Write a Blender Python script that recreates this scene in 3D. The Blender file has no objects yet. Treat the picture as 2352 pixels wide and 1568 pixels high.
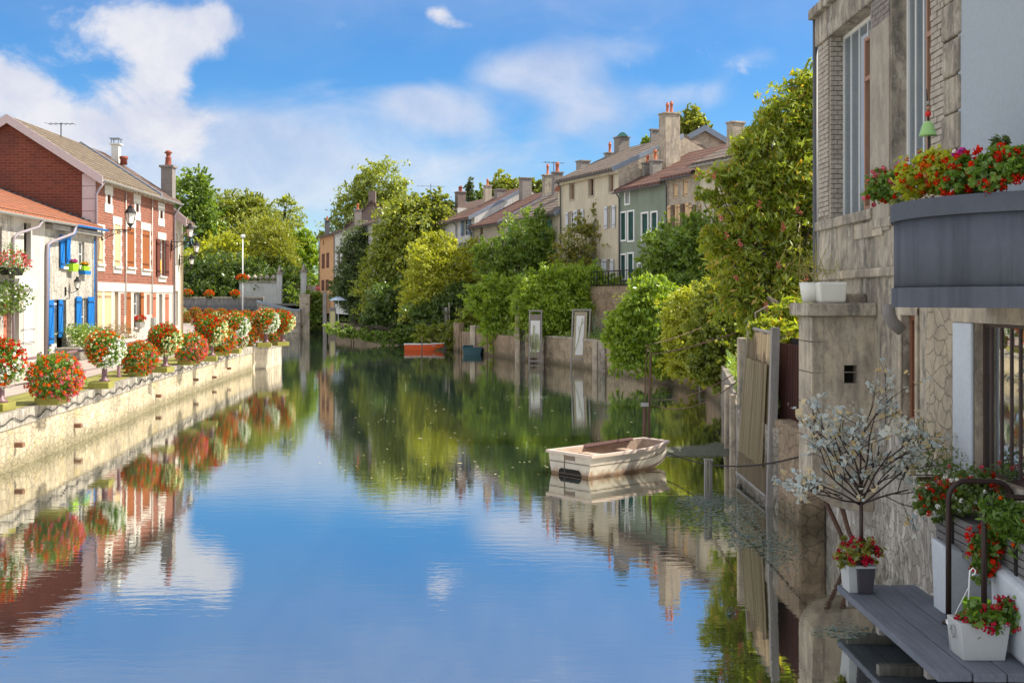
import bpy, math, random
import numpy as np
from mathutils import Vector, Matrix
R = math.radians
# ------------------------------------------------------------------ camera, sky, sun, exposure
F, H, CX, HY = 2600.0, 4.0, 1176.0, 690.0       # focal length in photo units, eye height, principal column, horizon row
scn = bpy.context.scene
cam_d = bpy.data.cameras.new('camera'); cam = bpy.data.objects.new('camera', cam_d)
scn.collection.objects.link(cam); scn.camera = cam
cam.location = (0, 0, H); cam.rotation_euler = (R(90), 0, 0)
cam_d.sensor_width = 36.0; cam_d.lens = 36.0 * F / 2352.0
cam_d.shift_y = -(784.0 - HY) / 2352.0
cam_d.clip_start = 0.1; cam_d.clip_end = 5000
scn.view_settings.view_transform = 'Standard'; scn.view_settings.look = 'None'
scn.view_settings.exposure = 0.74; scn.view_settings.gamma = 1.0
SUN_EL, SUN_AZ = 47.0, 6.0                       # azimuth measured from +X towards +Y
sd = Vector((math.cos(R(SUN_EL)) * math.cos(R(SUN_AZ)), math.cos(R(SUN_EL)) * math.sin(R(SUN_AZ)), math.sin(R(SUN_EL))))
sun_d = bpy.data.lights.new('sun', 'SUN'); sun = bpy.data.objects.new('sun', sun_d); scn.collection.objects.link(sun)
sun_d.energy = 5.0; sun_d.angle = R(0.55); sun_d.color = (1.0, 0.93, 0.80)
sun.rotation_euler = sd.to_track_quat('Z', 'Y').to_euler(); sun.location = (60, 20, 80)

world = bpy.data.worlds.new('World'); scn.world = world; world.use_nodes = True
def sky_nodes():
    nt = world.node_tree; N = nt.nodes; L = nt.links
    N.clear()
    out = N.new('ShaderNodeOutputWorld'); bg = N.new('ShaderNodeBackground')
    sky = N.new('ShaderNodeTexSky'); sky.sky_type = 'NISHITA'; sky.sun_disc = False
    sky.sun_elevation = R(SUN_EL); sky.sun_rotation = R(90.0 - SUN_AZ)
    sky.altitude = 300; sky.air_density = 1.0; sky.dust_density = 0.25; sky.ozone_density = 2.2
    bg.inputs['Strength'].default_value = 0.094
    def M(op, a, b=None, c=None):
        n = N.new('ShaderNodeMath'); n.operation = op
        for i, v in enumerate((a, b, c)):
            if v is None: continue
            if isinstance(v, (int, float)): n.inputs[i].default_value = v
            else: L.new(v, n.inputs[i])
        return n.outputs[0]
    tc = N.new('ShaderNodeTexCoord'); sep = N.new('ShaderNodeSeparateXYZ'); L.new(tc.outputs['Generated'], sep.inputs[0])
    az = M('ARCTAN2', sep.outputs[0], sep.outputs[1]); el = M('ARCSINE', sep.outputs[2])
    comb = N.new('ShaderNodeCombineXYZ'); L.new(az, comb.inputs[0]); L.new(el, comb.inputs[1])
    def noise(sc, det, rough, off, sy=1.0, dist=0.0):
        mp = N.new('ShaderNodeMapping'); mp.inputs['Location'].default_value = off; mp.inputs['Scale'].default_value = (1, sy, 1)
        L.new(comb.outputs[0], mp.inputs[0])
        n = N.new('ShaderNodeTexNoise'); n.inputs['Scale'].default_value = sc; n.inputs['Detail'].default_value = det
        n.inputs['Roughness'].default_value = rough; n.inputs['Distortion'].default_value = dist
        L.new(mp.outputs[0], n.inputs['Vector']); return n.outputs['Fac']
    def blobs(lst):
        tot = None
        for (px, py, rx, ry, w) in lst:
            a0 = math.atan((px - CX) / F); e0 = math.atan((HY - py) / math.hypot(F, px - CX))
            dx = M('MULTIPLY', M('SUBTRACT', az, a0), F / rx); dy = M('MULTIPLY', M('SUBTRACT', el, e0), F / ry)
            r2 = M('ADD', M('MULTIPLY', dx, dx), M('MULTIPLY', dy, dy))
            g = M('MULTIPLY', M('EXPONENT', M('MULTIPLY', r2, -1.0)), w)
            tot = g if tot is None else M('ADD', tot, g)
        return tot
    puffy = blobs([(300, 40, 120, 60, .95), (20, 190, 100, 55, .95), (330, 200, 130, 80, .95), (250, 290, 120, 45, .85), (470, 50, 90, 55, .8), (410, 120, 70, 50, .7),
                   (170, 330, 90, 55, .8), (540, 60, 70, 45, .6), (1005, 34, 40, 22, .9), (1055, 56, 40, 16, .75), (420, 330, 120, 60, .5), (-120, 260, 200, 160, .8), (430, 270, 100, 50, .5)])
    wispy = blobs([(560, 300, 330, 80, .75), (600, 430, 420, 110, .8), (1000, 240, 140, 55, .55), (1200, 170, 150, 55, 1.05), (1330, 250, 130, 60, .8),
                   (1400, 120, 150, 50, .7), (1540, 220, 150, 40, .75), (950, 230, 90, 40, .8), (1050, 270, 90, 36, .6), (1100, 420, 420, 70, .4), (760, 200, 120, 40, .35), (880, 90, 140, 30, .3), (1740, 130, 60, 30, .35), (1400, 330, 160, 70, .45), (300, 420, 400, 120, .6), (1000, 330, 240, 60, .25)])
    n1 = noise(11.0, 10, .60, (3.1, 1.7, 0), 1.25, .35); n2 = noise(8.0, 9, .56, (8.4, 5.2, 0), 1.9, .5); n3 = noise(5.0, 5, .5, (1.4, 9.2, 0), 1.3)
    def ramp(v, lo, hi):
        m = N.new('ShaderNodeMapRange'); m.interpolation_type = 'SMOOTHSTEP'; L.new(v, m.inputs['Value'])
        m.inputs['From Min'].default_value = lo; m.inputs['From Max'].default_value = hi; return m.outputs['Result']
    d1 = ramp(M('ADD', puffy, M('MULTIPLY', M('SUBTRACT', n1, .5), 3.9)), .42, 1.2)
    d2 = M('MULTIPLY', ramp(M('ADD', wispy, M('MULTIPLY', M('SUBTRACT', n2, .5), 1.7)), .22, 1.15), .68)
    far = ramp(M('ABSOLUTE', az), .55, .9)                     # broken cloud added out of view to fill the shade
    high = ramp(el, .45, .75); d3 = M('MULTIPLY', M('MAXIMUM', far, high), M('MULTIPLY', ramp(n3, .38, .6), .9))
    veil = M('MULTIPLY', ramp(M('ADD', el, M('MULTIPLY', n2, .12)), .24, .40), .30)   # pale veil added high up, mostly out of view, so water reflects paler
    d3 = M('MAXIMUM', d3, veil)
    dens = M('SUBTRACT', 1.0, M('MULTIPLY', M('MULTIPLY', M('SUBTRACT', 1.0, d1), M('SUBTRACT', 1.0, d2)), M('SUBTRACT', 1.0, d3)))
    hs = N.new('ShaderNodeHueSaturation'); hs.inputs['Saturation'].default_value = 1.35; hs.inputs['Value'].default_value = 1.0
    hs.inputs['Hue'].default_value = .497
    L.new(sky.outputs[0], hs.inputs['Color'])
    tint = N.new('ShaderNodeMix'); tint.data_type = 'RGBA'; tint.blend_type = 'MULTIPLY'; tint.inputs['Factor'].default_value = 1.0
    L.new(hs.outputs[0], tint.inputs['A']); tint.inputs['B'].default_value = (.68, .83, 1.0, 1)
    shade = ramp(M('ADD', n1, M('MULTIPLY', n3, .5)), .55, .95)
    cc = N.new('ShaderNodeMix'); cc.data_type = 'RGBA'
    L.new(shade, cc.inputs['Factor']); cc.inputs['A'].default_value = (3.7, 4.1, 5.2, 1); cc.inputs['B'].default_value = (5.6, 5.6, 5.9, 1)
    cloud_fill = N.new('ShaderNodeMix'); cloud_fill.data_type = 'RGBA'; L.new(M('MAXIMUM', far, high), cloud_fill.inputs['Factor']); L.new(cc.outputs['Result'], cloud_fill.inputs['A']); cloud_fill.inputs['B'].default_value = (11.0, 10.6, 9.9, 1)   # unseen clouds overhead and behind, made extra bright as fill light
    mx = N.new('ShaderNodeMix'); mx.data_type = 'RGBA'
    L.new(dens, mx.inputs['Factor']); L.new(tint.outputs['Result'], mx.inputs['A']); L.new(cloud_fill.outputs['Result'], mx.inputs['B'])
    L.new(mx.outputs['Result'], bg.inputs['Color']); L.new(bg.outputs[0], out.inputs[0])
sky_nodes()

# ------------------------------------------------------------------ helpers
def gz(px, py, z=0.0):
    d = (H - z) * F / (py - HY); return Vector(((px - CX) * d / F, d, z))
def at(px, py, d): return Vector(((px - CX) * d / F, d, H - (py - HY) * d / F))
rnd = random.Random(7)
class Pl:                                     # a vertical plane: u along t, z up, outward normal n
    def __init__(s, o, t, n):
        s.o = Vector((o[0], o[1])); s.t = Vector(t).normalized(); s.n = Vector(n).normalized()
    def uz(s, px, py):
        r = Vector(((px - CX) / F, 1.0)); den = r.x * s.t.y - r.y * s.t.x
        d = (s.o.x * s.t.y - s.o.y * s.t.x) / den
        return (Vector((r.x * d, r.y * d)) - s.o).dot(s.t), H + d * (HY - py) / F
    def pt(s, u, z, off=0.0):
        p = s.o + s.t * u + s.n * off; return Vector((p.x, p.y, z))
    def back(s, q): return Pl(s.o - s.n * q, s.t, s.n)
    def rect(s, x0, y0, x1, y1):
        xm = (x0 + x1) / 2; a = s.uz(x0, y0)[0]; b = s.uz(x1, y0)[0]; z1 = s.uz(xm, y0)[1]; z0 = s.uz(xm, y1)[1]
        return (min(a, b), max(a, b), min(z0, z1), max(z0, z1))
class MB:
    def __init__(s): s.v = []; s.f = []
    def add(s, vs, fs):
        n = len(s.v); s.v += [tuple(p) for p in vs]; s.f += [tuple(i + n for i in q) for q in fs]; return s
    def hexa(s, p): return s.add(p, [(0, 3, 2, 1), (4, 5, 6, 7), (0, 1, 5, 4), (1, 2, 6, 5), (2, 3, 7, 6), (3, 0, 4, 7)])
    def box(s, c, d, rz=0.0, tx=1.0, ty=1.0):     # centre, full sizes, top taper
        cs, sn = math.cos(rz), math.sin(rz); P = []
        for k, (a, b) in ((-.5, (1, 1)), (.5, (tx, ty))):
            for i, j in ((-.5, -.5), (.5, -.5), (.5, .5), (-.5, .5)):
                x, y = i * d[0] * a, j * d[1] * b
                P.append((c[0] + x * cs - y * sn, c[1] + x * sn + y * cs, c[2] + k * d[2]))
        return s.hexa(P)
    def pbox(s, pl, u0, u1, z0, z1, o0, o1):
        return s.hexa([pl.pt(u0, z0, o0), pl.pt(u1, z0, o0), pl.pt(u1, z0, o1), pl.pt(u0, z0, o1),
                       pl.pt(u0, z1, o0), pl.pt(u1, z1, o0), pl.pt(u1, z1, o1), pl.pt(u0, z1, o1)])
    def extr(s, pl, poly, u0, u1):                # polygon in (offset, z) run along u
        n = len(poly)
        return s.add([pl.pt(u0, z, o) for o, z in poly] + [pl.pt(u1, z, o) for o, z in poly],
                     [tuple(range(n))[::-1], tuple(range(n, 2 * n))] + [(i, (i + 1) % n, n + (i + 1) % n, n + i) for i in range(n)])
    def slab(s, poly, z0, z1):
        n = len(poly)
        return s.add([(x, y, z0) for x, y in poly] + [(x, y, z1) for x, y in poly],
                     [tuple(range(n))[::-1], tuple(range(n, 2 * n))] + [(i, (i + 1) % n, n + (i + 1) % n, n + i) for i in range(n)])
    def poly(s, pts): return s.add(pts, [tuple(range(len(pts)))])
    def tube(s, pts, r, n=8, cap=True):
        pts = [Vector(p) for p in pts]; m = len(pts); rs = list(r) if isinstance(r, (list, tuple)) else [r] * m
        b = len(s.v); prev = None
        for i, p in enumerate(pts):
            d = ((pts[min(i + 1, m - 1)] - pts[max(i - 1, 0)])).normalized()
            if prev is None:
                a = d.orthogonal().normalized()
            else:
                a = (prev - d * prev.dot(d)).normalized()
            prev = a; c = d.cross(a)
            for k in range(n):
                q = 2 * math.pi * k / n; s.v.append(tuple(p + (a * math.cos(q) + c * math.sin(q)) * rs[i]))
        for i in range(m - 1):
            for k in range(n):
                s.f.append((b + i * n + k, b + i * n + (k + 1) % n, b + (i + 1) * n + (k + 1) % n, b + (i + 1) * n + k))
        if cap:
            s.f.append(tuple(b + k for k in range(n))[::-1]); s.f.append(tuple(b + (m - 1) * n + k for k in range(n)))
        return s
    def lathe(s, c, prof, n=16, sx=1.0, sy=1.0):   # prof = [(radius, z)]
        b = len(s.v); m = len(prof)
        for r, z in prof:
            for k in range(n):
                q = 2 * math.pi * k / n; s.v.append((c[0] + r * math.cos(q) * sx, c[1] + r * math.sin(q) * sy, c[2] + z))
        for i in range(m - 1):
            for k in range(n): s.f.append((b + i * n + k, b + i * n + (k + 1) % n, b + (i + 1) * n + (k + 1) % n, b + (i + 1) * n + k))
        s.f.append(tuple(b + k for k in range(n))[::-1]); s.f.append(tuple(b + (m - 1) * n + k for k in range(n)))
        return s
    def wall(s, pl, u0, u1, z0, z1, ops=(), dep=.2):
        us = sorted({u0, u1} | {min(max(v, u0), u1) for o in ops for v in o[:2]}); zs = sorted({z0, z1} | {min(max(v, z0), z1) for o in ops for v in o[2:4]})
        for i in range(len(us) - 1):
            for j in range(len(zs) - 1):
                um, zm = (us[i] + us[i + 1]) / 2, (zs[j] + zs[j + 1]) / 2
                if any(o[0] < um < o[1] and o[2] < zm < o[3] for o in ops): continue
                s.poly([pl.pt(us[i], zs[j]), pl.pt(us[i + 1], zs[j]), pl.pt(us[i + 1], zs[j + 1]), pl.pt(us[i], zs[j + 1])])
        for a, b, c, d in [o[:4] for o in ops]:
            for (ua, za, ub, zb) in ((a, c, b, c), (b, c, b, d), (b, d, a, d), (a, d, a, c)):
                s.poly([pl.pt(ua, za), pl.pt(ub, zb), pl.pt(ub, zb, -dep), pl.pt(ua, za, -dep)])
        return s
    def build(s, name, mat, parent=None, smooth=False, bevel=0.0, local=False):
        off = Vector((0, 0, 0)) if (parent is None or local) else WLOC(parent)
        me = bpy.data.meshes.new(name)
        me.from_pydata([(x - off.x, y - off.y, z - off.z) for x, y, z in s.v], [], s.f)
        return link(name, me, mat, parent, smooth, bevel)
def WLOC(o):
    p = Vector(o.location)
    while o.parent is not None:
        o = o.parent; p += Vector(o.location)
    return p
def link(name, me, mat, parent=None, smooth=False, bevel=0.0):
    me.update()
    o = bpy.data.objects.new(name, me); scn.collection.objects.link(o)
    if mat is not None: me.materials.append(mat)
    if parent is not None: o.parent = parent
    if smooth: me.polygons.foreach_set('use_smooth', [True] * len(me.polygons))
    if bevel > 0:
        b = o.modifiers.new('edge', 'BEVEL'); b.width = bevel; b.segments = 2; b.limit_method = 'ANGLE'; b.angle_limit = R(40)
    return o
def tag(o, label=None, cat=None, group=None, kind=None):
    if label: o['label'] = label
    if cat: o['category'] = cat
    if group: o['group'] = group
    if kind: o['kind'] = kind
    return o
def thing(name, label, cat, loc=(0, 0, 0), group=None, rz=0.0):
    o = bpy.data.objects.new(name, None); scn.collection.objects.link(o)
    o.empty_display_size = .2; o.location = loc; o.rotation_euler = (0, 0, rz)
    return tag(o, label, cat, group)
def copy_tree(o, parent=None):
    c = o.copy(); scn.collection.objects.link(c)
    if parent is not None: c.parent = parent
    for ch in list(o.children): copy_tree(ch, c)
    return c
def raw_mesh(name, V, nq=4):                       # V (N,nq,3) -> separate n-gons
    V = np.asarray(V, dtype=np.float32); n = V.shape[0]
    me = bpy.data.meshes.new(name)
    me.vertices.add(n * nq); me.vertices.foreach_set('co', V.reshape(-1))
    me.loops.add(n * nq); me.loops.foreach_set('vertex_index', np.arange(n * nq, dtype=np.int32))
    me.polygons.add(n); me.polygons.foreach_set('loop_start', np.arange(0, n * nq, nq, dtype=np.int32))
    me.polygons.foreach_set('loop_total', np.full(n, nq, dtype=np.int32))
    me.update(calc_edges=True); return me

# ------------------------------------------------------------------ materials
def mat_new(name):
    m = bpy.data.materials.new(name); m.use_nodes = True; nt = m.node_tree; nt.nodes.clear()
    o = nt.nodes.new('ShaderNodeOutputMaterial'); return m, nt, nt.nodes, nt.links, o
def c4(c): return (c[0], c[1], c[2], 1.0)
class NT:
    def __init__(s, name): s.m, s.nt, s.N, s.L, s.out = mat_new(name)
    def coord(s, sx=1, sy=1, sz=1, kind='Object'):
        tc = s.N.new('ShaderNodeTexCoord'); mp = s.N.new('ShaderNodeMapping'); mp.inputs['Scale'].default_value = (sx, sy, sz)
        s.L.new(tc.outputs[kind], mp.inputs[0]); return mp.outputs[0]
    def noise(s, vec, sc, det=4, rough=.55, dist=0.0):
        n = s.N.new('ShaderNodeTexNoise'); n.inputs['Scale'].default_value = sc; n.inputs['Detail'].default_value = det
        n.inputs['Roughness'].default_value = rough; n.inputs['Distortion'].default_value = dist; s.L.new(vec, n.inputs['Vector']); return n.outputs['Fac']
    def ramp(s, v, lo, hi, a=0.0, b=1.0):
        m = s.N.new('ShaderNodeMapRange'); s.L.new(v, m.inputs['Value']); m.inputs['From Min'].default_value = lo; m.inputs['From Max'].default_value = hi
        m.inputs['To Min'].default_value = a; m.inputs['To Max'].default_value = b; return m.outputs['Result']
    def mix(s, f, a, b, mode='MIX'):
        m = s.N.new('ShaderNodeMix'); m.data_type = 'RGBA'; m.blend_type = mode
        for v, k in ((f, 'Factor'), (a, 'A'), (b, 'B')):
            if isinstance(v, (int, float)): m.inputs[k].default_value = v
            elif isinstance(v, tuple): m.inputs[k].default_value = c4(v)
            else: s.L.new(v, m.inputs[k])
        return m.outputs['Result']
    def math(s, op, a, b=0.0):
        n = s.N.new('ShaderNodeMath'); n.operation = op
        for i, v in enumerate((a, b)):
            if isinstance(v, (int, float)): n.inputs[i].default_value = v
            else: s.L.new(v, n.inputs[i])
        return n.outputs[0]
    def bump(s, h, st=.4, dist=.02):
        b = s.N.new('ShaderNodeBump'); b.inputs['Strength'].default_value = st; b.inputs['Distance'].default_value = dist; s.L.new(h, b.inputs['Height']); return b.outputs[0]
    def pbsdf(s, col, rough=.8, normal=None, metal=0.0, spec=.3):
        p = s.N.new('ShaderNodeBsdfPrincipled')
        if isinstance(col, tuple): p.inputs['Base Color'].default_value = c4(col)
        else: s.L.new(col, p.inputs['Base Color'])
        if isinstance(rough, (int, float)): p.inputs['Roughness'].default_value = rough
        else: s.L.new(rough, p.inputs['Roughness'])
        p.inputs['Metallic'].default_value = metal; p.inputs['Specular IOR Level'].default_value = spec
        if normal is not None: s.L.new(normal, p.inputs['Normal'])
        s.L.new(p.outputs[0], s.out.inputs[0]); return s.m
    def uvz(s, ax, ay):
        tc = s.N.new('ShaderNodeTexCoord'); sp = s.N.new('ShaderNodeSeparateXYZ'); s.L.new(tc.outputs['Object'], sp.inputs[0])
        u = s.math('ADD', s.math('MULTIPLY', sp.outputs[0], ax), s.math('MULTIPLY', sp.outputs[1], ay))
        cb = s.N.new('ShaderNodeCombineXYZ'); s.L.new(u, cb.inputs[0]); s.L.new(sp.outputs[2], cb.inputs[1]); return cb.outputs[0], tc.outputs['Object']
def mix3(a, b, t): return tuple(a[i] * (1 - t) + b[i] * t for i in range(3))
def plaster(name, c, dark=.55, streak=.5, stain=(.16, .14, .12), rough=.9, sc=.6, old=0.0):
    t = NT(name); v = t.coord(); n1 = t.noise(v, sc, 8, .65, .4); n2 = t.noise(v, 14, 4, .6); vs = t.coord(3.0, 3.0, .22); n3 = t.noise(vs, 1.3, 6, .65)
    col = t.mix(t.ramp(n1, .38, .68), mix3(c, stain, .55 * dark), c)
    col = t.mix(t.math('MULTIPLY', t.ramp(n3, .47, .70), streak), col, stain)
    col = t.mix(t.ramp(n2, .3, .7, 0, .22), col, mix3(c, (0, 0, 0), .45))
    if old:
        n5 = t.noise(t.coord(1, 1, .45), 3.6, 10, .80, .25); n6 = t.noise(t.coord(1, 1, .4), 2.3, 8, .75, .2); col = t.mix(t.ramp(n5, .47, .60, 0, old), col, mix3(stain, (.03, .03, .03), .35)); col = t.mix(t.ramp(n6, .54, .60, 0, old * .7), col, mix3(c, (.62, .58, .50), .6)); n2 = t.math('ADD', n2, t.math('MULTIPLY', n5, 1.2))
    return t.pbsdf(col, rough, t.bump(n2, .35 + .4 * old, .015 + .02 * old))
def brick(name, c1, c2, mortar, w=.23, h=.075, ax=1, ay=1, msize=.011, soot=.35):
    t = NT(name); uv, oc = t.uvz(ax, ay)
    b = t.N.new('ShaderNodeTexBrick'); b.inputs['Scale'].default_value = 1.0; b.inputs['Brick Width'].default_value = w; b.inputs['Row Height'].default_value = h
    b.inputs['Mortar Size'].default_value = msize; b.inputs['Mortar Smooth'].default_value = .2; b.inputs['Bias'].default_value = -.1
    b.inputs['Color1'].default_value = c4(c1); b.inputs['Color2'].default_value = c4(c2); b.inputs['Mortar'].default_value = c4(mortar)
    t.L.new(uv, b.inputs['Vector'])
    n1 = t.noise(oc, .9, 6, .6, .5); n2 = t.noise(oc, 7, 4, .6)
    col = t.mix(t.ramp(n1, .42, .75, 0, soot), b.outputs['Color'], mix3(c1, (.05, .04, .04), .7))
    col = t.mix(t.ramp(n2, .3, .7, 0, .3), col, mix3(c2, mortar, .4))
    inv = t.math('SUBTRACT', 1.0, b.outputs['Fac'])
    return t.pbsdf(col, .9, t.bump(t.math('ADD', inv, t.math('MULTIPLY', n2, .4)), .6, .015))
def rubble(name, c1, c2, mortar, sc=2.6, flat=.55, moss=None, joint=.8, tide=None):
    t = NT(name); v0 = t.coord(1, 1, 1 / flat if flat else 1)
    nz = t.N.new('ShaderNodeTexNoise'); nz.inputs['Scale'].default_value = 1.6; nz.inputs['Detail'].default_value = 6; t.L.new(v0, nz.inputs['Vector'])
    va = t.N.new('ShaderNodeVectorMath'); va.operation = 'MULTIPLY_ADD'; t.L.new(nz.outputs['Color'], va.inputs[0]); va.inputs[1].default_value = (.6, .6, .6); t.L.new(v0, va.inputs[2])
    a = t.N.new('ShaderNodeTexVoronoi'); a.inputs['Scale'].default_value = sc; t.L.new(va.outputs[0], a.inputs['Vector'])
    e = t.N.new('ShaderNodeTexVoronoi'); e.feature = 'DISTANCE_TO_EDGE'; e.inputs['Scale'].default_value = sc; t.L.new(va.outputs[0], e.inputs['Vector'])
    edge = t.ramp(e.outputs['Distance'], .0, .045)
    sp = t.N.new('ShaderNodeSeparateColor'); t.L.new(a.outputs['Color'], sp.inputs[0])
    v = t.coord(); n2 = t.noise(v, 9, 6, .7); n1 = t.noise(v, .8, 5, .6, .4)
    col = t.mix(sp.outputs[0], c1, c2); col = t.mix(t.ramp(n2, .35, .7, 0, .55), col, mix3(c1, (.03, .03, .03), .55))
    n4 = t.noise(t.coord(1, 1, .35), 3.1, 7, .72, .5); jm = t.math('MULTIPLY', t.math('SUBTRACT', 1.0, edge), t.ramp(n4, .40, .68, 0, joint)); col = t.mix(jm, col, mortar)
    col = t.mix(t.ramp(n4, .46, .66, 0, .7), col, mix3(c1, (.05, .045, .04), .62)); col = t.mix(t.ramp(n1, .48, .7, 0, .55), col, mix3(mortar, (.1, .09, .08), .6))
    if moss: col = t.mix(t.ramp(t.noise(v, 1.7, 6, .7, .6), .56, .66, 0, .85), col, moss)
    if tide:
        sz = t.N.new('ShaderNodeSeparateXYZ'); t.L.new(v, sz.inputs[0]); col = t.mix(t.math('MULTIPLY', t.ramp(t.math('ADD', sz.outputs[2], t.math('MULTIPLY', n4, -.5)), -.12, .16, 1, 0), .75), col, tide)
    h = t.math('ADD', t.math('MULTIPLY', edge, .7), t.math('MULTIPLY', n2, .5))
    return t.pbsdf(col, .95, t.bump(h, .8, .05))
def tiles(name, c1, c2, c3, ax, ay, w=.2, h=.16):
    t = NT(name); uv, oc = t.uvz(ax, ay)
    b = t.N.new('ShaderNodeTexBrick'); b.inputs['Scale'].default_value = 1.0; b.inputs['Brick Width'].default_value = w; b.inputs['Row Height'].default_value = h
    b.inputs['Mortar Size'].default_value = h * .19; b.inputs['Bias'].default_value = -.15
    b.inputs['Color1'].default_value = c4(c1); b.inputs['Color2'].default_value = c4(c2); b.inputs['Mortar'].default_value = c4(mix3(c3, (.01, .01, .01), .6))
    t.L.new(uv, b.inputs['Vector'])
    n1 = t.noise(oc, 1.1, 6, .65, .5); n2 = t.noise(oc, 9, 3, .6)
    col = t.mix(t.ramp(n1, .45, .68, 0, .8), b.outputs['Color'], c3); col = t.mix(t.ramp(n2, .3, .75, 0, .45), col, mix3(c2, c3, .6))
    sp = t.N.new('ShaderNodeSeparateXYZ'); t.L.new(uv, sp.inputs[0])
    saw = t.math('FRACT', t.math('MULTIPLY', sp.outputs[1], 1 / h))
    roll = t.math('ABSOLUTE', t.math('SINE', t.math('MULTIPLY', sp.outputs[0], math.pi / w)))
    return t.pbsdf(col, .85, t.bump(t.math('ADD', t.math('SUBTRACT', 1.0, saw), t.math('MULTIPLY', roll, .8)), 1.0, .07))
def paint(name, c, rough=.55, var=.18, wear=(.2, .17, .14), wearamt=.25, metal=0.0, vstretch=.25):
    t = NT(name); v = t.coord(6, 6, 6 * vstretch); n = t.noise(v, 1.6, 5, .65); v2 = t.coord(); n2 = t.noise(v2, 2.2, 5, .6)
    col = t.mix(t.ramp(n, .35, .7, 0, var), c, mix3(c, (0, 0, 0), .5)); col = t.mix(t.ramp(n2, .6, .78, 0, wearamt), col, wear)
    return t.pbsdf(col, rough, t.bump(n, .15, .01), metal)
def wood(name, c1, c2, rough=.75, along='z', sc=1.0):
    t = NT(name); s3 = {'z': (22, 22, 1.2), 'y': (22, 1.2, 22), 'x': (1.2, 22, 22)}[along]
    v = t.coord(*[q * sc for q in s3]); n = t.noise(v, 1.0, 6, .65, .3); v2 = t.coord(); n2 = t.noise(v2, 2.4, 4, .6)
    col = t.mix(t.ramp(n, .35, .68), c1, c2); col = t.mix(t.ramp(n2, .5, .75, 0, .4), col, mix3(c1, (.02, .02, .02), .4))
    return t.pbsdf(col, rough, t.bump(n, .4, .008))
def glass_dark(name, c=(.02, .025, .03), rough=.04):
    t = NT(name); v = t.coord(); n = t.noise(v, 1.1, 2, .5)
    p = t.pbsdf(t.mix(n, c, mix3(c, (.12, .13, .14), .5)), rough, t.bump(n, .06, .05), 0.0, 1.0); return p
def leafmat(name, c1, c2, trans=.42, c3=None):
    t = NT(name); g = t.N.new('ShaderNodeNewGeometry'); v = t.coord(); n = t.noise(v, .8, 3, .5)
    f = t.math('ADD', t.math('MULTIPLY', g.outputs['Random Per Island'], .65), t.math('MULTIPLY', t.ramp(n, .35, .65), .35))
    col = t.mix(f, c1, c2)
    if c3: col = t.mix(t.ramp(g.outputs['Random Per Island'], .9, .93), col, c3)
    d = t.N.new('ShaderNodeBsdfDiffuse'); tr = t.N.new('ShaderNodeBsdfTranslucent'); gl = t.N.new('ShaderNodeBsdfGlossy'); gl.inputs['Roughness'].default_value = .42
    t.L.new(col, d.inputs[0]); tc = t.mix(.8, col, t.mix(1.0, col, (2.0, 1.85, .4), 'MULTIPLY')); t.L.new(tc, tr.inputs[0])
    gl.inputs['Color'].default_value = (.9, .95, .9, 1)
    m1 = t.N.new('ShaderNodeMixShader'); m1.inputs[0].default_value = trans; t.L.new(d.outputs[0], m1.inputs[1]); t.L.new(tr.outputs[0], m1.inputs[2])
    m2 = t.N.new('ShaderNodeMixShader'); m2.inputs[0].default_value = .045; t.L.new(m1.outputs[0], m2.inputs[1]); t.L.new(gl.outputs[0], m2.inputs[2])
    t.L.new(m2.outputs[0], t.out.inputs[0]); return t.m
def petal(name, c1, c2, trans=.25):
    t = NT(name); g = t.N.new('ShaderNodeNewGeometry'); col = t.mix(g.outputs['Random Per Island'], c1, c2)
    d = t.N.new('ShaderNodeBsdfDiffuse'); tr = t.N.new('ShaderNodeBsdfTranslucent'); t.L.new(col, d.inputs[0]); t.L.new(col, tr.inputs[0])
    m1 = t.N.new('ShaderNodeMixShader'); m1.inputs[0].default_value = trans; t.L.new(d.outputs[0], m1.inputs[1]); t.L.new(tr.outputs[0], m1.inputs[2])
    t.L.new(m1.outputs[0], t.out.inputs[0]); return t.m
# ------------------------------------------------------------------ foliage
def unit(v): return v / np.maximum(np.linalg.norm(v, axis=-1, keepdims=True), 1e-6)
def leaf_quads(rs, C, out, L, W, droop=0.0, upn=.6, outb=.6):
    """diamond leaves at C (N,3); out = outward direction"""
    n = len(C)
    a = unit(rs.normal(size=(n, 3)) + out * outb + np.array([0, 0, -droop]))
    nn = rs.normal(size=(n, 3)) * .8 + out * .35 + np.array([0, 0, upn])
    b = unit(np.cross(nn, a)); s = np.clip(np.exp(rs.normal(size=(n, 1)) * .32), .45, 1.9); l = L * s; w = W * s * rs.uniform(.75, 1.25, size=(n, 1))
    nrm = np.cross(a, b)
    V = np.empty((n, 4, 3)); V[:, 0] = C - a * l * .5; V[:, 1] = C - b * w * .5 + a * l * .05 + nrm * w * .12; V[:, 2] = C + a * l * .5; V[:, 3] = C + b * w * .5 + a * l * .05 + nrm * w * .12
    return V
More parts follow.
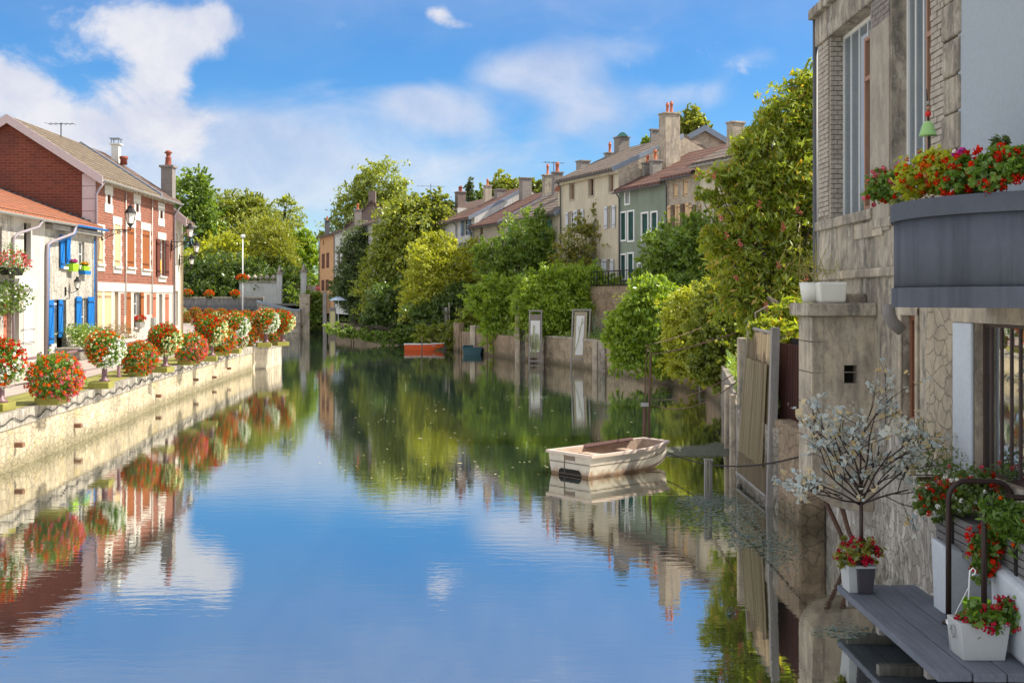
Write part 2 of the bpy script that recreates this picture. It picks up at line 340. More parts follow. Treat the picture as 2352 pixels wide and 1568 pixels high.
def crown_points(rs, lobes, n, clump=.22, per=26, fill=.42, flatbot=0.0):
    """lobes: (centre Vector, rx, ry, rz, weight). returns points + outward dirs"""
    wts = np.array([l[4] * (l[1] * l[2] + l[1] * l[3] + l[2] * l[3]) for l in lobes]); wts = wts / wts.sum()
    P = []; O = []
    for l, w in zip(lobes, wts):
        m = max(3, int(n * w / per)); u = unit(rs.normal(size=(m, 3)))
        r = (fill + (1 - fill) * rs.random((m, 1)) ** .5) * (1 + .16 * rs.normal(size=(m, 1)))
        
        for _ in range(5):
            dv = unit(rs.normal(size=3)); r = r * (1 + rs.uniform(-.34, .42) * np.maximum(0, u @ dv)[:, None] ** 3)
        R3 = np.array([l[1], l[2], l[3]]); c = np.array(l[0]) + u * R3 * r
        rc = clump * R3.mean() * rs.uniform(.55, 1.3, size=(m, 1))
        k = per
        off = rs.normal(size=(m, k, 3)) * rc[:, None, :] * np.array([1, 1, .62]) * .6
        P.append((c[:, None, :] + off).reshape(-1, 3)); O.append(unit(np.repeat(u, k, axis=0) / R3 * R3.mean() + .5 * unit(off.reshape(-1, 3))))
    return np.concatenate(P), np.concatenate(O)
def lobes_at(spec, d, dr=.85, g=1.13):
    out = []
    for q in spec:
        px, py, rx, ry = q[:4]; dd = d + (q[4] if len(q) > 4 else 0); c = at(px, py, dd); k = F / dd
        out.append((c, g * rx / k, rx / k * dr, g * ry / k, 1.0))
    return out
def limb_mesh(base, lobes, r0, rs, wob=.12, forks=2):
    mb = MB(); base = Vector(base)
    tops = [l[0] for l in lobes]; cen = sum((Vector(t) for t in tops), Vector((0, 0, 0))) / len(tops)
    fork = base.lerp(Vector((cen.x, cen.y, max(cen.z, base.z + 1))), .45)
    def path(a, b, m=5):
        L = (b - a).length
        return [a.lerp(b, i / m) + Vector(rs.normal(size=3)) * L * wob * .3 * (0 if i in (0, m) else 1) for i in range(m + 1)]
    p = path(base, fork); mb.tube(p, [r0 * (1.25 - .6 * i / 5) for i in range(6)], 8)
    for l in lobes:
        e = Vector(l[0]) + Vector((0, 0, l[3] * .35)); q = path(fork, e); mb.tube(q, [r0 * .6 * (1 - .8 * i / 5) for i in range(6)], 6)
        for j in range(forks + 2):
            s = q[2 + j % 3]; dirv = Vector(unit(rs.normal(size=3) + np.array([0, 0, .4])))
            t = Vector(l[0]) + Vector((dirv.x * l[1], dirv.y * l[2], dirv.z * l[3])) * .75
            mb.tube(path(s, t, 4), [r0 * .25 * (1 - .75 * i / 4) for i in range(5)], 5)
    return mb
def tree(name, label, cat, d, spec, n, leaf, mat, base=None, r0=.2, group=None, seed=1, clump=.22, per=26, fill=.42, droop=.2, upn=.6, barkm=None, dr=.85, outb=.6, crown='crown', shoots=None):
    rs = np.random.RandomState(seed); lobes = lobes_at(spec, d, dr)
    b = base if base is not None else Vector((lobes[0][0].x, d, 1.5))
    t = thing(name, label, cat, b, group)
    P, O = crown_points(rs, lobes, int(n * 1.65), clump * .9, per, fill); leaf = (leaf[0] * .78, leaf[1] * .78)
    ns = int(n / 170) if shoots is None else shoots
    if ns:                                          # leafy shoots that break the outline
        SP = []; SO = []; tot = len(lobes)
        for _ in range(ns):
            l = lobes[rs.randint(tot)]; R_ = np.array([l[1], l[2], l[3]]); u = unit(rs.normal(size=3) + np.array([0, 0, .5])); s0 = np.array(l[0]) + u * R_ * .9
            dv = unit(u * .7 + rs.normal(size=3) * .3 + np.array([0, 0, (.9 if droop < .6 else -.35)])); Ls = R_.mean() * rs.uniform(.3, .75); m = 26; tt = np.linspace(0, 1, m)[:, None]
            SP.append(s0 + dv * Ls * tt + np.array([0, 0, -1]) * (tt ** 2) * Ls * .15 + rs.normal(size=(m, 3)) * .035 * Ls * (1.2 - tt)); SO.append(np.repeat(dv[None], m, 0))
        P = np.concatenate([P] + SP); O = np.concatenate([O] + SO)
    P = P - np.array(b)
    link(crown, raw_mesh(crown, leaf_quads(rs, P, O, leaf[0], leaf[1], droop, upn, outb)), mat, t)
    limb_mesh(b, lobes, r0, rs).build('trunk', barkm or M['bark'], t, True)
    return t
def heads(rs, C, per, r, size):                     # flower heads: tufts of small petals
    m = len(C); off = unit(rs.normal(size=(m, per, 3))) * r * rs.uniform(.5, 1, size=(m, per, 1))
    P = (C[:, None, :] + off).reshape(-1, 3); O = unit(off.reshape(-1, 3))
    n = len(P); a = unit(np.cross(O, rs.normal(size=(n, 3)))); b = unit(np.cross(O, a)); s = size * rs.uniform(.7, 1.2, size=(n, 1)) * .5
    V = np.empty((n, 4, 3)); V[:, 0] = P - a * s; V[:, 1] = P - b * s; V[:, 2] = P + a * s; V[:, 3] = P + b * s
    return V

# ------------------------------------------------------------------ palette
M = {}
M['bark'] = wood('bark', (.055, .042, .03), (.12, .10, .08), .95)
M['bark_pale'] = wood('bark_pale', (.22, .20, .17), (.34, .32, .28), .95)
M['brick'] = brick('red_brick', (.20, .055, .032), (.29, .09, .05), (.36, .26, .20), .42, .14, 1, 1)
M['brick_gable'] = brick('shaded_gable_brick', (.15, .034, .02), (.22, .055, .03), (.21, .12, .09), .42, .14, 1, 1, .014, .6)  # darker copy of the red brick; the gable's shade is in the colour
M['brick_pale'] = brick('pale_grey_brick', (.42, .39, .34), (.33, .30, .27), (.13, .12, .11), .235, .084, 1, 1, .014, .3)
M['brick_chimney'] = brick('sooty_brick', (.20, .13, .11), (.27, .18, .15), (.24, .22, .20), .22, .08, 1, 1, .012, .5)
M['brick_grey'] = brick('weathered_grey_brick', (.24, .21, .19), (.31, .27, .24), (.20, .18, .17), .22, .08, 1, 1, .012, .4)
M['white_render'] = plaster('white_render', (.58, .54, .475), .6, .4, (.32, .28, .22))
M['white_rough'] = rubble('white_rough_stone', (.60, .56, .49), (.50, .455, .385), (.46, .41, .34), 4.5, flat=1.6)
M['cream'] = plaster('cream_render', (.72, .66, .54), .5, .3, (.42, .36, .28))
M['cream_row'] = plaster('cream_row_render', (.66, .58, .44), .6, .4, (.30, .26, .20))
M['tan_row'] = plaster('tan_row_render', (.52, .45, .36), .9, .6, (.24, .19, .15))
M['white_row'] = plaster('pale_row_render', (.66, .65, .62), .6, .45, (.33, .32, .31))
M['green_row'] = plaster('sage_green_render', (.27, .32, .25), .7, .6, (.15, .17, .13))
M['stone_row'] = rubble('beige_row_stone', (.62, .52, .40), (.54, .44, .34), (.56, .48, .38), 3.0)
M['orange_wall'] = plaster('orange_render', (.62, .35, .17), .5, .35, (.36, .22, .13))
M['rubble'] = rubble('river_wall_stone', (.34, .245, .16), (.45, .34, .23), (.22, .16, .11), 3.2, moss=(.15, .13, .06), tide=(.10, .085, .05))
M['rubble_dark'] = rubble('grey_wall_stone', (.30, .26, .21), (.46, .41, .35), (.15, .13, .11), 3.4, moss=(.09, .09, .05))  # greyer stone with darker joints
M['quay_stone'] = rubble('pale_quay_stone', (.56, .47, .33), (.47, .385, .26), (.33, .26, .17), 3.0, flat=.55, moss=(.40, .32, .15), joint=.5, tide=(.15, .13, .07))
M['coursed'] = rubble('coursed_wall_stone', (.50, .40, .27), (.42, .33, .23), (.22, .17, .12), 2.6, flat=.6, moss=(.16, .14, .07), tide=(.11, .095, .055))
M['quay_cap'] = plaster('stained_quay_coping', (.44, .39, .32), 1.0, .8, (.13, .115, .10), sc=.9, old=.8)
M['paving'] = plaster('pinkish_asphalt', (.40, .33, .28), .7, 0.0, (.22, .19, .17), sc=.35)
M['moss'] = plaster('mossy_slab', (.27, .25, .05), .9, 0.0, (.15, .14, .05), sc=1.6)
M['stone_block'] = plaster('mossy_block', (.30, .26, .19), 1.0, .3, (.13, .13, .06), sc=2.5)
M['concrete'] = plaster('stained_concrete', (.60, .52, .40), 1.2, .8, (.11, .10, .09), sc=1.3, old=.7)
M['concrete_pale'] = plaster('pale_old_concrete', (.63, .53, .39), 1.0, .7, (.16, .14, .13), sc=1.5, old=.5)
M['wall_stone'] = rubble('building_stone', (.60, .50, .37), (.50, .41, .30), (.42, .34, .26), 3.0, flat=.7, joint=.4)
M['wall_peel'] = rubble('peeling_whitewashed_stone', (.66, .62, .56), (.26, .22, .18), (.25, .21, .17), 8.0, flat=1.7, joint=.45, moss=(.10, .10, .05))
M['plaster_blue'] = plaster('smooth_pale_plaster', (.37, .415, .46), .2, .08, (.30, .33, .36))
M['balcony'] = plaster('slate_blue_render', (.115, .125, .155), .8, .85, (.05, .055, .07))
M['balcony_lip'] = plaster('slate_lip', (.10, .11, .14), .6, .3, (.06, .07, .08))
M['pier_render'] = plaster('greyish_pier_render', (.44, .39, .31), .8, .4, (.22, .19, .16), sc=1.6, old=.4)
M['brick_warm'] = plaster('warm_pale_brick', (.50, .45, .375), 1.1, .3, (.24, .20, .17), sc=5)
M['whitewash'] = plaster('rough_whitewash', (.58, .62, .68), .3, .2, (.40, .43, .38), sc=2)
M['white_trim'] = plaster('white_stone_trim', (.62, .58, .52), .5, .35, (.40, .36, .31))
M['pinkish'] = plaster('pinkish_board_shaded_quoin', (.60, .50, .50), .2, .1, (.40, .33, .33))  # board colour; on the white quoins it paints their lavender shade
M['tile_orange'] = tiles('orange_pantile', (.46, .15, .06), (.37, .11, .05), (.17, .085, .055), 0, 1, .40, .17)
M['tile_yellow'] = tiles('ochre_tile', (.28, .205, .125), (.20, .145, .09), (.09, .07, .055), 0, 1, .46, .22)
M['tile_brown'] = tiles('brown_tile', (.17, .10, .075), (.23, .14, .10), (.10, .07, .06), -.397, .918, .42, .32)
M['tile_red'] = tiles('red_brown_tile', (.17, .075, .05), (.23, .10, .07), (.08, .05, .04), -.397, .918, .42, .33)
M['tile_stripe'] = tiles('weathered_striped_tile', (.21, .165, .13), (.27, .20, .155), (.085, .065, .052), -.397, .918, .42, .33)
M['zinc'] = paint('zinc_flashing', (.25, .29, .35), .45, .3, (.18, .19, .2), .3, .2)
M['gutter'] = paint('grey_zinc_gutter', (.40, .40, .38), .4, .3, (.2, .2, .19), .3, .3)
M['gutter_dark'] = paint('dark_gutter', (.10, .10, .11), .5)
M['pipe_mauve'] = paint('mauve_grey_pipe', (.30, .26, .29), .5)
M['pipe_ochre'] = paint('ochre_pipe', (.50, .40, .25), .55)
M['blue'] = paint('bright_blue_paint', (.012, .16, .48), .5, .15, (.1, .2, .4), .15)
M['sh_tan'] = wood('tan_shutter_wood', (.62, .41, .22), (.70, .51, .30))
M['sh_brown'] = wood('chestnut_shutter_wood', (.26, .075, .02), (.34, .115, .035))
M['sh_dark'] = wood('dark_maroon_shutter_wood', (.10, .03, .02), (.16, .05, .035))
M['slat_dark'] = wood('dark_red_slat_wood', (.06, .022, .018), (.10, .04, .03))
M['bridge'] = plaster('grey_bridge_stone', (.24, .235, .225), 1.0, .8, (.10, .10, .10), sc=1.0, old=.5)
M['sh_red'] = wood('red_brown_shutter_wood', (.40, .13, .075), (.48, .18, .11))
M['sh_green'] = paint('green_shutter_paint', (.10, .30, .18), .6)
M['sh_teal'] = paint('dark_teal_shutter_paint', (.015, .075, .062), .55)
M['sh_white'] = paint('white_shutter_paint', (.66, .68, .72), .6)
M['sh_blue'] = paint('slate_blue_shutter_paint', (.16, .22, .36), .6)
M['frame_white'] = paint('white_window_frame', (.78, .78, .76), .5, .1)
M['frame_rust'] = paint('rusty_window_frame', (.36, .20, .13), .6, .4, (.3, .3, .3), .4)
M['frame_dark'] = paint('dark_window_bar', (.07, .045, .04), .5)
M['frame_brown'] = paint('brown_window_frame', (.26, .11, .06), .6)
M['glass'] = glass_dark('window_glass')
M['glass_big'] = glass_dark('shopfront_glass', (.05, .06, .06), .02)
M['glass_sky'] = glass_dark('sky_reflecting_glass', (.16, .20, .23), .05)
M['glass_pale'] = glass_dark('pale_window_glass', (.30, .36, .40), .12)
M['dark'] = paint('dark_recess', (.02, .018, .016), .9)
M['iron'] = paint('black_iron', (.022, .018, .018), .5)
M['iron_brown'] = paint('brown_iron_tube', (.045, .026, .022), .35, .3)
M['rust'] = paint('rusty_iron', (.13, .07, .05), .85, .4, (.2, .16, .13), .4)
M['rail'] = paint('purple_brown_rail', (.22, .12, .13), .4, .2)
M['terracotta'] = paint('terracotta', (.50, .15, .07), .8)
M['terra_dark'] = paint('dark_terracotta', (.28, .08, .05), .8)
M['lamp_glass'] = paint('milky_lamp_glass', (.70, .68, .62), .25, .06)
M['plastic_white'] = paint('white_plastic', (.72, .71, .64), .4, .1)
M['pot_white'] = paint('pale_grey_pot', (.46, .47, .47), .6, .12)
M['pot_dark'] = paint('dark_grey_pot', (.065, .06, .07), .6)
M['lime'] = paint('lime_green_plastic', (.32, .60, .03), .45)
M['deck'] = wood('grey_blue_deck_board', (.115, .13, .165), (.17, .185, .22), .75, 'y')
M['slat'] = wood('grey_planter_slat', (.14, .13, .13), (.21, .20, .20), .75, 'y')
M['oldwood'] = wood('weathered_grey_wood', (.22, .20, .18), (.36, .34, .32))
M['stakewood'] = wood('brown_stake_wood', (.10, .075, .055), (.17, .13, .10))
M['log'] = wood('brown_log_wood', (.16, .08, .05), (.24, .13, .08), .8, 'x')
M['plastic_grey'] = paint('grey_plastic_pipe', (.20, .18, .17), .45)
M['orange_boat'] = paint('orange_hull_paint', (.62, .10, .02), .4, .15)
M['blue_boat'] = paint('teal_blue_hull_paint', (.05, .13, .16), .5, .3)
M['rope'] = paint('dark_rope', (.04, .035, .032), .9)
M['red'] = paint('red_enamel', (.55, .02, .015), .35)
M['white'] = paint('white_enamel', (.8, .8, .8), .4, .05)
M['black'] = paint('black_cable', (.03, .03, .03), .7)
M['green_paint'] = paint('pale_green_enamel', (.30, .50, .18), .4)
M['yellow'] = paint('yellow_plastic', (.75, .50, .02), .4)
M['soil'] = plaster('garden_soil', (.13, .11, .06), .8, 0, (.06, .07, .03), sc=.8)
M['road'] = plaster('road_asphalt', (.20, .19, .18), .5, 0, (.12, .12, .12))
M['land'] = plaster('grassy_land', (.11, .12, .045), .8, 0, (.07, .08, .03), sc=.2)
# leaves 
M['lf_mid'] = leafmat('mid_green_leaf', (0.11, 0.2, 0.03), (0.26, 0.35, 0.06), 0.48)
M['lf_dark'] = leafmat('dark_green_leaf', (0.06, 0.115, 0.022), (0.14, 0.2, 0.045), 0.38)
M['lf_conifer'] = leafmat('conifer_needle', (0.055, 0.095, 0.028), (0.13, 0.17, 0.045), 0.3)
M['lf_yellow'] = leafmat('yellow_green_leaf', (0.28, 0.33, 0.03), (0.46, 0.47, 0.06), 0.45)
M['lf_lime'] = leafmat('lime_green_leaf', (.15, .27, .022), (.36, .45, .05), 0.45)
M['lf_thuja'] = leafmat('golden_conifer_spray', (0.22, 0.25, 0.03), (0.34, 0.35, 0.05), 0.35)
M['lf_ivy'] = leafmat('climber_leaf', (.13, .185, .025), (.31, .34, .05), .45, (.42, .42, .08))
M['lf_silver'] = leafmat('grey_green_leaf', (0.12, 0.16, 0.07), (0.23, 0.26, 0.11), 0.4)
M['lf_sumac'] = leafmat('glossy_lance_leaf', (.16, .24, .022), (.38, .42, .05), .5, (.50, .34, .06))
M['lf_plum'] = leafmat('fruit_tree_leaf', (.13, .16, .03), (.30, .30, .06), .45, (.40, .30, .07))
M['lf_birch'] = leafmat('birch_leaf', (0.19, 0.25, 0.04), (0.36, 0.4, 0.08), 0.45)
M['lf_ger'] = leafmat('geranium_leaf', (.07, .15, .022), (.17, .28, .04), .4)
M['lf_sun_painted'] = leafmat('sun_painted_leaf', (.30, .38, .02), (.46, .48, .05), .5)  # chartreuse puts a patch of sunlight into the leaf colour
M['lf_variegated'] = leafmat('pale_trailing_leaf', (.25, .30, .13), (.45, .47, .30), .4)
M['lf_reed'] = leafmat('reed_blade', (.08, .12, .02), (.15, .18, .04), .4)
M['lf_weed'] = leafmat('floating_weed_leaf', (.10, .14, .11), (.26, .31, .30), .15)
M['lf_blossom'] = petal('white_maple_blossom', (.50, .58, .60), (.62, .60, .50), .3)
M['lf_blossom2'] = petal('amber_maple_blossom', (.62, .46, .22), (.72, .62, .42), .35)
M['fl_red'] = petal('scarlet_petal', (.46, .012, .008), (.66, .035, .010))
M['fl_orange'] = petal('orange_petal', (.66, .07, .006), (.78, .15, .015))
M['fl_pink'] = petal('pink_petal', (.60, .06, .10), (.72, .20, .24))
M['fl_white'] = petal('white_petal', (.80, .80, .72), (.92, .92, .86))
M['fl_cream'] = petal('pale_yellow_petal', (.72, .74, .34), (.85, .86, .55))
M['fl_magenta'] = petal('magenta_petal', (.45, .02, .22), (.60, .06, .35))
M['fl_crimson'] = petal('crimson_petal', (.42, .008, .03), (.60, .02, .06))
M['fl_mauve'] = petal('red_brown_panicle', (.22, .06, .05), (.32, .11, .08))

# ------------------------------------------------------------------ setting: water, ground, promenade
def water():
    t = NT('river_water')
    v = t.coord(1, 1, 1); v1 = t.coord(.55, 2.2, 1)
    n1 = t.noise(v1, 2.4, 3, .55, .3); n2 = t.noise(v, 9.0, 2, .5); n3 = t.noise(v, .22, 3, .5)
    h = t.math('ADD', t.math('MULTIPLY', n1, .7), t.math('MULTIPLY', n2, .12))
    h = t.math('MULTIPLY', h, t.ramp(n3, .3, .7, .35, 1.0))
    nb = t.bump(h, .10, .03)
    gl = t.N.new('ShaderNodeBsdfGlossy'); gl.inputs['Roughness'].default_value = .018; gl.inputs['Color'].default_value = (.99, .99, .94, 1); t.L.new(nb, gl.inputs['Normal'])
    d = t.N.new('ShaderNodeBsdfDiffuse'); deep = t.mix(t.ramp(t.noise(v, .35, 4, .6), .35, .7), (.012, .022, .024), (.02, .032, .032)); t.L.new(deep, d.inputs[0])
    fr = t.N.new('ShaderNodeFresnel'); fr.inputs['IOR'].default_value = 3.6; t.L.new(nb, fr.inputs['Normal'])
    m = t.N.new('ShaderNodeMixShader'); t.L.new(t.ramp(fr.outputs[0], .28, .75, .75, .82), m.inputs[0]); t.L.new(d.outputs[0], m.inputs[1]); t.L.new(gl.outputs[0], m.inputs[2])
    t.L.new(m.outputs[0], t.out.inputs[0])
    o = MB().poly([(-90, -12, 0), (24, -12, 0), (24, 200, 0), (-90, 200, 0)]).build('water', t.m); tag(o, kind='structure')
water()
tag(MB().poly([(-900, -60, -1.6), (900, -60, -1.6), (900, 1600, -1.6), (-900, 1600, -1.6)]).build('ground', M['land']), kind='structure')
GZ = 1.35
edge = [(-10.9, -4), (-11.25, 8), (-11.55, 17), (-11.85, 26.2), (-12.7, 36.3), (-13.4, 42), (-14.4, 55), (-15.0, 65.4)]
bast = [(-15.05, 66.2), (-14.55, 66.7), (-14.5, 71.0)]
backedge = [(-14.5, 71.0), (-42.6, 146.0)]
prom = edge + bast + [(-42.6, 146.0), (-75, 146), (-75, -4)]
tag(MB().slab(prom, -1.0, GZ).build('promenade', M['paving']), kind='structure')
def offs(pts, q):                              # shift a polyline sideways (positive = to the right of travel)
    out = []
    for i, p in enumerate(pts):
        a = Vector(pts[max(i - 1, 0)]); b = Vector(pts[min(i + 1, len(pts) - 1)]); d = (b - a).normalized(); out.append((p[0] + d.y * q, p[1] - d.x * q))
    return out
def ribbon(mb, pts, z0, z1, q0, q1):            # solid strip along a polyline between side offsets q0, q1
    a, b = offs(pts, q0), offs(pts, q1)
    for i in range(len(pts) - 1):
        A, B, C_, D = a[i], b[i], b[i + 1], a[i + 1]
        mb.hexa([(*A, z0), (*B, z0), (*C_, z0), (*D, z0), (*A, z1), (*B, z1), (*C_, z1), (*D, z1)])
    return mb
quay = edge + bast
q = thing('quay_wall', 'long pale stone quay wall under the flower balls, stained coping on top', 'wall', (-12.5, 30, 0))
ribbon(MB(), edge, -1.2, GZ - .36, -.25, .06).build('wall', M['quay_stone'], q)
mb = MB(); ribbon(mb, edge, GZ - .36, GZ + .02, -.5, .10); mb.build('coping', M['quay_cap'], q)
mb = MB(); ribbon(mb, [(-15.03, 65.5)] + bast, -1.2, GZ - .2, -.25, .04); mb.build('pier', M['concrete_pale'], q)
mb = MB(); ribbon(mb, [(-15.03, 65.5)] + bast, GZ - .2, GZ + .03, -.5, .09); mb.build('pier_coping', M['quay_cap'], q)
tag(ribbon(MB(), backedge, -1.2, GZ + .01, -.4, .04).build('quay_return_wall', M['quay_stone']), 'stone quay wall turning away behind the flower balls toward the bridge', 'wall')
mb = MB(); ribbon(mb, [(-11.85, 26.2), (-12.7, 36.3), (-13.4, 42), (-14.4, 55), (-15.0, 65.4)], GZ + .022, GZ + .03, -1.5, -.1)
tag(mb.build('mossy_strip', M['moss']), 'yellow green moss covering the slabs along the quay edge', 'moss', kind='stuff')
# wooden stubs in the quay face, and the swagged cable
def edge_at(Y, q=0.0):
    for i in range(len(edge) - 1):
        a, b = edge[i], edge[i + 1]
        if a[1] <= Y <= b[1]:
            f = (Y - a[1]) / (b[1] - a[1]); return a[0] + (b[0] - a[0]) * f + q
    return edge[-1][0] + q
for i, (px, py) in enumerate([(30, 1021), (172, 977), (376, 909), (464, 872), (510, 866), (544, 846)]):
    d = 12.4 * F / (CX - px); d = (-edge_at(min(d, 65)) - .1) * F / (CX - px); z = H - (py - HY) * d / F
    x = edge_at(min(d, 65)); MB().box((x + .06, d, z), (.42, .16, .12)).build('timber_stub', M['log'], q, bevel=.02)
pts = []
for i in range(241):
    Y = 12 + i * (60 - 12) / 240; s = math.sin(i * 1.05) * .055 + math.sin(i * .37) * .03
    pts.append((edge_at(Y, .13), Y, GZ - .2 + s))
tag(MB().tube(pts, .015, 5).build('cable', M['black']), 'dark wavy cable draped along the coping of the pale quay wall', 'cable')
# ------------------------------------------------------------------ building pieces
def frame_mb(pl, r, w, o0, o1, nx=1, ny=1, bar=None):
    u0, u1, z0, z1 = r; mb = MB(); bar = bar or w * .6
    for a, b, c, d in ((u0, u1, z0, z0 + w), (u0, u1, z1 - w, z1), (u0, u0 + w, z0 + w, z1 - w), (u1 - w, u1, z0 + w, z1 - w)): mb.pbox(pl, a, b, c, d, o0, o1)
    for i in range(1, nx):
        u = u0 + (u1 - u0) * i / nx; mb.pbox(pl, u - bar / 2, u + bar / 2, z0 + w, z1 - w, o0 + .004, o1 - .004)
    for j in range(1, ny):
        z = z0 + (z1 - z0) * j / ny; mb.pbox(pl, u0 + w, u1 - w, z - bar / 2, z + bar / 2, o0 + .006, o1 - .006)
    return mb
def window(pl, r, parent, fm, gm=None, rec=.16, nx=2, ny=3, w=.06, name='window', label=None):
    fr = frame_mb(pl, r, w, -rec - .05, -rec + .02, nx, ny).build(name, fm, parent)
    if label: fr['label'] = label
    u0, u1, z0, z1 = r
    g = MB().pbox(pl, u0 + w * .5, u1 - w * .5, z0 + w * .5, z1 - w * .5, -rec - .04, -rec - .02)
    off = WLOC(fr); g.build('pane', gm or M['glass'], fr)
    return fr
def shutter(pl, r, parent, mat, o=.02, th=.045, brace=False, louvre=False, label=None):
    u0, u1, z0, z1 = r; mb = MB(); n = max(2, round((u1 - u0) / .13))
    for i in range(n):
        a = u0 + (u1 - u0) * i / n; b = u0 + (u1 - u0) * (i + 1) / n; mb.pbox(pl, a + .004, b - .004, z0, z1, o, o + th)
    for z in (z0 + (z1 - z0) * .13, z1 - (z1 - z0) * .13): mb.pbox(pl, u0 + .02, u1 - .02, z - .05, z + .05, o + th - .002, o + th + .03)
    if brace:
        a = pl.pt(u0 + .06, z0 + (z1 - z0) * .18, o + th + .012); b = pl.pt(u1 - .06, z1 - (z1 - z0) * .18, o + th + .012); mb.tube([a, b], .035, 4)
    if louvre:
        k = int((z1 - z0) / .09)
        for j in range(1, k): z = z0 + (z1 - z0) * j / k; mb.pbox(pl, u0 + .05, u1 - .05, z - .014, z + .014, o + th - .004, o + th + .02)
    s = mb.build('shutter', mat, parent)
    if label: s['label'] = label
    for z in (z0 + (z1 - z0) * .13, z1 - (z1 - z0) * .13): MB().pbox(pl, u0 - .03, u0 + (u1 - u0) * .8, z - .016, z + .016, o + th + .03, o + th + .042).build('hinge', M['iron'], s)
    return s
def block(pl, r, parent, mat, name='surround', o0=-.02, o1=.03):
    return MB().pbox(pl, *r, o0, o1).build(name, mat, parent)
def gutter(pl, u0, u1, z0, z1, off, parent, mat, r=.075):
    mb = MB(); n = 10; A = []
    for k in range(7):
        q = math.pi + math.pi * k / 6; A.append((off + r * math.cos(q), r * math.sin(q)))
    inner = [(o * 1.0 + (.012 if o < off else -.012), z + .012) for o, z in A[::-1]]
    prof = A + inner
    P = [pl.pt(u0, z0 + z, o) for o, z in prof] + [pl.pt(u1, z1 + z, o) for o, z in prof]; m = len(prof)
    mb.add(P, [tuple(range(m))[::-1], tuple(range(m, 2 * m))] + [(i, (i + 1) % m, m + (i + 1) % m, m + i) for i in range(m)])
    return mb.build('gutter', mat, parent)
def pipe(pts, parent, mat, r=.05, name='drainpipe'): return MB().tube(pts, r, 8).build(name, mat, parent, True)
def house(name, label, pl, u0, u1, zg, ze, depth, rs, zr, ops, wm, rm, ov=.35, gable=None, ze2=None, rov=(0, 0), thick=.16, cat='house', wallm2=None):
    """facade on pl from u0 to u1; ridge rs behind at zr"""
    t = thing(name, label, cat, pl.pt((u0 + u1) / 2, zg, -depth / 2))
    mb = MB().wall(pl, u0, u1, zg, ze, ops); zb = ze2 if ze2 is not None else ze
    bk_ = [pl.pt(u1, zg, -depth), pl.pt(u0, zg, -depth), pl.pt(u0, zb, -depth), pl.pt(u1, zb, -depth)]
    if gable is None: mb.poly(bk_)
    sides = []
    for u in (u0, u1): sides.append([pl.pt(u, zg, 0), pl.pt(u, ze, 0), pl.pt(u, zr, -rs), pl.pt(u, zb, -depth), pl.pt(u, zg, -depth)])
    if gable is None:
        for s_ in sides: mb.poly(s_)
    mb.build('wall', wm, t)
    if gable is not None:
        g = MB().poly(bk_)
        for s_ in sides: g.poly(s_)
        g.build('gable_wall', gable, t)
    sl = (zr - ze) / rs; sb = (zr - zb) / (depth - rs)
    prof = [(ov, ze - ov * sl + .02), (-rs, zr + .02), (-depth - ov, zb - ov * sb + .02), (-depth - ov, zb - ov * sb + .02 + thick), (-rs, zr + .02 + thick * 1.15), (ov, ze - ov * sl + .02 + thick)]
    rf = MB().extr(pl, prof, u0 - rov[0], u1 + rov[1]).build('roof', rm, t)
    return t, rf, sl
def verge(pl, u, w, ze, zr, rs, ov, parent, mat, hgt=.34, name='verge_board'):
    sl = (zr - ze) / rs
    prof = [(ov + .02, ze - ov * sl - hgt * .35), (-rs, zr - hgt * .35), (-rs, zr + hgt * .75), (ov + .02, ze - ov * sl + hgt * .75)]
    return MB().extr(pl, prof, u - w / 2, u + w / 2).build(name, mat, parent)
def chimney(pl, x0, y0, x1, y1, rsb, mat, parent, dy=.6, pots=(), cap=True, potm=None, taper=1.0, pot_h=.5, extra=1.4):
    """stack seen from (x0,y0) to (x1,y1), standing rsb behind the facade; goes extra m lower, into the roof"""
    b = pl.back(rsb); u0, u1, z0, z1 = b.rect(x0, y0, x1, y1); z0 -= extra
    dd = F / ((x1 - x0) / 2 + 1) ; c = b.pt((u0 + u1) / 2, 0); k = F / c.y; wpx = (x1 - x0) / k
    w = wpx / (abs(pl.t.x) * .0 + 1.0) * .72                     # the stack shows its front and its side together
    mb = MB().box((c.x, c.y, (z0 + z1) / 2), (w, dy, z1 - z0), math.atan2(pl.n.y, pl.n.x) + math.pi / 2, taper, 1)
    if cap: mb.box((c.x, c.y, z1 + .05), (w * taper + .14, dy + .14, .1), math.atan2(pl.n.y, pl.n.x) + math.pi / 2)
    ch = mb.build('chimney', mat, parent, bevel=.01)
    for i, f in enumerate(pots):
        p = c + Vector((pl.t.x, pl.t.y, 0)) * (w * .9 * f); 
        MB().lathe((p.x, p.y, z1 + .1), [(.15, 0), (.14, .06), (.10, .1), (.09, pot_h * .7), (.13, pot_h * .74), (.13, pot_h * .82), (.07, pot_h * .86), (.1, pot_h)], 10).build('chimney_pot', potm or M['terracotta'], ch, True)
    return ch

# ------------------------------------------------------------------ left bank houses
PL = Pl((-20.70, 56.2), (-.0196, 1), (1, .0196))
uL = lambda px: PL.uz(px, 700)[0]
zL = lambda px, py: PL.uz(px, py)[1]
u218, u415 = uL(218), uL(398.5)
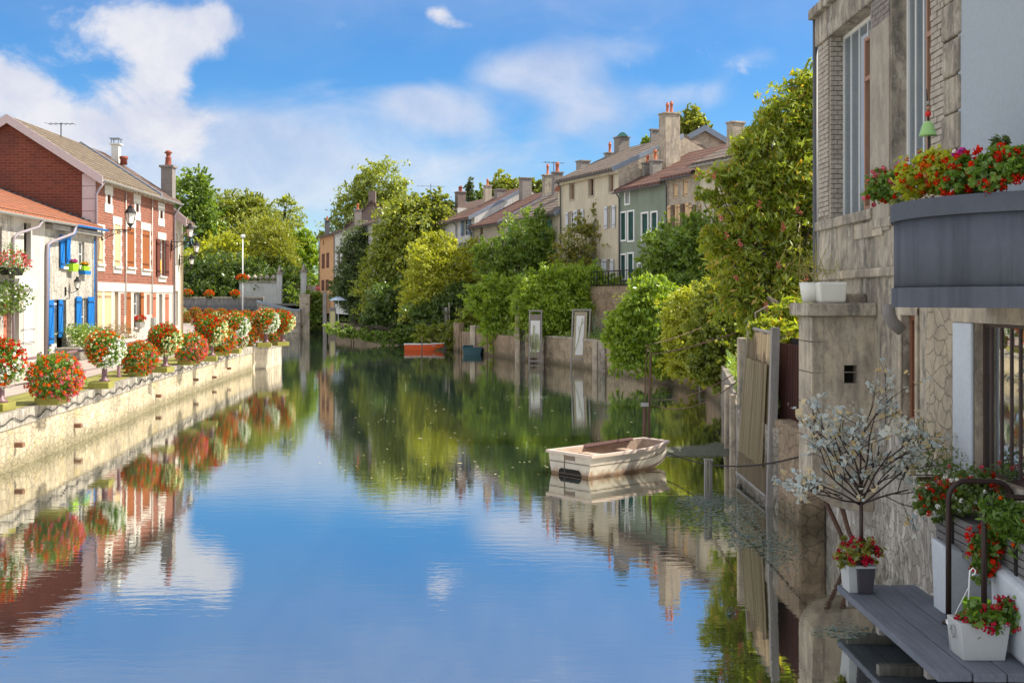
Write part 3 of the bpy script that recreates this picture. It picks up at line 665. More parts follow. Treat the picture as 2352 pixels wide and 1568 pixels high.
# --- brick house
attic = [PL.rect(245.6, 447.6, 253, 469), PL.rect(311.5, 468, 317.7, 487), PL.rect(367, 484.6, 373, 502)]
f1 = [PL.rect(222, 534, 236, 606), PL.rect(262, 516, 275.5, 612), PL.rect(291, 522, 307.7, 613.5), PL.rect(326, 529, 343, 618), PL.rect(365, 550.5, 378, 634)]
g0 = [PL.rect(220, 667.7, 234.4, 764), PL.rect(241, 668, 255.5, 763), PL.rect(263, 670, 272, 776), PL.rect(289.5, 671, 301, 767), PL.rect(307.6, 671, 320, 751),
      PL.rect(349, 673, 358.5, 761), PL.rect(365.5, 675, 373, 768), PL.rect(379, 675, 388, 749)]
zb0, zb1 = zL(300, 670), zL(300, 651); zeave = 10.25
hb = thing('brick_house', 'tall red brick house with white stone surrounds and chestnut shutters', 'house', PL.pt((u218 + u415) / 2, GZ, -4))
MB().wall(PL, u218, u415, zb1, zeave, attic + f1).build('brick_wall', M['brick'], hb)
w0 = MB().wall(PL, u218, u415, GZ, zb0, g0); w0.build('ground_floor_wall', M['white_render'], hb)
MB().pbox(PL, u218 - .02, u415, zb0, zb1, -.2, .035).build('band_course', M['white_trim'], hb)
gab = MB(); D2 = 8.4; zr_ = 12.97
gp = [PL.pt(u218, GZ), PL.pt(u218, zeave), PL.pt(u218, zr_, -4.2), PL.pt(u218, zeave, -D2), PL.pt(u218, GZ, -D2)]
gab.poly(gp); gab.build('gable_wall', M['brick_gable'], hb)
MB().poly([PL.pt(u415, GZ), PL.pt(u415, zeave), PL.pt(u415, zr_, -4.2), PL.pt(u415, zeave, -D2), PL.pt(u415, GZ, -D2)]).poly([PL.pt(u415, GZ, -D2), PL.pt(u218, GZ, -D2), PL.pt(u218, zeave, -D2), PL.pt(u415, zeave, -D2)]).build('back_wall', M['brick_gable'], hb)
sl = (zr_ - zeave) / 4.2
def roofprof(ov, ze, zr, rs, D, th): s = (zr - ze) / rs; return [(ov, ze - ov * s + .03), (-rs, zr + .03), (-D - ov, ze - ov * s + .03), (-D - ov, ze - ov * s + .03 + th), (-rs, zr + .03 + th), (ov, ze - ov * s + .03 + th)]
umid = uL(352)
rf = MB().extr(PL, roofprof(.45, zeave, zr_, 4.2, D2, .14), u218 - .3, umid).build('roof', M['tile_yellow'], hb)
MB().extr(PL, roofprof(.45, zeave + .015, zr_ + .015, 4.2, D2, .11), umid + .25, u415 + .1).build('roof', M['tile_brown'], hb)
MB().extr(PL, roofprof(.47, zeave + .05, zr_ + .05, 4.2, D2, .2), umid, umid + .25).build('fire_wall_strip', M['zinc'], rf)
MB().extr(PL, roofprof(.5, zeave - .26, zr_ - .26, 4.2, D2, .45), u218 - .36, u218 - .3).build('barge_board', M['pinkish'], hb)
mb = MB()
for z in np.arange(7.2, 10.0, .62): mb.pbox(PL, u218 - .045, u218 + .03, z, z + .6, -.62, .04)
mb.build('quoins', M['pinkish'], hb, bevel=.01)
mb = MB()
for i in range(60):
    a = u218 + (u415 - u218) * i / 60; b = u218 + (u415 - u218) * (i + .85) / 60
    mb.pbox(PL, a, b, zeave - .36, zeave - .24, -.05, .06 + .03 * rnd.random()); mb.pbox(PL, a + .1, b + .04, zeave - .24, zeave - .1, -.05, .13 + .03 * rnd.random())
mb.build('cornice', M['concrete_pale'], hb)
gutter(PL, u218 - .3, u415 + .1, zeave - .28, zeave - .28, .53, hb, M['gutter'], .09)
for r, sr in zip(attic, (PL.rect(239.5, 427, 258.4, 489), PL.rect(306, 447, 322.3, 506), PL.rect(362.5, 466, 377.4, 519.7))):
    u0, u1, z0, z1 = sr; a, b, c, d = r; mb = MB()
    mb.pbox(PL, u0, u1, d, z1, .002, .035); mb.pbox(PL, u0, u1, z0, c, .002, .035); mb.pbox(PL, u0 + .12, a, c, d, .002, .03); mb.pbox(PL, b, u1 - .12, c, d, .002, .03)
    mb.build('attic_surround', M['white_trim'], hb); window(PL, r, hb, M['frame_dark'], rec=.12, nx=1, ny=1, w=.03, name='attic_window')
for i, r in enumerate(f1):
    u0, u1, z0, z1 = r; mb = MB(); e = .16
    mb.pbox(PL, u0 - e * 1.6, u1 + e * 1.6, z1, z1 + .42, .002, .035); mb.pbox(PL, u0 - e * 1.3, u1 + e * 1.3, z0 - .36, z0, .002, .045)
    for k in range(8):
        za = z0 + (z1 - z0) * k / 8; zb = z0 + (z1 - z0) * (k + 1) / 8; x = e if k % 2 else e * 1.7
        mb.pbox(PL, u0 - x, u0, za, zb, .002, .03); mb.pbox(PL, u1, u1 + x, za, zb, .002, .03)
    mb.build('window_surround', M['white_trim'], hb); MB().pbox(PL, u0 - .12, u1 + .12, z0 - .1, z0, .002, .14).build('sill', M['white_trim'], hb)
    window(PL, r, hb, M['frame_white'], rec=.18, nx=2, ny=3, name='window')
    mid = (u0 + u1) / 2; m_ = (M['sh_tan'], M['sh_tan'], M['sh_brown'], M['sh_brown'], M['sh_dark'])[i]
    if i < 4: shutter(PL, (u0, mid - .005, z0, z1), hb, m_, -.05); shutter(PL, (mid + .005, u1, z0, z1), hb, m_, -.05)
    else: shutter(PL, (u0 - .62, u0, z0, z1), hb, m_, .05); shutter(PL, (u1, u1 + .62, z0, z1), hb, m_, .05)
for i, (r, m_) in enumerate(zip(g0, ('sh_tan', 'sh_tan', None, 'sh_brown', 'open', 'sh_red', None, 'sh_red'))):
    u0, u1, z0, z1 = r
    if m_ is None:
        dr = MB().pbox(PL, u0, u1, z0, z1, -.22, -.17).build('door', M['sh_tan'] if i == 2 else M['oldwood'], hb); MB().pbox(PL, u0 + .1, u0 + .14, z0 + .95, z0 + 1.1, -.17, -.12).build('handle', M['iron'], dr)
        continue
    window(PL, r, hb, M['frame_white'], rec=.18, nx=2, ny=3)
    if m_ == 'open': shutter(PL, (u1, u1 + .55, z0, z1), hb, M['sh_brown'], .05)
    else: mid = (u0 + u1) / 2; shutter(PL, (u0, mid - .005, z0, z1), hb, M[m_], -.06); shutter(PL, (mid + .005, u1, z0, z1), hb, M[m_], -.06)
    MB().pbox(PL, u0 - .1, u1 + .1, z0 - .1, z0, .002, .12).build('sill', M['white_trim'], hb)
for rr in (PL.rect(277, 674, 285, 765), PL.rect(337, 676, 343.5, 722)): MB().pbox(PL, *rr, -.02, .012).build('brick_panel', M['brick'], hb)
for px in (286.5, 347): u = uL(px); pipe([PL.pt(u, zeave - .4, .07), PL.pt(u, 3.2, .07)], hb, M['white_trim'], .035, 'downpipe')
pipe([PL.pt(u218 - .05, zeave - .35, .5), PL.pt(u218 - .08, zeave - .75, .22), PL.pt(u218 - .08, zeave - 1.0, .1), PL.pt(u218 - .08, GZ, .1)], hb, M['pipe_mauve'], .065)
ux = uL(397.3); pipe([PL.pt(ux, zeave - .35, .5), PL.pt(ux, zeave - .8, .2), PL.pt(ux, zeave - 1.0, .1), PL.pt(ux, GZ, .1)], hb, M['pipe_mauve'], .06)
MB().pbox(PL, uL(346), uL(351), zL(348, 765), zL(348, 729), .0, .2).build('meter_box', M['gutter'], hb, bevel=.02)
ch = MB().box((-21.1, 69.5, 11.15), (.70, .70, 2.1)).box((-21.1, 69.5, 12.2), (.9, .9, .14)).build('chimney', M['brick_grey'], hb, bevel=.015)
MB().lathe((-21.1, 69.5, 12.25), [(.24, 0), (.2, .1), (.17, .45), (.2, .5), (.12, .55), (.15, .75), (.26, .8), (.1, .95)], 12).build('chimney_pot', M['terra_dark'], ch, True)
vb = MB().box((-24.2, 69.2, 12.75), (.44, .44, 1.5)).box((-24.2, 69.2, 13.53), (.66, .66, .06)).build('vent_stack', M['plastic_white'], hb)
mb = MB()
for sx in (-.22, .22):
    for sy in (-.22, .22): mb.box((-24.2 + sx, 69.2 + sy, 13.70), (.04, .04, .3))
mb.box((-24.2, 69.2, 13.87), (.62, .62, .05)); mb.build('vent_cowl', M['zinc'], vb)
MB().lathe((-23.6, 68.8, 12.25), [(.22, 0), (.2, .3), (.26, .35), (.26, .5)], 12).build('ridge_pot', M['terra_dark'], hb, True)
# --- next house beyond the brick house
u430 = u415 + .02; PN = PL
opsn = [(u430 + .45, u430 + 1.0, 6.2, 8.2), (u430 + .45, u430 + 1.0, 2.4, 4.6)]
hn, rfn, s_ = house('narrow_house', 'narrow cream house with ochre drainpipe just beyond the brick house', PN, u430, u430 + 2.1, GZ, 9.3, 8.6, 4.3, 12.6, opsn, M['cream'], M['tile_brown'], ov=.75)
for r in opsn: window(PN, r, hn, M['frame_white']); 
verge(PN, u430 + .03, .08, 9.3, 12.6, 4.3, .75, hn, M['pinkish'], .5)
gutter(PN, u430, u430 + 2.2, 8.72, 8.72, .82, hn, M['gutter'], .09)
pipe([PN.pt(u430 + 1.5, 8.7, .8), PN.pt(u430 + 1.5, 8.3, .3), PN.pt(u430 + 1.5, 8.1, .12), PN.pt(u430 + 1.5, GZ, .12)], hn, M['pipe_ochre'], .07)
# --- blue-shuttered house
zb_e = 7.62
uc0, uc1 = uL(104), u218
bw = [PL.rect(143.5, 545, 149, 612), PL.rect(180, 555, 194, 612), PL.rect(119, 690, 131, 797), PL.rect(182.5, 684, 198, 772)]
door_r = (uL(119), uL(152), GZ + .15, zL(135, 688)); bw[2] = door_r
hc, rfc, s3 = house('blue_shutter_house', 'low white stone house with bright blue shutters, gutter and door shutters', PL, uc0, uc1 - .02, GZ, zb_e, 9.0, 4.9, 9.45, bw, M['white_rough'], M['tile_orange'], ov=.42, rov=(0, .9 * 0))
for i, r in enumerate(bw):
    if i == 2:
        dr = MB().pbox(PL, r[0], r[0] + .95, r[2], r[3], -.2, -.15).build('door', M['frame_white'], hc); MB().pbox(PL, r[0] + .8, r[0] + .9, r[2] + .95, r[2] + .99, -.15, -.08).build('handle', M['iron'], dr)
    else: window(PL, r, hc, M['frame_white'], rec=.14, nx=2, ny=2)
    if i < 2: MB().pbox(PL, r[0] - .15, r[1] + .15, r[2] - .13, r[2], .002, .12).build('sill', M['white_trim'], hc)
for i, (x0, y0, x1, y1, lb) in enumerate([(134.6, 540, 143.5, 616, None), (148.7, 539, 157, 607, None), (108, 689, 118.5, 790, None), (131, 688, 139.5, 774, None), (171, 681, 182.5, 774.7, None), (198, 681.7, 211, 764.4, None)]):
    shutter(PL, PL.rect(x0, y0, x1, y1), hc, M['blue'], .06, .05, brace=True)
gutter(PL, uL(148), uc1 + .35, zb_e - .12, zb_e - .1, .5, hc, M['blue'], .09)
MB().pbox(PL, uc0, uc1, zb_e - .45, zb_e - .24, -.05, .34).build('eave_soffit', M['oldwood'], hc)
pipe([PL.pt(uL(150), zb_e - .18, .5), PL.pt(uL(149), zb_e - .55, .45), PL.pt(uL(138), zb_e - .85, .2), PL.pt(uL(112), zb_e - 1.0, .1), PL.pt(uL(107), zb_e - 1.3, .08), PL.pt(uL(106), GZ, .08)], hc, M['blue'], .055)
pipe([PL.pt(uL(213), zb_e - .6, .08), PL.pt(uL(213), GZ, .08)], hc, M['blue'], .03, 'cable_duct')
# --- cream house and the leftmost house
ub0, ub1 = uL(31), uL(103.5)
bop = [PL.rect(55, 512, 71, 613), (uL(31.5), uL(44), GZ + .1, zL(38, 663)), PL.rect(-5, 505, 5, 600)]
hb2, rfb, s4 = house('cream_house', 'plain cream rendered house with grey gutter and white panelled doorway', PL, ub0, ub1, GZ, zb_e + .02, 9.0, 4.9, 9.47, bop[:2], M['white_render'], M['tile_orange'], ov=.42)
window(PL, bop[0], hb2, M['frame_white'], M['dark'], rec=.35, nx=2, ny=3)
dr = MB().pbox(PL, bop[1][0], bop[1][1], bop[1][2], bop[1][3], -.3, -.25).build('door', M['oldwood'], hb2)
mb = MB(); a = PL.rect(52.5, 663, 73, 789)
for k in range(5): u = a[0] + (a[1] - a[0]) * k / 5; mb.pbox(PL, u + .01, u + (a[1] - a[0]) / 5 - .01, a[2], a[3], .005, .04)
pp = mb.build('panel_shutter', M['frame_white'], hb2)
for z in (a[2] + .05, a[2] + .6): MB().pbox(PL, a[0] - .25, a[1] + .25, z, z + .02, .04, .06).build('hinge', M['iron'], pp)
sg = PL.rect(33, 640.6, 76, 662.7); s5 = MB().pbox(PL, *sg, .02, .2).build('sign_box', M['frame_white'], hb2, bevel=.01); MB().pbox(PL, sg[0] + .25, sg[0] + .38, sg[2] + .25, sg[3] - .2, .2, .206).build('sign_mark', M['iron'], s5)
gutter(PL, uL(75), uL(150), zb_e - .14, zb_e - .12, .5, hb2, M['gutter'], .1)
pipe([PL.pt(uL(149), zb_e - .2, .5), PL.pt(uL(146), zb_e - .55, .45), PL.pt(uL(112), zb_e - 1.0, .15), PL.pt(uL(104), zb_e - 1.15, .12), PL.pt(uL(103), zb_e - 1.5, .1), PL.pt(uL(102), GZ, .1)], hb2, M['pipe_mauve'], .07)
ua0 = uL(-30)
aop = [PL.rect(-12, 520, 4, 612), (uL(8), uL(24), GZ + .1, zL(16, 690))]; aop += [(a_ - 3.2, a_ - 2.2, b_, b_ + 1.7) for a_, b_ in ((uL(-12), 5.2), (uL(-12), 2.4), (uL(-12) - 3, 5.2), (uL(-12) - 3, 2.4))]
ha, rfa, s6 = house('stone_front_house', 'cream stone house at the picture edge with wooden door and window box', PL, ua0 - 9, ub0 - .01, GZ, zb_e + .04, 9.0, 4.9, 9.5, aop, M['white_rough'], M['tile_orange'], ov=.42)
[window(PL, r_, ha, M['frame_brown']) for r_ in [aop[0]] + aop[2:]]; MB().pbox(PL, *aop[1], -.2, -.14).build('door', M['sh_red'], ha)
gutter(PL, ua0 - 9, uL(72), zb_e - .13, zb_e - .13, .5, ha, M['gutter'], .1)
pipe([PL.pt(uL(71), zb_e - .2, .5), PL.pt(uL(66), zb_e - .5, .42), PL.pt(uL(34), zb_e - .85, .15), PL.pt(uL(27), zb_e - 1.0, .12), PL.pt(uL(25), zb_e - 1.3, .1), PL.pt(uL(25), GZ, .1)], ha, M['pipe_mauve'], .06)
mb = MB()                                       # coping where the low roofs meet the brick gable, and ridge tiles
for i in range(16):
    o = -.2 - i * .3; mb.pbox(PL, uc1 - .16, uc1 - .03, zb_e - o * .373 + .1, zb_e - o * .373 + .30, o - .3, o)
mb.build('roof_flashing', M['gutter_dark'], hc)

# wall lamp, window boxes, base shrubs
def lantern(mb_frame, mb_glass, c, s):
    x, y, z = c
    mb_glass.lathe((x, y, z), [(.15 * s, 0), (.24 * s, .5 * s)], 4)
    for k in range(4):
        q = math.pi / 2 * k; mb_frame.tube([(x + .155 * s * math.cos(q), y + .155 * s * math.sin(q), z), (x + .25 * s * math.cos(q), y + .25 * s * math.sin(q), z + .5 * s)], .014 * s, 4)
    mb_frame.lathe((x, y, z - .06 * s), [(.03 * s, -.12 * s), (.07 * s, -.06 * s), (.16 * s, .05 * s), (.16 * s, .07 * s)], 8)
    mb_frame.lathe((x, y, z + .5 * s), [(.29 * s, 0), (.29 * s, .03 * s), (.2 * s, .17 * s), (.12 * s, .24 * s), (.12 * s, .3 * s), (.14 * s, .32 * s), (.03 * s, .4 * s), (.02 * s, .46 * s)], 8)
def scroll(mb, c, r, turns, pl, r0=.015, flip=1):
    pts = []
    for i in range(int(18 * turns) + 1):
        q = i / 18 * 2 * math.pi; rr = r * (1 - i / (18 * turns) * .8); pts.append(pl.pt(0, c[1] + rr * math.sin(q) * flip, 0) if False else (c[0] + rr * math.cos(q), c[2], c[1] + rr * math.sin(q) * flip))
    mb.tube(pts, r0, 5)
def street_lamp(label, wallx, y, armz, reach, s=1.0):
    t = thing('street_lamp', label, 'street lamp', (wallx, y, armz), 'wrought iron bracket lamps on the houses')
    br = MB(); br.tube([(wallx - .05, y, armz), (wallx + reach, y, armz)], .022, 6); br.box((wallx + .02, y, armz - .2), (.04, .09, .7))
    for cx, cz, r, tn in ((.22, -.3, .17, 1.6), (.5, -.17, .14, 1.5), (.82, -.14, .12, 1.5), (1.08, -.12, .1, 1.4)):
        if cx < reach: scroll(br, (wallx + cx * reach / 1.35, armz + cz, y), r, tn, None)
    pts = [(wallx, y, armz - .55)] + [(wallx + reach * f, y, armz - .5 * (1 - f) ** 1.6 - .03) for f in (.2, .4, .6, .8, 1)]; br.tube(pts, .016, 5)
    br.tube([(wallx + reach, y, armz - .05), (wallx + reach, y, armz + .2)], .025, 6)
    br.build('bracket', M['iron'], t, True)
    fr, gl = MB(), MB(); lantern(fr, gl, (wallx + reach, y, armz + .3), s)
    f = fr.build('lantern', M['iron'], t); gl.build('lantern_glass', M['lamp_glass'], f)
    return t
street_lamp('black iron bracket lamp over the blue gutter, nearest of the lamps', -20.6, 56.8, 7.55, 1.45, 1.05)
street_lamp('bracket lamp on the far corner of the brick house beside the drainpipe', -20.95, 69.6, 7.6, 1.15, .95)
street_lamp('bracket lamp hanging just below the corner lamp of the brick house', -21.0, 71.4, 6.75, 1.1, .8)
street_lamp('smallest and lowest bracket lamp, on the narrow cream house corner', -21.0, 72.0, 6.0, .62, .72)
t = thing('wall_lamp', 'small black carriage lamp on the white wall of the blue shuttered house', 'wall lamp', PL.pt(uL(149), zL(149, 665), 0))
fr, gl = MB(), MB(); p = PL.pt(uL(160), zL(160, 662), .35); lantern(fr, gl, p, .6); fr.tube([PL.pt(uL(149), p.z - .1, .02), PL.pt(uL(152), p.z - .22, .25), (p.x, p.y, p.z - .1)], .018, 5); fr.box(PL.pt(uL(149), p.z - .15, .03), (.05, .1, .4))
f = fr.build('lantern', M['iron'], t); gl.build('lantern_glass', M['lamp_glass'], f)

def posy(name, label, cat, c, r, potm, pot, leaf, flowers, group=None, nleaf=260, seed=1, trail=0.0, heads_r=.05, psz=.05, lsz=.07, sq=(1, 1, .75), parent=None):
    """small planted pot: pot = (w, d, h) tapered box or None"""
    rs = np.random.RandomState(seed); t = thing(name, label, cat, c, group) if parent is None else parent
    if pot: MB().box((c[0], c[1], c[2] + pot[2] / 2), (pot[0] * .78, pot[1] * .78, pot[2]), 0, 1.28, 1.28).build('pot', potm, t, bevel=.01)
    z0 = c[2] + (pot[2] if pot else 0) + r * .35
    u = unit(rs.normal(size=(nleaf, 3))); P = u * r * rs.uniform(.3, 1, (nleaf, 1)) * np.array(sq) + np.array([0, 0, z0 - c[2]]); P[:, 2] -= trail * np.abs(rs.normal(size=nleaf)) * (np.linalg.norm(P[:, :2], axis=1) > r * .5)
    link('foliage', raw_mesh('foliage', leaf_quads(rs, P, u, lsz, lsz * .8)), leaf, t)
    for fm, n in flowers:
        u = unit(rs.normal(size=(n, 3))); u[:, 2] = np.abs(u[:, 2]) * .9 - .1 - (trail > 0) * .3; P = u * r * rs.uniform(.85, 1.12, (n, 1)) * np.array(sq) + np.array([0, 0, z0 - c[2]])
        link('blossoms', raw_mesh('blossoms', heads(rs, P, 10, heads_r, psz)), fm, t)
    return t
p = PL.pt(uL(159), zL(159, 623), .16); posy('window_box', 'lime green pot of magenta flowers on the upper sill with blue shutters', 'flower pot', p, .3, M['lime'], (.35, .75, .35), M['lf_ger'], [(M['fl_magenta'], 40)], seed=3, sq=(.6, 1, .4))
p = PL.pt(uL(187), zL(187, 622), .14); posy('window_box', 'lime green pot of yellow pansies on a blue ledge under the white window', 'flower pot', p, .28, M['lime'], (.3, .8, .22), M['lf_ger'], [(M['yellow'], 22), (M['fl_orange'], 16)], seed=4, sq=(.6, 1, .4))
b = PL.rect(181, 622, 195, 630); tag(MB().pbox(PL, *b, .0, .3).build('window_ledge', M['blue']), 'blue wooden ledge holding the pot of yellow pansies', 'ledge')
p = PL.pt(uL(316), zL(316, 752), .14); posy('window_box', 'grey trough of red geraniums on the open ground floor window of the brick house', 'flower box', p, .42, M['gutter'], (.32, .9, .3), M['lf_ger'], [(M['fl_red'], 60), (M['fl_pink'], 20)], seed=5, sq=(.7, 1.1, .7))
p = PL.pt(uL(10), zL(10, 632), .3); posy('window_box', 'hanging box of pink geraniums spilling from the leftmost upper window', 'flower box', p, .95, M['dark'], (.4, 1.6, .3), M['lf_ger'], [(M['fl_pink'], 150), (M['fl_white'], 30), (M['fl_red'], 40)], nleaf=900, seed=6, sq=(.6, 1.5, .75), trail=.15)
p = PL.pt(uL(6), zL(6, 700), .25); posy('climbing_plant', 'dark leafy creeper trailing over the wooden door at the picture edge', 'plant', p, 1.0, None, None, M['lf_dark'], [(M['fl_white'], 20)], nleaf=700, seed=7, sq=(.35, 2.3, .8), lsz=.13)
p = PL.pt(uL(372), zL(372, 630), .02); tag(MB().pbox(PL, uL(368.5), uL(372.5), zL(370, 628), zL(370, 596), -.12, -.04).build('yellow_bottle', M['yellow'], None, bevel=.04), 'yellow bottle standing in the open upper window of the brick house', 'bottle')
def shrub(name, label, c, r, mat, n, leaf, seed, sq=(1, 1, .8), cat='shrub', group=None, kind=None, clump=.3, droop=.1, flowers=(), stem=True):
    rs = np.random.RandomState(seed); t = thing(name, label, cat, c, group)
    if stem:
        mb = MB()
        for k in range(5): q = rs.rand() * 6.28; mb.tube([(c[0], c[1], c[2]), (c[0] + .5 * r * sq[0] * math.cos(q), c[1] + .5 * r * sq[1] * math.sin(q), c[2] + r * sq[2] * 1.1)], .02 + .012 * r, 5)
        mb.build('stems', M['bark'], t)
    P, O = crown_points(rs, [((0, 0, r * sq[2]), r * sq[0], r * sq[1], r * sq[2], 1)], n, clump, 24, .4)
    link('foliage', raw_mesh('foliage', leaf_quads(rs, P, O, leaf[0], leaf[1], droop)), mat, t)
    for fm, k in flowers:
        P, O = crown_points(rs, [((0, 0, r * sq[2]), r * sq[0] * 1.05, r * sq[1] * 1.05, r * sq[2] * 1.05, 1)], k, .05, 1, .85)
        link('blossoms', raw_mesh('blossoms', heads(rs, P, 9, .055, .05)), fm, t)
    return t
p = PL.pt(uL(147), GZ + .65, .9); shrub('shrub', 'round dark green shrub with yellow tips by the blue door', (p.x, p.y, GZ + .5), .85, M['lf_mid'], 2600, (.10, .045), 11, (1, 1.5, .62), flowers=((M['fl_cream'], 60),))
p = PL.pt(uL(216), GZ + .65, .9); shrub('shrub', 'dry brownish heather shrub between the blue shuttered house and brick house', (p.x, p.y, GZ + .45), .75, leafmat('heather_sprig', (.14, .10, .05), (.22, .17, .08)), 2600, (.08, .03), 12, (1, 1.9, .68))
tag(MB().pbox(PL, uL(107), uL(168), GZ, GZ + .55, .35, 1.5).build('stone_planter', M['rubble_dark'], None, bevel=.04), 'low stone planter wall under the dark green shrub', 'planter')
tag(MB().pbox(PL, uL(180), uL(232), GZ, GZ + .5, .35, 1.5).build('stone_planter', M['rubble_dark'], None, bevel=.04), 'low stone planter wall under the brownish heather shrub', 'planter')
# aerials on the left roofs
def aerial(label, p, h, n, w, yaw=0.0):
    t = MB().tube([p, (p[0], p[1], p[2] + h)], .03, 5); cx, cy = math.cos(yaw), math.sin(yaw)
    t.tube([(p[0] - cx * w, p[1] - cy * w, p[2] + h * .93), (p[0] + cx * w, p[1] + cy * w, p[2] + h * .93)], .018, 4)
    for i in range(n):
        f = -1 + 2 * i / (n - 1); q = .35 * (1.2 - .3 * f); t.tube([(p[0] + cx * w * f - cy * q, p[1] + cy * w * f + cx * q, p[2] + h * .93), (p[0] + cx * w * f + cy * q, p[1] + cy * w * f - cx * q, p[2] + h * .93)], .012, 4)
    return tag(t.build('roof_aerial', M['iron']), label, 'aerial', 'television aerials on roofs')
aerial('small aerial on the ochre tiled ridge of the brick house', (-24.9, 62.5, 13.0), .8, 6, .7)

# ------------------------------------------------------------------ flower balls and rail along the quay
def ball_mesh(rs, r, nl, leaf, sets, squash=(1, 1, .95)):
    u = unit(rs.normal(size=(nl, 3))); dirs = [(unit(rs.normal(size=3)), rs.uniform(-.10, .12)) for _ in range(9)]
    bumpy = lambda w: 1 + sum(g * np.maximum(0, w @ dv) ** 4 for dv, g in dirs)[:, None]
    P = u * r * (rs.uniform(.45, 1.0, (nl, 1)) ** .6) * np.array(squash) * (1 + .10 * rs.normal(size=(nl, 1))) * bumpy(u)
    out = [raw_mesh('foliage', leaf_quads(rs, P, u, leaf, leaf * .85))]
    for fm, n, fn, hr, pz in sets:
        w = unit(rs.normal(size=(n * 6, 3))); w = w[fn(w)][:n]
        P = w * r * rs.uniform(.90, 1.05, (len(w), 1)) * np.array(squash) * bumpy(w); P = P + np.repeat(rs.normal(size=(len(w) // 5 + 1, 3)) * .03, 5, axis=0)[:len(w)]; out.append(raw_mesh('blossoms', heads(rs, P, 9, hr, pz)))
    return out
rs0 = np.random.RandomState(77)
side_w = lambda w: (w[:, 0] * .9 - w[:, 2] * .55) > .35
side_r = lambda w: (w[:, 0] * .9 - w[:, 2] * .55) < .45
low_r = lambda w: (w[:, 2] < .35) ; top_r = lambda w: (w[:, 2] > -.25); anyw = lambda w: w[:, 2] > -2
right_ = lambda w: w[:, 0] - .3 * w[:, 2] > .35
KIN = {'tall': [], 'low': [], 'red': [], 'pink': []}
KIN['tall'] = (ball_mesh(rs0, .56, 2600, .08, [(0, 170, side_r, .055, .05), (0, 105, side_w, .052, .055), (0, 70, anyw, .04, .045)]), [M['lf_ger'], M['fl_orange'], M['fl_white'], M['fl_cream']])
KIN['cream'] = (ball_mesh(rs0, .57, 2600, .08, [(0, 230, side_r, .055, .05), (0, 130, side_w, .052, .052), (0, 120, anyw, .05, .045)]), [M['lf_ger'], M['fl_red'], M['fl_cream'], M['fl_orange']])
KIN['low'] = (ball_mesh(rs0, .66, 2600, .08, [(0, 270, anyw, .058, .052), (0, 80, top_r, .05, .048), (0, 60, right_, .05, .05)]), [M['lf_ger'], M['fl_orange'], M['fl_red'], M['fl_pink']])
KIN['pinky'] = (ball_mesh(rs0, .66, 2600, .08, [(0, 230, anyw, .058, .052), (0, 90, right_, .055, .05), (0, 60, low_r, .05, .05)]), [M['lf_ger'], M['fl_orange'], M['fl_pink'], M['fl_pink']])
KIN['red'] = (ball_mesh(rs0, .58, 2400, .08, [(0, 200, top_r, .055, .05), (0, 90, low_r, .05, .05), (0, 110, side_w, .05, .05)]), [M['lf_ger'], M['fl_red'], M['fl_orange'], M['fl_white']])
post_me = MB().lathe((0, 0, 0), [(.16, 0), (.16, .05), (.085, .1), (.075, .5), (.075, .95)], 12); plinth_me = MB().box((-.1, 0, -.1), (.62, .7, .2))
protos = {}
def flower_ball(kind, tall, label, p, s=1.0, rz=0.0, group='balls of flowers lining the quay'):
    key = (kind, tall)
    if key not in protos:
        t = thing('flower_ball', label, 'flower ball', p, group, rz); meshes, mats = KIN[kind]; zc = .97 if tall else .47
        for i, (me, m_) in enumerate(zip(meshes, mats)):
            me = me.copy()
            o = link('foliage' if i == 0 else 'blossoms', me, m_, t); o.location = (0, 0, zc)
        if tall: post_me.build('post', M['rail'], t, True, local=True)
        plinth_me.build('plinth', M['moss'], t, bevel=.02, local=True)
        protos[key] = t
    else:
        t = copy_tree(protos[key]); t['label'] = label; t.location = p; t.rotation_euler = (0, 0, rz); t['group'] = group
    t.scale = (s, s, s); return t
zt = GZ + .22
def tallb(px, y_base, kind, label, s=1.0, rz=0.0):
    p = gz(px, y_base, zt); return flower_ball(kind, True, label, (p.x, p.y, zt), s, rz)
def lowb(px, y_gr, kind, label, s=1.0, rz=0.0):
    p = gz(px, y_gr, GZ); return flower_ball(kind, False, label, (p.x - .28, p.y + .1, GZ + .2), s, rz)
tallb(2, 924, 'red', 'post top flower ball cut by the picture edge, white petunias on its right side', 1.0)
tallb(240, 876, 'tall', 'post top flower ball with a big white right side before the brick house', 1.0, .1)
tallb(380, 842, 'cream', 'post top flower ball, orange above and pale cream at right, before the bare drainpipe', 1.0, -.1)
tallb(486, 817, 'cream', 'post top flower ball, red above cream, just left of the middle low ball', 1.15, .2)
tallb(541, 800, 'tall', 'post top flower ball with a white right side, third from the quay corner', 1.2, .1)
tallb(611, 786.5, 'tall', 'pale post top flower ball on a dark post above the quay pier', 1.3, .3)
tallb(649, 784.5, 'cream', 'rightmost flower ball of all, orange and white at the quay corner', 1.2, .6)
lowb(149, 929, 'pinky', 'largest low flower ball, orange and pink, standing by the grassy slab', .98, 0)
lowb(337, 865, 'low', 'low ball of orange geraniums in front of the brick house shutters', .95, .3)
lowb(452, 838, 'pinky', 'low ball of red and pink geraniums, fourth along the quay edge', 1.0, -.3)
lowb(521, 816, 'low', 'low ball of orange red geraniums beside the concrete step in the coping', 1.08, .5)
lowb(575, 796, 'low', 'low ball of orange geraniums just before the quay pier', 1.12, .9)
lowb(634, 789, 'pinky', 'low orange ball at the quay corner under the rightmost flower ball', 1.1, .2)
lowb(561, 803, 'red', 'low red flower ball tucked between two post top balls near the pier', .9, .2)
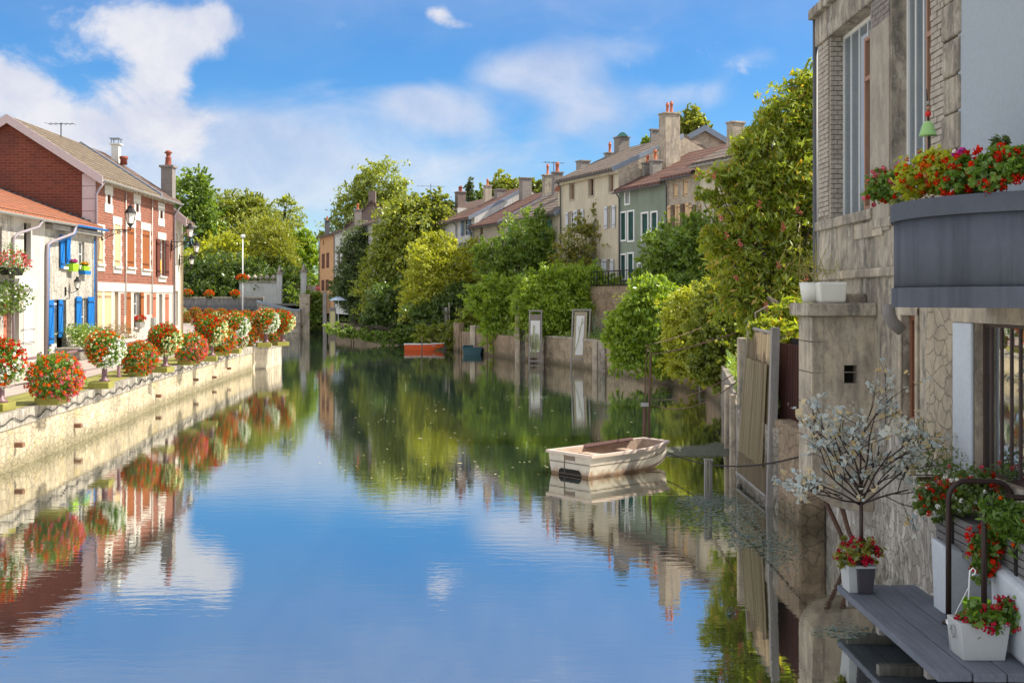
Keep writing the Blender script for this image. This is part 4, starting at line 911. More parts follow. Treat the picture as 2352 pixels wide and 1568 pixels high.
for i, (px, tall, kind) in enumerate([(426, 1, 'tall'), (441, 0, 'pinky'), (461, 1, 'cream'), (476, 0, 'low'), (493, 1, 'red'), (507, 0, 'low'), (519, 1, 'cream'), (536, 0, 'red'), (552, 1, 'red'), (566, 0, 'low'), (584, 1, 'cream'), (598, 0, 'red'), (628, 1, 'red')]):
    q_ = (px - CX) / F; tt = (q_ * 71.0 + 14.5) / (-28.1 - q_ * 75.0); X, Y = -14.5 - 28.1 * tt - .5, 71 + 75 * tt
    names = ['post top ball, white, against the corner of the narrow house, farthest in the back row', 'low pink ball, first low one in the back row', 'post top ball, cream below, second in the back row', 'low orange ball, second low one in the back row', 'tall scarlet ball under the left parapet basket in the back row',
             'low orange ball, third low one in the back row', 'post top cream and red ball, middle of the back row', 'low red ball behind the middle of the quay', 'tall scarlet ball below the street light in the back row', 'low orange ball below the street light in the back row', 'post top cream ball near the end of the back row', 'low red ball near the end of the back row', 'tall scarlet ball at the nearest end of the back row']
    if tall: flower_ball(kind, True, names[i], (X, Y, zt), 1.1, i * .7, 'balls of flowers in the back row')
    else: flower_ball(kind, False, names[i], (X, Y, GZ + .2), 1.1, i * .7, 'balls of flowers in the back row')
# rail
t = thing('quay_railing', 'purple brown tubular handrail running between the flower balls', 'railing', (-12.3, 30, GZ))
rp = [(edge_at(Y, -.45), Y, GZ + 1.14) for Y in (10, 15, 20, 26.2, 31, 36.3, 42, 48, 55, 60, 65.2)]
MB().tube(rp, .04, 8).build('handrail', M['rail'], t, True); MB().tube([(x, y, z - .62) for x, y, z in rp], .016, 6).build('mid_wire', M['rail'], t, True)
for Y in (16, 23.0, 30.3, 38.7, 46.5, 54.0, 61):
    x = edge_at(Y, -.45); MB().lathe((x, Y, GZ), [(.09, 0), (.09, .08), (.055, .12), (.055, .98), (.085, 1.0), (.085, 1.06), (.06, 1.1), (.075, 1.16), (.075, 1.21), (.03, 1.26)], 12).build('rail_post', M['rail'], t, True)
tb = thing('back_railing', 'thin ochre handrail linking the flower balls of the back row', 'railing', (-28, 108, GZ))
MB().tube([(-15.2, 72, GZ + 1.1), (-43, 146, GZ + 1.1)], .045, 6).build('handrail', M['pipe_ochre'], tb)
for k in range(9): f = k / 8; MB().lathe((-15.2 - 27.8 * f, 72 + 74 * f, GZ), [(.06, 0), (.06, 1.15), (.03, 1.2)], 8).build('rail_post', M['rail'], tb)
# ------------------------------------------------------------------ right bank: terrain and garden walls
bk = [gz(*p) for p in ((700, 759.5), (724, 761.6), (803, 769.5), (859, 777.5), (914, 784.6), (1019, 799.7), (1100, 812), (1182, 824.7), (1263, 833), (1310, 840.5), (1410, 855.5), (1480, 870), (1536, 882), (1618, 898), (1655, 930), (1680, 1005), (1692, 1092), (1765, 1160))]
bk = [(p.x, p.y) for p in bk] + [(5.25, 20.9), (5.5, 20.2)]
def bank_strip():
    mb = MB(); a = offs(bk, -.2); rows = [(0, 1.5), (2.2, 1.75), (5.5, 2.4), (90, 5.0)]
    pts = [[(x + q * .92, y + q * .40, z) for q, z in rows] for x, y in a]; n = len(rows)
    V = [p for r in pts for p in r]; Fc = []
    for i in range(len(pts) - 1):
        for j in range(n - 1): Fc.append((i * n + j, i * n + j + 1, (i + 1) * n + j + 1, (i + 1) * n + j))
    mb.add(V, Fc); tag(mb.build('right_bank', M['soil']), kind='structure')
bank_strip()
rs = np.random.RandomState(61); n_ = 26000; ii = rs.randint(0, len(bk) - 1, n_); ff = rs.rand(n_); qq = .2 + 16 * rs.rand(n_) ** 1.6; A_ = np.array(bk)
XY = A_[ii] * (1 - ff)[:, None] + A_[ii + 1] * ff[:, None] + np.stack([qq * .92, qq * .40], 1); zz = np.interp(qq, [0, 2.2, 5.5, 90], [1.5, 1.75, 2.4, 5.0]) + .05 + .55 * rs.rand(n_) ** 2 * (.4 + .6 * np.sin(XY[:, 0] * 1.3 + XY[:, 1] * .9) ** 2)
P_ = np.stack([XY[:, 0], XY[:, 1], zz], 1); keep = ~((P_[:, 1] < 22.5) & (P_[:, 0] > 5.0)); P_ = P_[keep]
tag(link('ground_cover', raw_mesh('ground_cover', leaf_quads(rs, P_, np.tile([0, 0, 1.0], (len(P_), 1)), .26, .10, -.3)), M['lf_mid']), 'low weeds and ground cover on the garden bank', 'ground cover', kind='stuff')
tag(MB().poly([(-48, 146.5, 3.35), (300, 146.5, 3.35), (500, 1400, 3.35), (-500, 1400, 3.35), (-120, 146.5, 3.35)]).build('far_land', M['land']), kind='structure')
def garden_wall(label, a, b, top, mat, cap=None, th=.35):
    pts = bk[a:b + 1]; c = pts[len(pts) // 2]; t = thing('garden_wall', label, 'garden wall', (c[0], c[1], 0), 'stone garden walls along the right bank')
    ribbon(MB(), pts, -1.2, top, -th, 0.0).build('wall', mat, t)
    if cap: ribbon(MB(), pts, top, top + .13, -th - .05, .06).build('coping', cap, t)
    return t
garden_wall('far stone garden wall below the orange and white houses', 0, 4, 1.35, M['rubble'])
garden_wall('ruddy stone garden wall behind the orange boat', 4, 7, 1.55, M['rubble'])
garden_wall('pale coursed stone wall behind the tall framed banners', 7, 11, 1.62, M['coursed'], M['concrete'])
garden_wall('stained stone wall under the hanging yellow green climber', 11, 14, 1.45, M['rubble'], M['concrete'])
garden_wall('crumbling stone wall behind the big striped banner', 14, 18, 1.55, M['rubble_dark'])
for px, w, top, mt, lb in ((1247, 1.0, 1.7, 'concrete', 'dark stained buttress right of the reed picture banner'), (1372, .5, 1.75, 'concrete_pale', 'pale narrow buttress right of the twig banner'), (1388, .7, 1.7, 'rubble_dark', 'dark weed grown buttress under the wire fence'), (1090, .9, 2.1, 'concrete_pale', 'pale pier rising beside the teal blue boat'), (1052, 1.0, 2.2, 'rubble', 'stone pier left of the teal blue boat')):
    yb = np.interp(px, [1019, 1100, 1182, 1263, 1310, 1410], [799.7, 812, 824.7, 833, 840.5, 855.5]); p = gz(px, yb); MBq = MB().box((p.x + .05, p.y + .1, (top - 1) / 2), (w, .5, top + 1), -1.1)
    tag(MBq.build('wall_buttress', M[mt], None, bevel=.03), lb, 'buttress', 'buttresses of the right bank wall')
# ------------------------------------------------------------------ row of houses on the right bank
PR = Pl((8.3, 72), (-.433, 1), (-1, -.433))
uR = lambda px: PR.uz(px, 600)[0]
zR = lambda px, py: PR.uz(px, py)[1]
ZG = 2.4
def row(name, label, x0, x1, ya, yb, ops, wm, rm, rs, zr, ov=.4, depth=9.0, gable=None, verges=(1,), gut='gutter_dark', pl=PR, cat='house', vm='zinc', rov=(0, 0), sill=None):
    ua, ub = pl.uz(x1, 600)[0], pl.uz(x0, 600)[0]            # ua = near end, ub = far end
    ze = (pl.uz(x0, ya)[1] + pl.uz(x1, yb)[1]) / 2
    t, rf, sl = house(name, label, pl, ua, ub, ZG, ze, depth, rs, ze + zr, ops, wm, rm, ov, gable, rov=rov)
    if 1 in verges: verge(pl, ua + .06, .16, ze, ze + zr, rs, ov, rf, M[vm], .3)
    if 0 in verges: verge(pl, ub - .06, .16, ze, ze + zr, rs, ov, rf, M[vm], .3)
    gutter(pl, ua, ub, ze - ov * sl - .02, ze - ov * sl - .02, ov + .06, t, M[gut], .085)
    u = ub - .25; pipe([pl.pt(u, ze - ov * sl, ov), pl.pt(u, ze - .55, .12), pl.pt(u, ZG, .1)], t, M[gut], .05)
    return t, ua, ub, ze
def pairs(t, pl, lst, fm, sm, **kw):
    for (w, sh) in lst:
        window(pl, w, t, fm, **kw)
        for s_ in sh: shutter(pl, s_, t, sm, .05, .05, louvre=False)
Rr = PR.rect
def wsh(r, w=.5):                                             # shutters folded open either side of a window
    return [(r[0] - w, r[0] - .02, r[2], r[3]), (r[1] + .02, r[1] + w, r[2], r[3])]
# tall cream house
o4 = [Rr(1309.5, 421.6, 1318.5, 458), Rr(1353, 410.8, 1363.5, 449.4), Rr(1399, 402, 1408.5, 440.6), Rr(1307, 486, 1319, 536), Rr(1328, 481, 1336, 534), Rr(1397, 473, 1408, 524), Rr(1350, 600, 1366, 650), Rr(1375, 596, 1384, 640), Rr(1395, 596, 1404, 640)]
h4, a4, b4, e4 = row('tall_cream_house', 'tall cream house with three attic windows and white shutters', 1287, 1421, 411, 387, o4, M['cream_row'], M['tile_stripe'], 5.0, 2.3, depth=10, gable=M['stone_row'])
for i, r in enumerate(o4): window(PR, r, h4, M['frame_white'] if i > 2 else M['frame_brown'], M['glass'] if i > 2 else M['dark'], nx=1 if i < 3 else 2, ny=2 if i < 3 else 4, rec=.2)
for i in (3, 4, 5, 7, 8):
    for s_ in wsh(o4[i], .42): shutter(PR, s_, h4, M['sh_white'], .05, .05, louvre=True)
for r in o4[:3]:
    fr_ = MB(); fr_.pbox(PR, r[0] - .12, r[0], r[2] - .12, r[3] + .12, .002, .03); fr_.pbox(PR, r[1], r[1] + .12, r[2] - .12, r[3] + .12, .002, .03); fr_.pbox(PR, r[0], r[1], r[3], r[3] + .16, .002, .03); fr_.pbox(PR, r[0], r[1], r[2] - .12, r[2], .002, .05); fr_.build('window_surround', M['tan_row'], h4)
MB().pbox(PR, a4, b4, e4 - .42, e4 - .14, -.05, .25).build('cornice', M['cream_row'], h4)
# sage green house
o5 = [Rr(1437, 437, 1446, 468.5), Rr(1426, 489, 1437.5, 552), Rr(1443.4, 486, 1456, 553), Rr(1475, 490.5, 1488.5, 550.5), Rr(1497, 488, 1509.6, 545), Rr(1426, 585.6, 1437, 640), Rr(1443, 582.7, 1454.5, 640), Rr(1466, 606, 1475, 624)]
h5, a5, b5, e5 = row('sage_green_house', 'sage green house with white framed windows and dark teal shutters', 1421.5, 1529, 441, 412, o5, M['green_row'], M['tile_red'], 5.5, 2.6, depth=11, verges=())
for i, r in enumerate(o5):
    frame_mb(PR, (r[0] - .1, r[1] + .1, r[2] - .08, r[3] + .1), .11, -.02, .05, 1, 1).build('window_surround', M['frame_white'], h5)
    if i in (0, 7): window(PR, r, h5, M['frame_white'], M['glass_pale'] if i == 0 else M['glass'], nx=1, ny=1, rec=.1)
    else:
        window(PR, r, h5, M['frame_white'], nx=2, ny=3, rec=.2); m_ = (r[0] + r[1]) / 2; shutter(PR, (r[0], m_ - .01, r[2], r[3]), h5, M['sh_teal'], -.1); shutter(PR, (m_ + .01, r[1], r[2], r[3]), h5, M['sh_teal'], -.1)
# beige stone house
o6 = [Rr(1546.8, 421.6, 1556, 454.7), Rr(1568.8, 412.8, 1579, 451), Rr(1543, 471, 1553, 522), Rr(1565, 468, 1576, 520), Rr(1592, 470, 1602, 520)]
h6, a6, b6, e6 = row('beige_stone_house', 'beige stone house with orange brown shuttered windows beside the sage green one', 1529.5, 1600, 412, 391, o6, M['stone_row'], M['tile_red'], 5.5, 2.4, depth=11, verges=())
for i, r in enumerate(o6):
    window(PR, r, h6, M['frame_brown'], M['glass']); 
    if i < 2: shutter(PR, r, h6, M['sh_tan'], -.1)
    else:
        for s_ in wsh(r, .4): shutter(PR, s_, h6, M['sh_tan'], .05)
o7 = [Rr(1640, 470, 1652, 530), Rr(1690, 470, 1702, 530)]
h7, a7, b7, e7 = row('plain_beige_house', 'plain beige house half hidden by the overhanging lance leaved tree', 1600.5, 1760, 385, 335, o7, M['cream_row'], M['tile_stripe'], 5.0, 2.2, depth=10, gut='gutter')
for r in o7: window(PR, r, h7, M['frame_brown'])
# cream house with green shutters, tan house, white house, far grey one
o3 = [Rr(1175, 515, 1184, 560), Rr(1214, 510, 1224, 562), Rr(1250, 506, 1260, 556)]
h3, a3, b3, e3 = row('green_shutter_house', 'low cream house with light green shutters and red tiled roof', 1156, 1286.5, 507, 487, o3, M['cream_row'], M['tile_stripe'], 5.0, 2.6)
for r in o3:
    window(PR, r, h3, M['frame_white'])
    for s_ in wsh(r, .55): shutter(PR, s_, h3, M['sh_green'], .05)
dm = Pl(tuple(PR.o), tuple(PR.t), tuple(PR.n))
um = PR.uz(1282, 470)[0]; rfz = e3 + .75
dd_ = MB().pbox(PR, um - .75, um + .75, rfz - .3, rfz + .9, -2.2, -.35).build('dormer', M['cream_row'], h3)
pm = MB(); pm.add([PR.pt(um - .95, rfz + .88, -.1), PR.pt(um + .95, rfz + .88, -.1), PR.pt(um, rfz + 1.5, -.1), PR.pt(um - .95, rfz + .88, -2.6), PR.pt(um + .95, rfz + .88, -2.6), PR.pt(um, rfz + 1.5, -2.6)], [(0, 1, 2), (3, 5, 4), (0, 2, 5, 3), (1, 4, 5, 2), (0, 3, 4, 1)]); pm.build('dormer_roof', M['tile_orange'], dd_)
o2 = [Rr(1102.5, 521, 1109, 545), Rr(1142.5, 514, 1147.5, 535)]
h2, a2, b2, e2 = row('tan_house', 'weathered tan house with two tiny windows under red brown tiles', 1083, 1155.5, 520.5, 508, o2, M['tan_row'], M['tile_red'], 5.0, 2.65, verges=(0, 1))
for r in o2: window(PR, r, h2, M['frame_brown'], nx=1, ny=2)
o1 = [Rr(1065, 503, 1077, 541), Rr(1060, 556, 1075, 590)]
h1, a1, b1, e1 = row('white_blue_shutter_house', 'pale house with slate blue shutters between the tan house and climber tree', 1048, 1090, 503, 496.5, o1, M['white_row'], M['tile_red'], 5.0, 2.6, ov=.5)
for r in o1:
    window(PR, r, h1, M['frame_white'])
    for s_ in wsh(r, .5): shutter(PR, s_, h1, M['sh_blue'], .05)
o0 = [Rr(1032, 555, 1042, 600)]
h0, a0, b0, e0 = row('grey_roof_house', 'grey roofed house mostly hidden behind the climber covered tree', 960, 1047.5, 520, 508, o0, M['white_row'], M['tile_brown'], 5.0, 2.4)
for r in o0: window(PR, r, h0, M['frame_white'])
# chimneys of the row (each belongs to its house)
chimney(PR, 1043.5, 443, 1071.5, 482, 2.2, M['brick_chimney'], h0, .8, (-.3, .25), potm=M['terra_dark'], pot_h=.55)
chimney(PR, 1043, 479, 1073, 503, 2.1, M['white_row'], h0, .95, cap=False)
chimney(PR, 1113, 428, 1126.5, 476, 3.6, M['tan_row'], h2, .7, (0,), pot_h=.6)
chimney(PR, 1134.5, 437, 1160.6, 468, 3.6, M['brick_grey'], h2, .8)
chimney(PR, 1193, 411, 1220.6, 455, 4.4, M['brick_grey'], h3, .9)
chimney(PR, 1247, 404, 1269, 450, 4.2, M['concrete'], h3, .8, (0,), pot_h=.9)
chimney(PR, 1269.5, 398, 1291, 449, 4.0, M['brick_grey'], h3, .8, (-.2, .25), pot_h=.8)
chimney(PR, 1322, 372, 1357, 391, 4.5, M['brick_pale'], h4, .8)
chimney(PR, 1390, 354, 1413, 370, 4.5, M['brick_pale'], h4, .7, (.1,), pot_h=.8)
c9 = chimney(PR, 1412.5, 318, 1444, 360, 4.5, M['brick_grey'], h4, .9)
p = c9
bb = PR.back(4.5).rect(1412.5, 309, 1444, 318)
cc_ = PR.back(4.5).pt((bb[0] + bb[1]) / 2, bb[2] + .08)
mb = MB(); n = 10
for s_ in (-.62, .62):
    pass
prof = [(-.55 + .55 * 0 + 1.1 * i / n, .5 * math.sin(math.pi * i / n)) for i in range(n + 1)]
mb.add([(cc_.x + dx * .55 / .55 * .75, cc_.y - .6, cc_.z + h_ * .6) for dx, h_ in prof] + [(cc_.x + dx * .75, cc_.y + .6, cc_.z + h_ * .6) for dx, h_ in prof], [tuple(range(n + 1)), tuple(range(n + 1, 2 * n + 2))[::-1]] + [(i, n + 1 + i, n + 2 + i, i + 1) for i in range(n)] + [(0, n, 2 * n + 1, n + 1)])
mb.build('chimney_hood', paint('verdigris_hood', (.10, .26, .22), .5), c9)
chimney(PR, 1497, 300, 1510, 345, 5.2, M['brick_grey'], h4, .6)
big = chimney(PR, 1514, 264, 1562, 386, 3.2, M['concrete_pale'], h4, 1.1, (-.28, .28), taper=.86, pot_h=.75, extra=2.2)
chimney(PR, 1479.5, 377, 1495.6, 420, 2.0, M['brick_pale'], h5, .7, (0,), pot_h=.5)
chimney(PR, 1496.5, 371, 1516, 418, 1.9, M['brick_pale'], h5, .7, (.2,), pot_h=.7)
chimney(PR, 1674, 284, 1706, 330, 4.0, M['concrete_pale'], h7, .9)
chimney(PR, 1744.6, 258, 1778, 320, 4.6, M['concrete_pale'], h7, .9)
chimney(PR, 1702, 316, 1728, 352, 3.0, M['concrete'], h7, .7)
# satellite dish
d_ = PR.back(1.8).pt(PR.back(1.8).uz(1032, 471)[0], PR.back(1.8).uz(1032, 471)[1])
t = thing('satellite_dish', 'grey satellite dish on the grey roof beside the sooty chimney', 'satellite dish', d_)
dm_ = MB().lathe((0, 0, 0), [(.05, .0), (.25, .03), (.42, .11), (.43, .12), (.25, .05), (.02, .03)], 16); dm_.v = [(x + d_.x, y * .2 - z * .95 + d_.y, y * .95 + z * .2 + d_.z) for x, y, z in dm_.v]; dm_.build('dish', M['gutter'], t, True)
MB().tube([(d_.x, d_.y + .1, d_.z), (d_.x, d_.y + .1, d_.z - 1.3)], .03, 6).tube([(d_.x, d_.y, d_.z - .3), (d_.x, d_.y - .45, d_.z)], .015, 5).build('mast', M['gutter_dark'], t)
p = at(989.5, 480, 108); aerial('tall aerial rising over the climber covered tree', (p.x, p.y, p.z - 1), 3.4, 6, 1.3, .2)
p = PR.back(4.0).pt(*PR.back(4.0).uz(1272, 405)); aerial('aerial among the twin chimney stacks at the cream house corner', tuple(p), 1.2, 7, .9, .4)
p = PR.back(2.0).pt(*PR.back(2.0).uz(1497, 420)); tag(MB().tube([tuple(p), (p.x, p.y, p.z + 3.6)], .02, 5).build('mast', M['gutter']), 'thin metal mast in front of the big chimney', 'mast')
# house behind the row, gable toward the camera
PG = Pl((at(1560, 400, 78).x, 78), (1, 0.12), (.12, -1))
g0_, g1_ = PG.uz(1563, 330)[0], PG.uz(1672, 330)[0]; gm_ = PG.uz(1617, 300)[0]; za_ = PG.uz(1617, 296)[1]; zb_ = PG.uz(1563, 326)[1]
t = thing('rear_gable_house', 'stone gabled house rising behind the beige stone house', 'house', PG.pt(gm_, ZG))
mb = MB().poly([PG.pt(g0_, ZG), PG.pt(g1_, ZG), PG.pt(g1_, zb_), PG.pt(gm_, za_), PG.pt(g0_, zb_)]).poly([PG.pt(g0_, ZG), PG.pt(g0_, zb_), PG.pt(g0_, zb_, -9), PG.pt(g0_, ZG, -9)]).poly([PG.pt(g1_, ZG), PG.pt(g1_, ZG, -9), PG.pt(g1_, zb_, -9), PG.pt(g1_, zb_)]); mb.build('wall', M['stone_row'], t)
sq_ = (za_ - zb_) / (gm_ - g0_)
def groof(mb, a, b, o0, o1, th, dz): # roof slopes along PG normal
    for (x0, x1, s0) in ((g0_ - .3, gm_, 1), (gm_, g1_ + .3, -1)):
        z_ = lambda x: za_ - abs(x - gm_) * sq_ + dz
        mb.hexa([PG.pt(x0, z_(x0), o1), PG.pt(x1, z_(x1), o1), PG.pt(x1, z_(x1), o0), PG.pt(x0, z_(x0), o0), PG.pt(x0, z_(x0) + th, o1), PG.pt(x1, z_(x1) + th, o1), PG.pt(x1, z_(x1) + th, o0), PG.pt(x0, z_(x0) + th, o0)])
    return mb
rfg = groof(MB(), 0, 0, -9, .25, .14, .01).build('roof', M['tile_brown'], t); groof(MB(), 0, 0, .25, .31, .42, -.18).build('verge_board', M['zinc'], rfg)
# orange house and white neighbours, far end of the bank
PO = Pl((-24.9, 146), (-.36, .933), (-.933, -.36))
Ro = PO.rect
oo = [Ro(738.7, 583, 746, 617), Ro(749, 580.5, 756, 615), Ro(738, 643, 745, 667), Ro(747.5, 642, 755.5, 667), Ro(741.5, 552, 744, 563)]
ho, ao, bo, eo = row('orange_house', 'narrow orange rendered house with maroon shutters at the far end of the water', 734, 768, 548, 533, oo, M['orange_wall'], M['tile_brown'], 4.5, 1.2, pl=PO, verges=())
for r in oo:
    if r[3] - r[2] > 1: m_ = (r[0] + r[1]) / 2; shutter(PO, (r[0], m_ - .02, r[2], r[3]), ho, M['sh_dark'], -.1); shutter(PO, (m_ + .02, r[1], r[2], r[3]), ho, M['sh_dark'], -.1)
    window(PO, r, ho, M['frame_brown'], nx=1, ny=1, rec=.2)
chimney(PO, 747.5, 508, 756, 540, 2.0, M['gutter_dark'], ho, .6, (0,), pot_h=.6)
ow = [Ro(775, 580, 781, 615), Ro(788, 578, 794, 612), Ro(775, 640, 781, 670), Ro(802, 575, 809, 608)]
hw, aw, bw_, ew = row('far_white_house', 'greyish white house joined to the orange one, partly behind the dark conifer', 768.5, 880, 536, 506, ow, M['white_row'], M['tile_brown'], 5.0, 1.5, pl=PO, verges=(1,))
for r in ow: window(PO, r, hw, M['frame_brown'])
chimney(PO, 814, 483, 829.5, 512, 2.4, M['brick_grey'], hw, .8, (-.25, .25), pot_h=.7)
chimney(PO, 823, 509, 845, 535, 1.0, M['concrete'], hw, .8)
# lean-to in front of the white house, and the brick gable behind
t = thing('brick_gable_house', 'dark brick gable rising behind the far white house', 'house', at(854, 600, 150))
P_ = lambda px, py, d=150: at(px, py, d)
A, B, C_ = P_(797, 520), P_(854, 464), P_(898, 503)
mb = MB().poly([P_(797, 660), P_(898, 660), C_, B, A]).poly([P_(797, 660), A, A + Vector((0, 10, 0)), P_(797, 660) + Vector((0, 10, 0))]).poly([P_(898, 660), P_(898, 660) + Vector((0, 10, 0)), C_ + Vector((0, 10, 0)), C_]); mb.build('gable_wall', M['brick_chimney'], t)
mb = MB()
for (p0, p1) in ((A, B), (B, C_)):
    e0 = (p0 - p1).normalized() * .4; a_, b_ = (p0 + e0, p1) if p0 is A else (p0, p1 - e0); dz = Vector((0, 0, .25)); f_ = Vector((0, -.3, 0)); k_ = Vector((0, 10, 0))
    mb.hexa([a_ + f_, b_ + f_, b_ + k_, a_ + k_, a_ + f_ + dz, b_ + f_ + dz, b_ + k_ + dz, a_ + k_ + dz])
mb.build('roof', M['tile_brown'], t)
c_ = P_(854, 462); MB().box((c_.x, c_.y + .6, c_.z + .6), (.9, .9, 1.5)).build('chimney', M['brick_chimney'], t)
# terrace with railing in front of the cream and green houses
PT = Pl(PR.o + PR.n * 2.6, PR.t, PR.n); u0, u1 = PT.uz(1480, 655)[0], PT.uz(1355, 655)[0]; zt_ = PT.uz(1415, 657)[1]
t = thing('terrace', 'stone terrace with dark iron railing before the sage green house', 'terrace', PT.pt((u0 + u1) / 2, 2))
MB().pbox(PT, u0, u1, 1.5, zt_, -2.5, 0).build('terrace_wall', M['rubble'], t)
mb = MB(); mb.tube([PT.pt(u0, zt_ + .95, -.1), PT.pt(u1, zt_ + .95, -.1)], .035, 6).tube([PT.pt(u0, zt_ + .1, -.1), PT.pt(u1, zt_ + .1, -.1)], .025, 6)
k = 18
for i in range(k + 1): u = u0 + (u1 - u0) * i / k; mb.tube([PT.pt(u, zt_, -.1), PT.pt(u, zt_ + .95, -.1)], .018 if i % 4 else .035, 5)
mb.build('railing', M['iron'], t)

# ------------------------------------------------------------------ far end: bridge, wall, gate, lamp
DB = 145.0
def fx(px, d=DB): return (px - CX) * d / F
def fz(py, d=DB): return H - (py - HY) * d / F
t = thing('stone_bridge', 'low stone bridge with dark underside and pale topped parapet', 'bridge', (fx(510), DB, 0))
x0, x1 = fx(330), fx(604)
MB().box(((x0 + x1) / 2, DB + .2, (fz(684) + fz(704)) / 2), (x1 - x0, .4, fz(684) - fz(704))).build('parapet', M['bridge'], t)
MB().box(((x0 + x1) / 2, DB + .2, fz(683)), (x1 - x0 + .1, .6, .16)).build('parapet_coping', M['concrete_pale'], t)
MB().box(((x0 + x1) / 2, DB + 4, (fz(704) + fz(711)) / 2 - .02), (x1 - x0, 8.6, fz(704) - fz(711))).build('deck_girder', M['gutter_dark'], t)
MB().box((fx(597), DB + 3.5, .6), (1.2, 8, fz(711) * 2 - 1.2)).build('abutment', M['bridge'], t); MB().box((fx(335), DB + 3.5, .6), (2.2, 8, fz(711) * 2 - 1.2)).build('abutment', M['concrete'], t)
MB().box((fx(500), DB + 7.8, .4), (24, .3, fz(711) * 2 - .8)).build('back_wall', M['rubble_dark'], t)
for i, (px, py, lb) in enumerate([(432, 676, 'parapet flower basket half hidden by the narrow house corner'), (481, 678, 'orange parapet basket in the middle of the stone bridge'), (541, 678, 'orange parapet basket at the bridge end beside the white pole')]):
    posy('parapet_basket', lb, 'flower basket', (fx(px), DB - .25, fz(py) - .4), .72, M['dark'], (.8, .35, .28), M['lf_ivy'], [(M['fl_orange'], 60), (M['fl_red'], 20)], 'flower baskets on the bridge parapet', 300, 20 + i, heads_r=.09, psz=.1, lsz=.16, sq=(.9, .5, .9))
d = 140.0
t = thing('pole_light', 'tall white pole light with round head above the bridge', 'street light', (fx(557.5, d), d, 3.0))
MB().tube([(fx(557.5, d), d, 2.5), (fx(557.5, d), d, fz(543, d))], [.09, .06], 8).build('pole', M['white'], t, True); MB().lathe((fx(558, d), d, fz(546, d)), [(.1, 0), (.25, .06), (.3, .2), (.22, .36), (.05, .42)], 12).build('lamp_head', M['white'], t, True)
posy('hanging_basket', 'hanging basket of orange flowers halfway up the white pole light', 'flower basket', (fx(556.5, d), d - .05, fz(645, d)), .85, None, None, M['lf_ger'], [(M['fl_orange'], 90), (M['fl_red'], 30)], None, 420, 31, heads_r=.1, psz=.11, lsz=.16, sq=(.85, .7, .75))
d = 158.0
t = thing('park_wall', 'pale stone park wall topped by a row of pointed finials', 'wall', (fx(600, d), d, 3.3))
MB().box((fx(595, d), d, (fz(648, d) + 2.5) / 2), (fx(640, d) - fx(551, d), .5, fz(648, d) - 2.5)).build('wall', M['white_row'], t); MB().box((fx(595, d), d, fz(647, d)), (fx(640, d) - fx(551, d) + .2, .8, .25)).build('coping', M['concrete'], t)
for px in (571, 585.5, 600, 613.5, 628): MB().lathe((fx(px, d), d, fz(646, d)), [(.15, 0), (.12, .18), (.3, .3), (.42, .5), (.42, .56), (.3, .62), (.06, .98)], 10).build('finial', M['concrete'], t, True)
def gate_pier(label, px, w, ytop):
    t = thing('gate_pier', label, 'gate pier', (fx(px, d), d - .3, 3.0), 'stone gate piers'); W = w * d / F
    MB().box((fx(px, d), d - .3, (fz(ytop + 12, d) + 2.5) / 2), (W, W, fz(ytop + 12, d) - 2.5)).build('shaft', M['white_row'], t); MB().box((fx(px, d), d - .3, fz(ytop + 11, d)), (W * 1.35, W * 1.35, .3)).build('pier_cap', M['concrete'], t)
    MB().lathe((fx(px, d), d - .3, fz(ytop + 9, d)), [(.35, 0), (.22, .15), (.3, .3), (.2, .5), (.12, .8), (.02, 1.0)], 10).build('finial', M['concrete'], t, True)
gate_pier('stone gate pier at the right end of the finial topped wall', 643, 11, 616); gate_pier('stone gate pier by the stop sign', 698.5, 12, 612)
t = thing('iron_gate', 'tall black iron gate between the two stone piers', 'gate', (fx(670, d), d, 3.3)); mb = MB()
for i in range(15): x = fx(650 + 42 * i / 14, d); mb.tube([(x, d, 3.2), (x, d, fz(656 - 6 * math.sin(math.pi * i / 14), d))], .03, 4)
for z in (3.6, 4.6, 5.7): mb.tube([(fx(650, d), d, z), (fx(692, d), d, z)], .035, 4)
mb.build('bars', M['iron'], t)
tag(MB().box((fx(722, d), d, (fz(656, d) + 2.5) / 2), (fx(742, d) - fx(704, d), .5, fz(656, d) - 2.5)).build('boundary_wall', M['concrete_pale']), 'low stone boundary wall behind the red stop sign', 'wall')
d = 143.0
t = thing('stop_sign', 'red octagonal stop sign on a post before the orange house', 'road sign', (fx(730, d), d, 3.2))
oc = [(fx(730, d) + .33 * math.cos(R(22.5 + 45 * i)), fz(661, d) + .33 * math.sin(R(22.5 + 45 * i))) for i in range(8)]
MB().add([(x, d - .02, z) for x, z in oc] + [(x, d + .02, z) for x, z in oc], [tuple(range(8)), tuple(range(8, 16))[::-1]] + [(i, 8 + i, 8 + (i + 1) % 8, (i + 1) % 8) for i in range(8)]).build('plate', M['red'], t)
MB().tube([(fx(730, d), d + .05, 2.5), (fx(730, d), d + .05, fz(655, d))], .035, 6).build('post', M['gutter'], t)
fc = bpy.data.curves.new('lettering', 'FONT'); fc.body = 'STOP'; fc.size = .24; fc.align_x = 'CENTER'; fc.align_y = 'CENTER'; fc.extrude = .004; fc.materials.append(M['white'])
fo = bpy.data.objects.new('lettering', fc); scn.collection.objects.link(fo); lm = bpy.data.meshes.new_from_object(fo); bpy.data.objects.remove(fo); fo = bpy.data.objects.new('lettering', lm); scn.collection.objects.link(fo); fo.parent = t; fo.rotation_euler = (R(90), 0, 0); fo.location = (0, -.035, fz(661, d) - 3.2)
d = 140.0
t = thing('river_stair_wall', 'sloping blue grey capped stone wall beside the bridge', 'wall', (fx(645, d), d, 0))
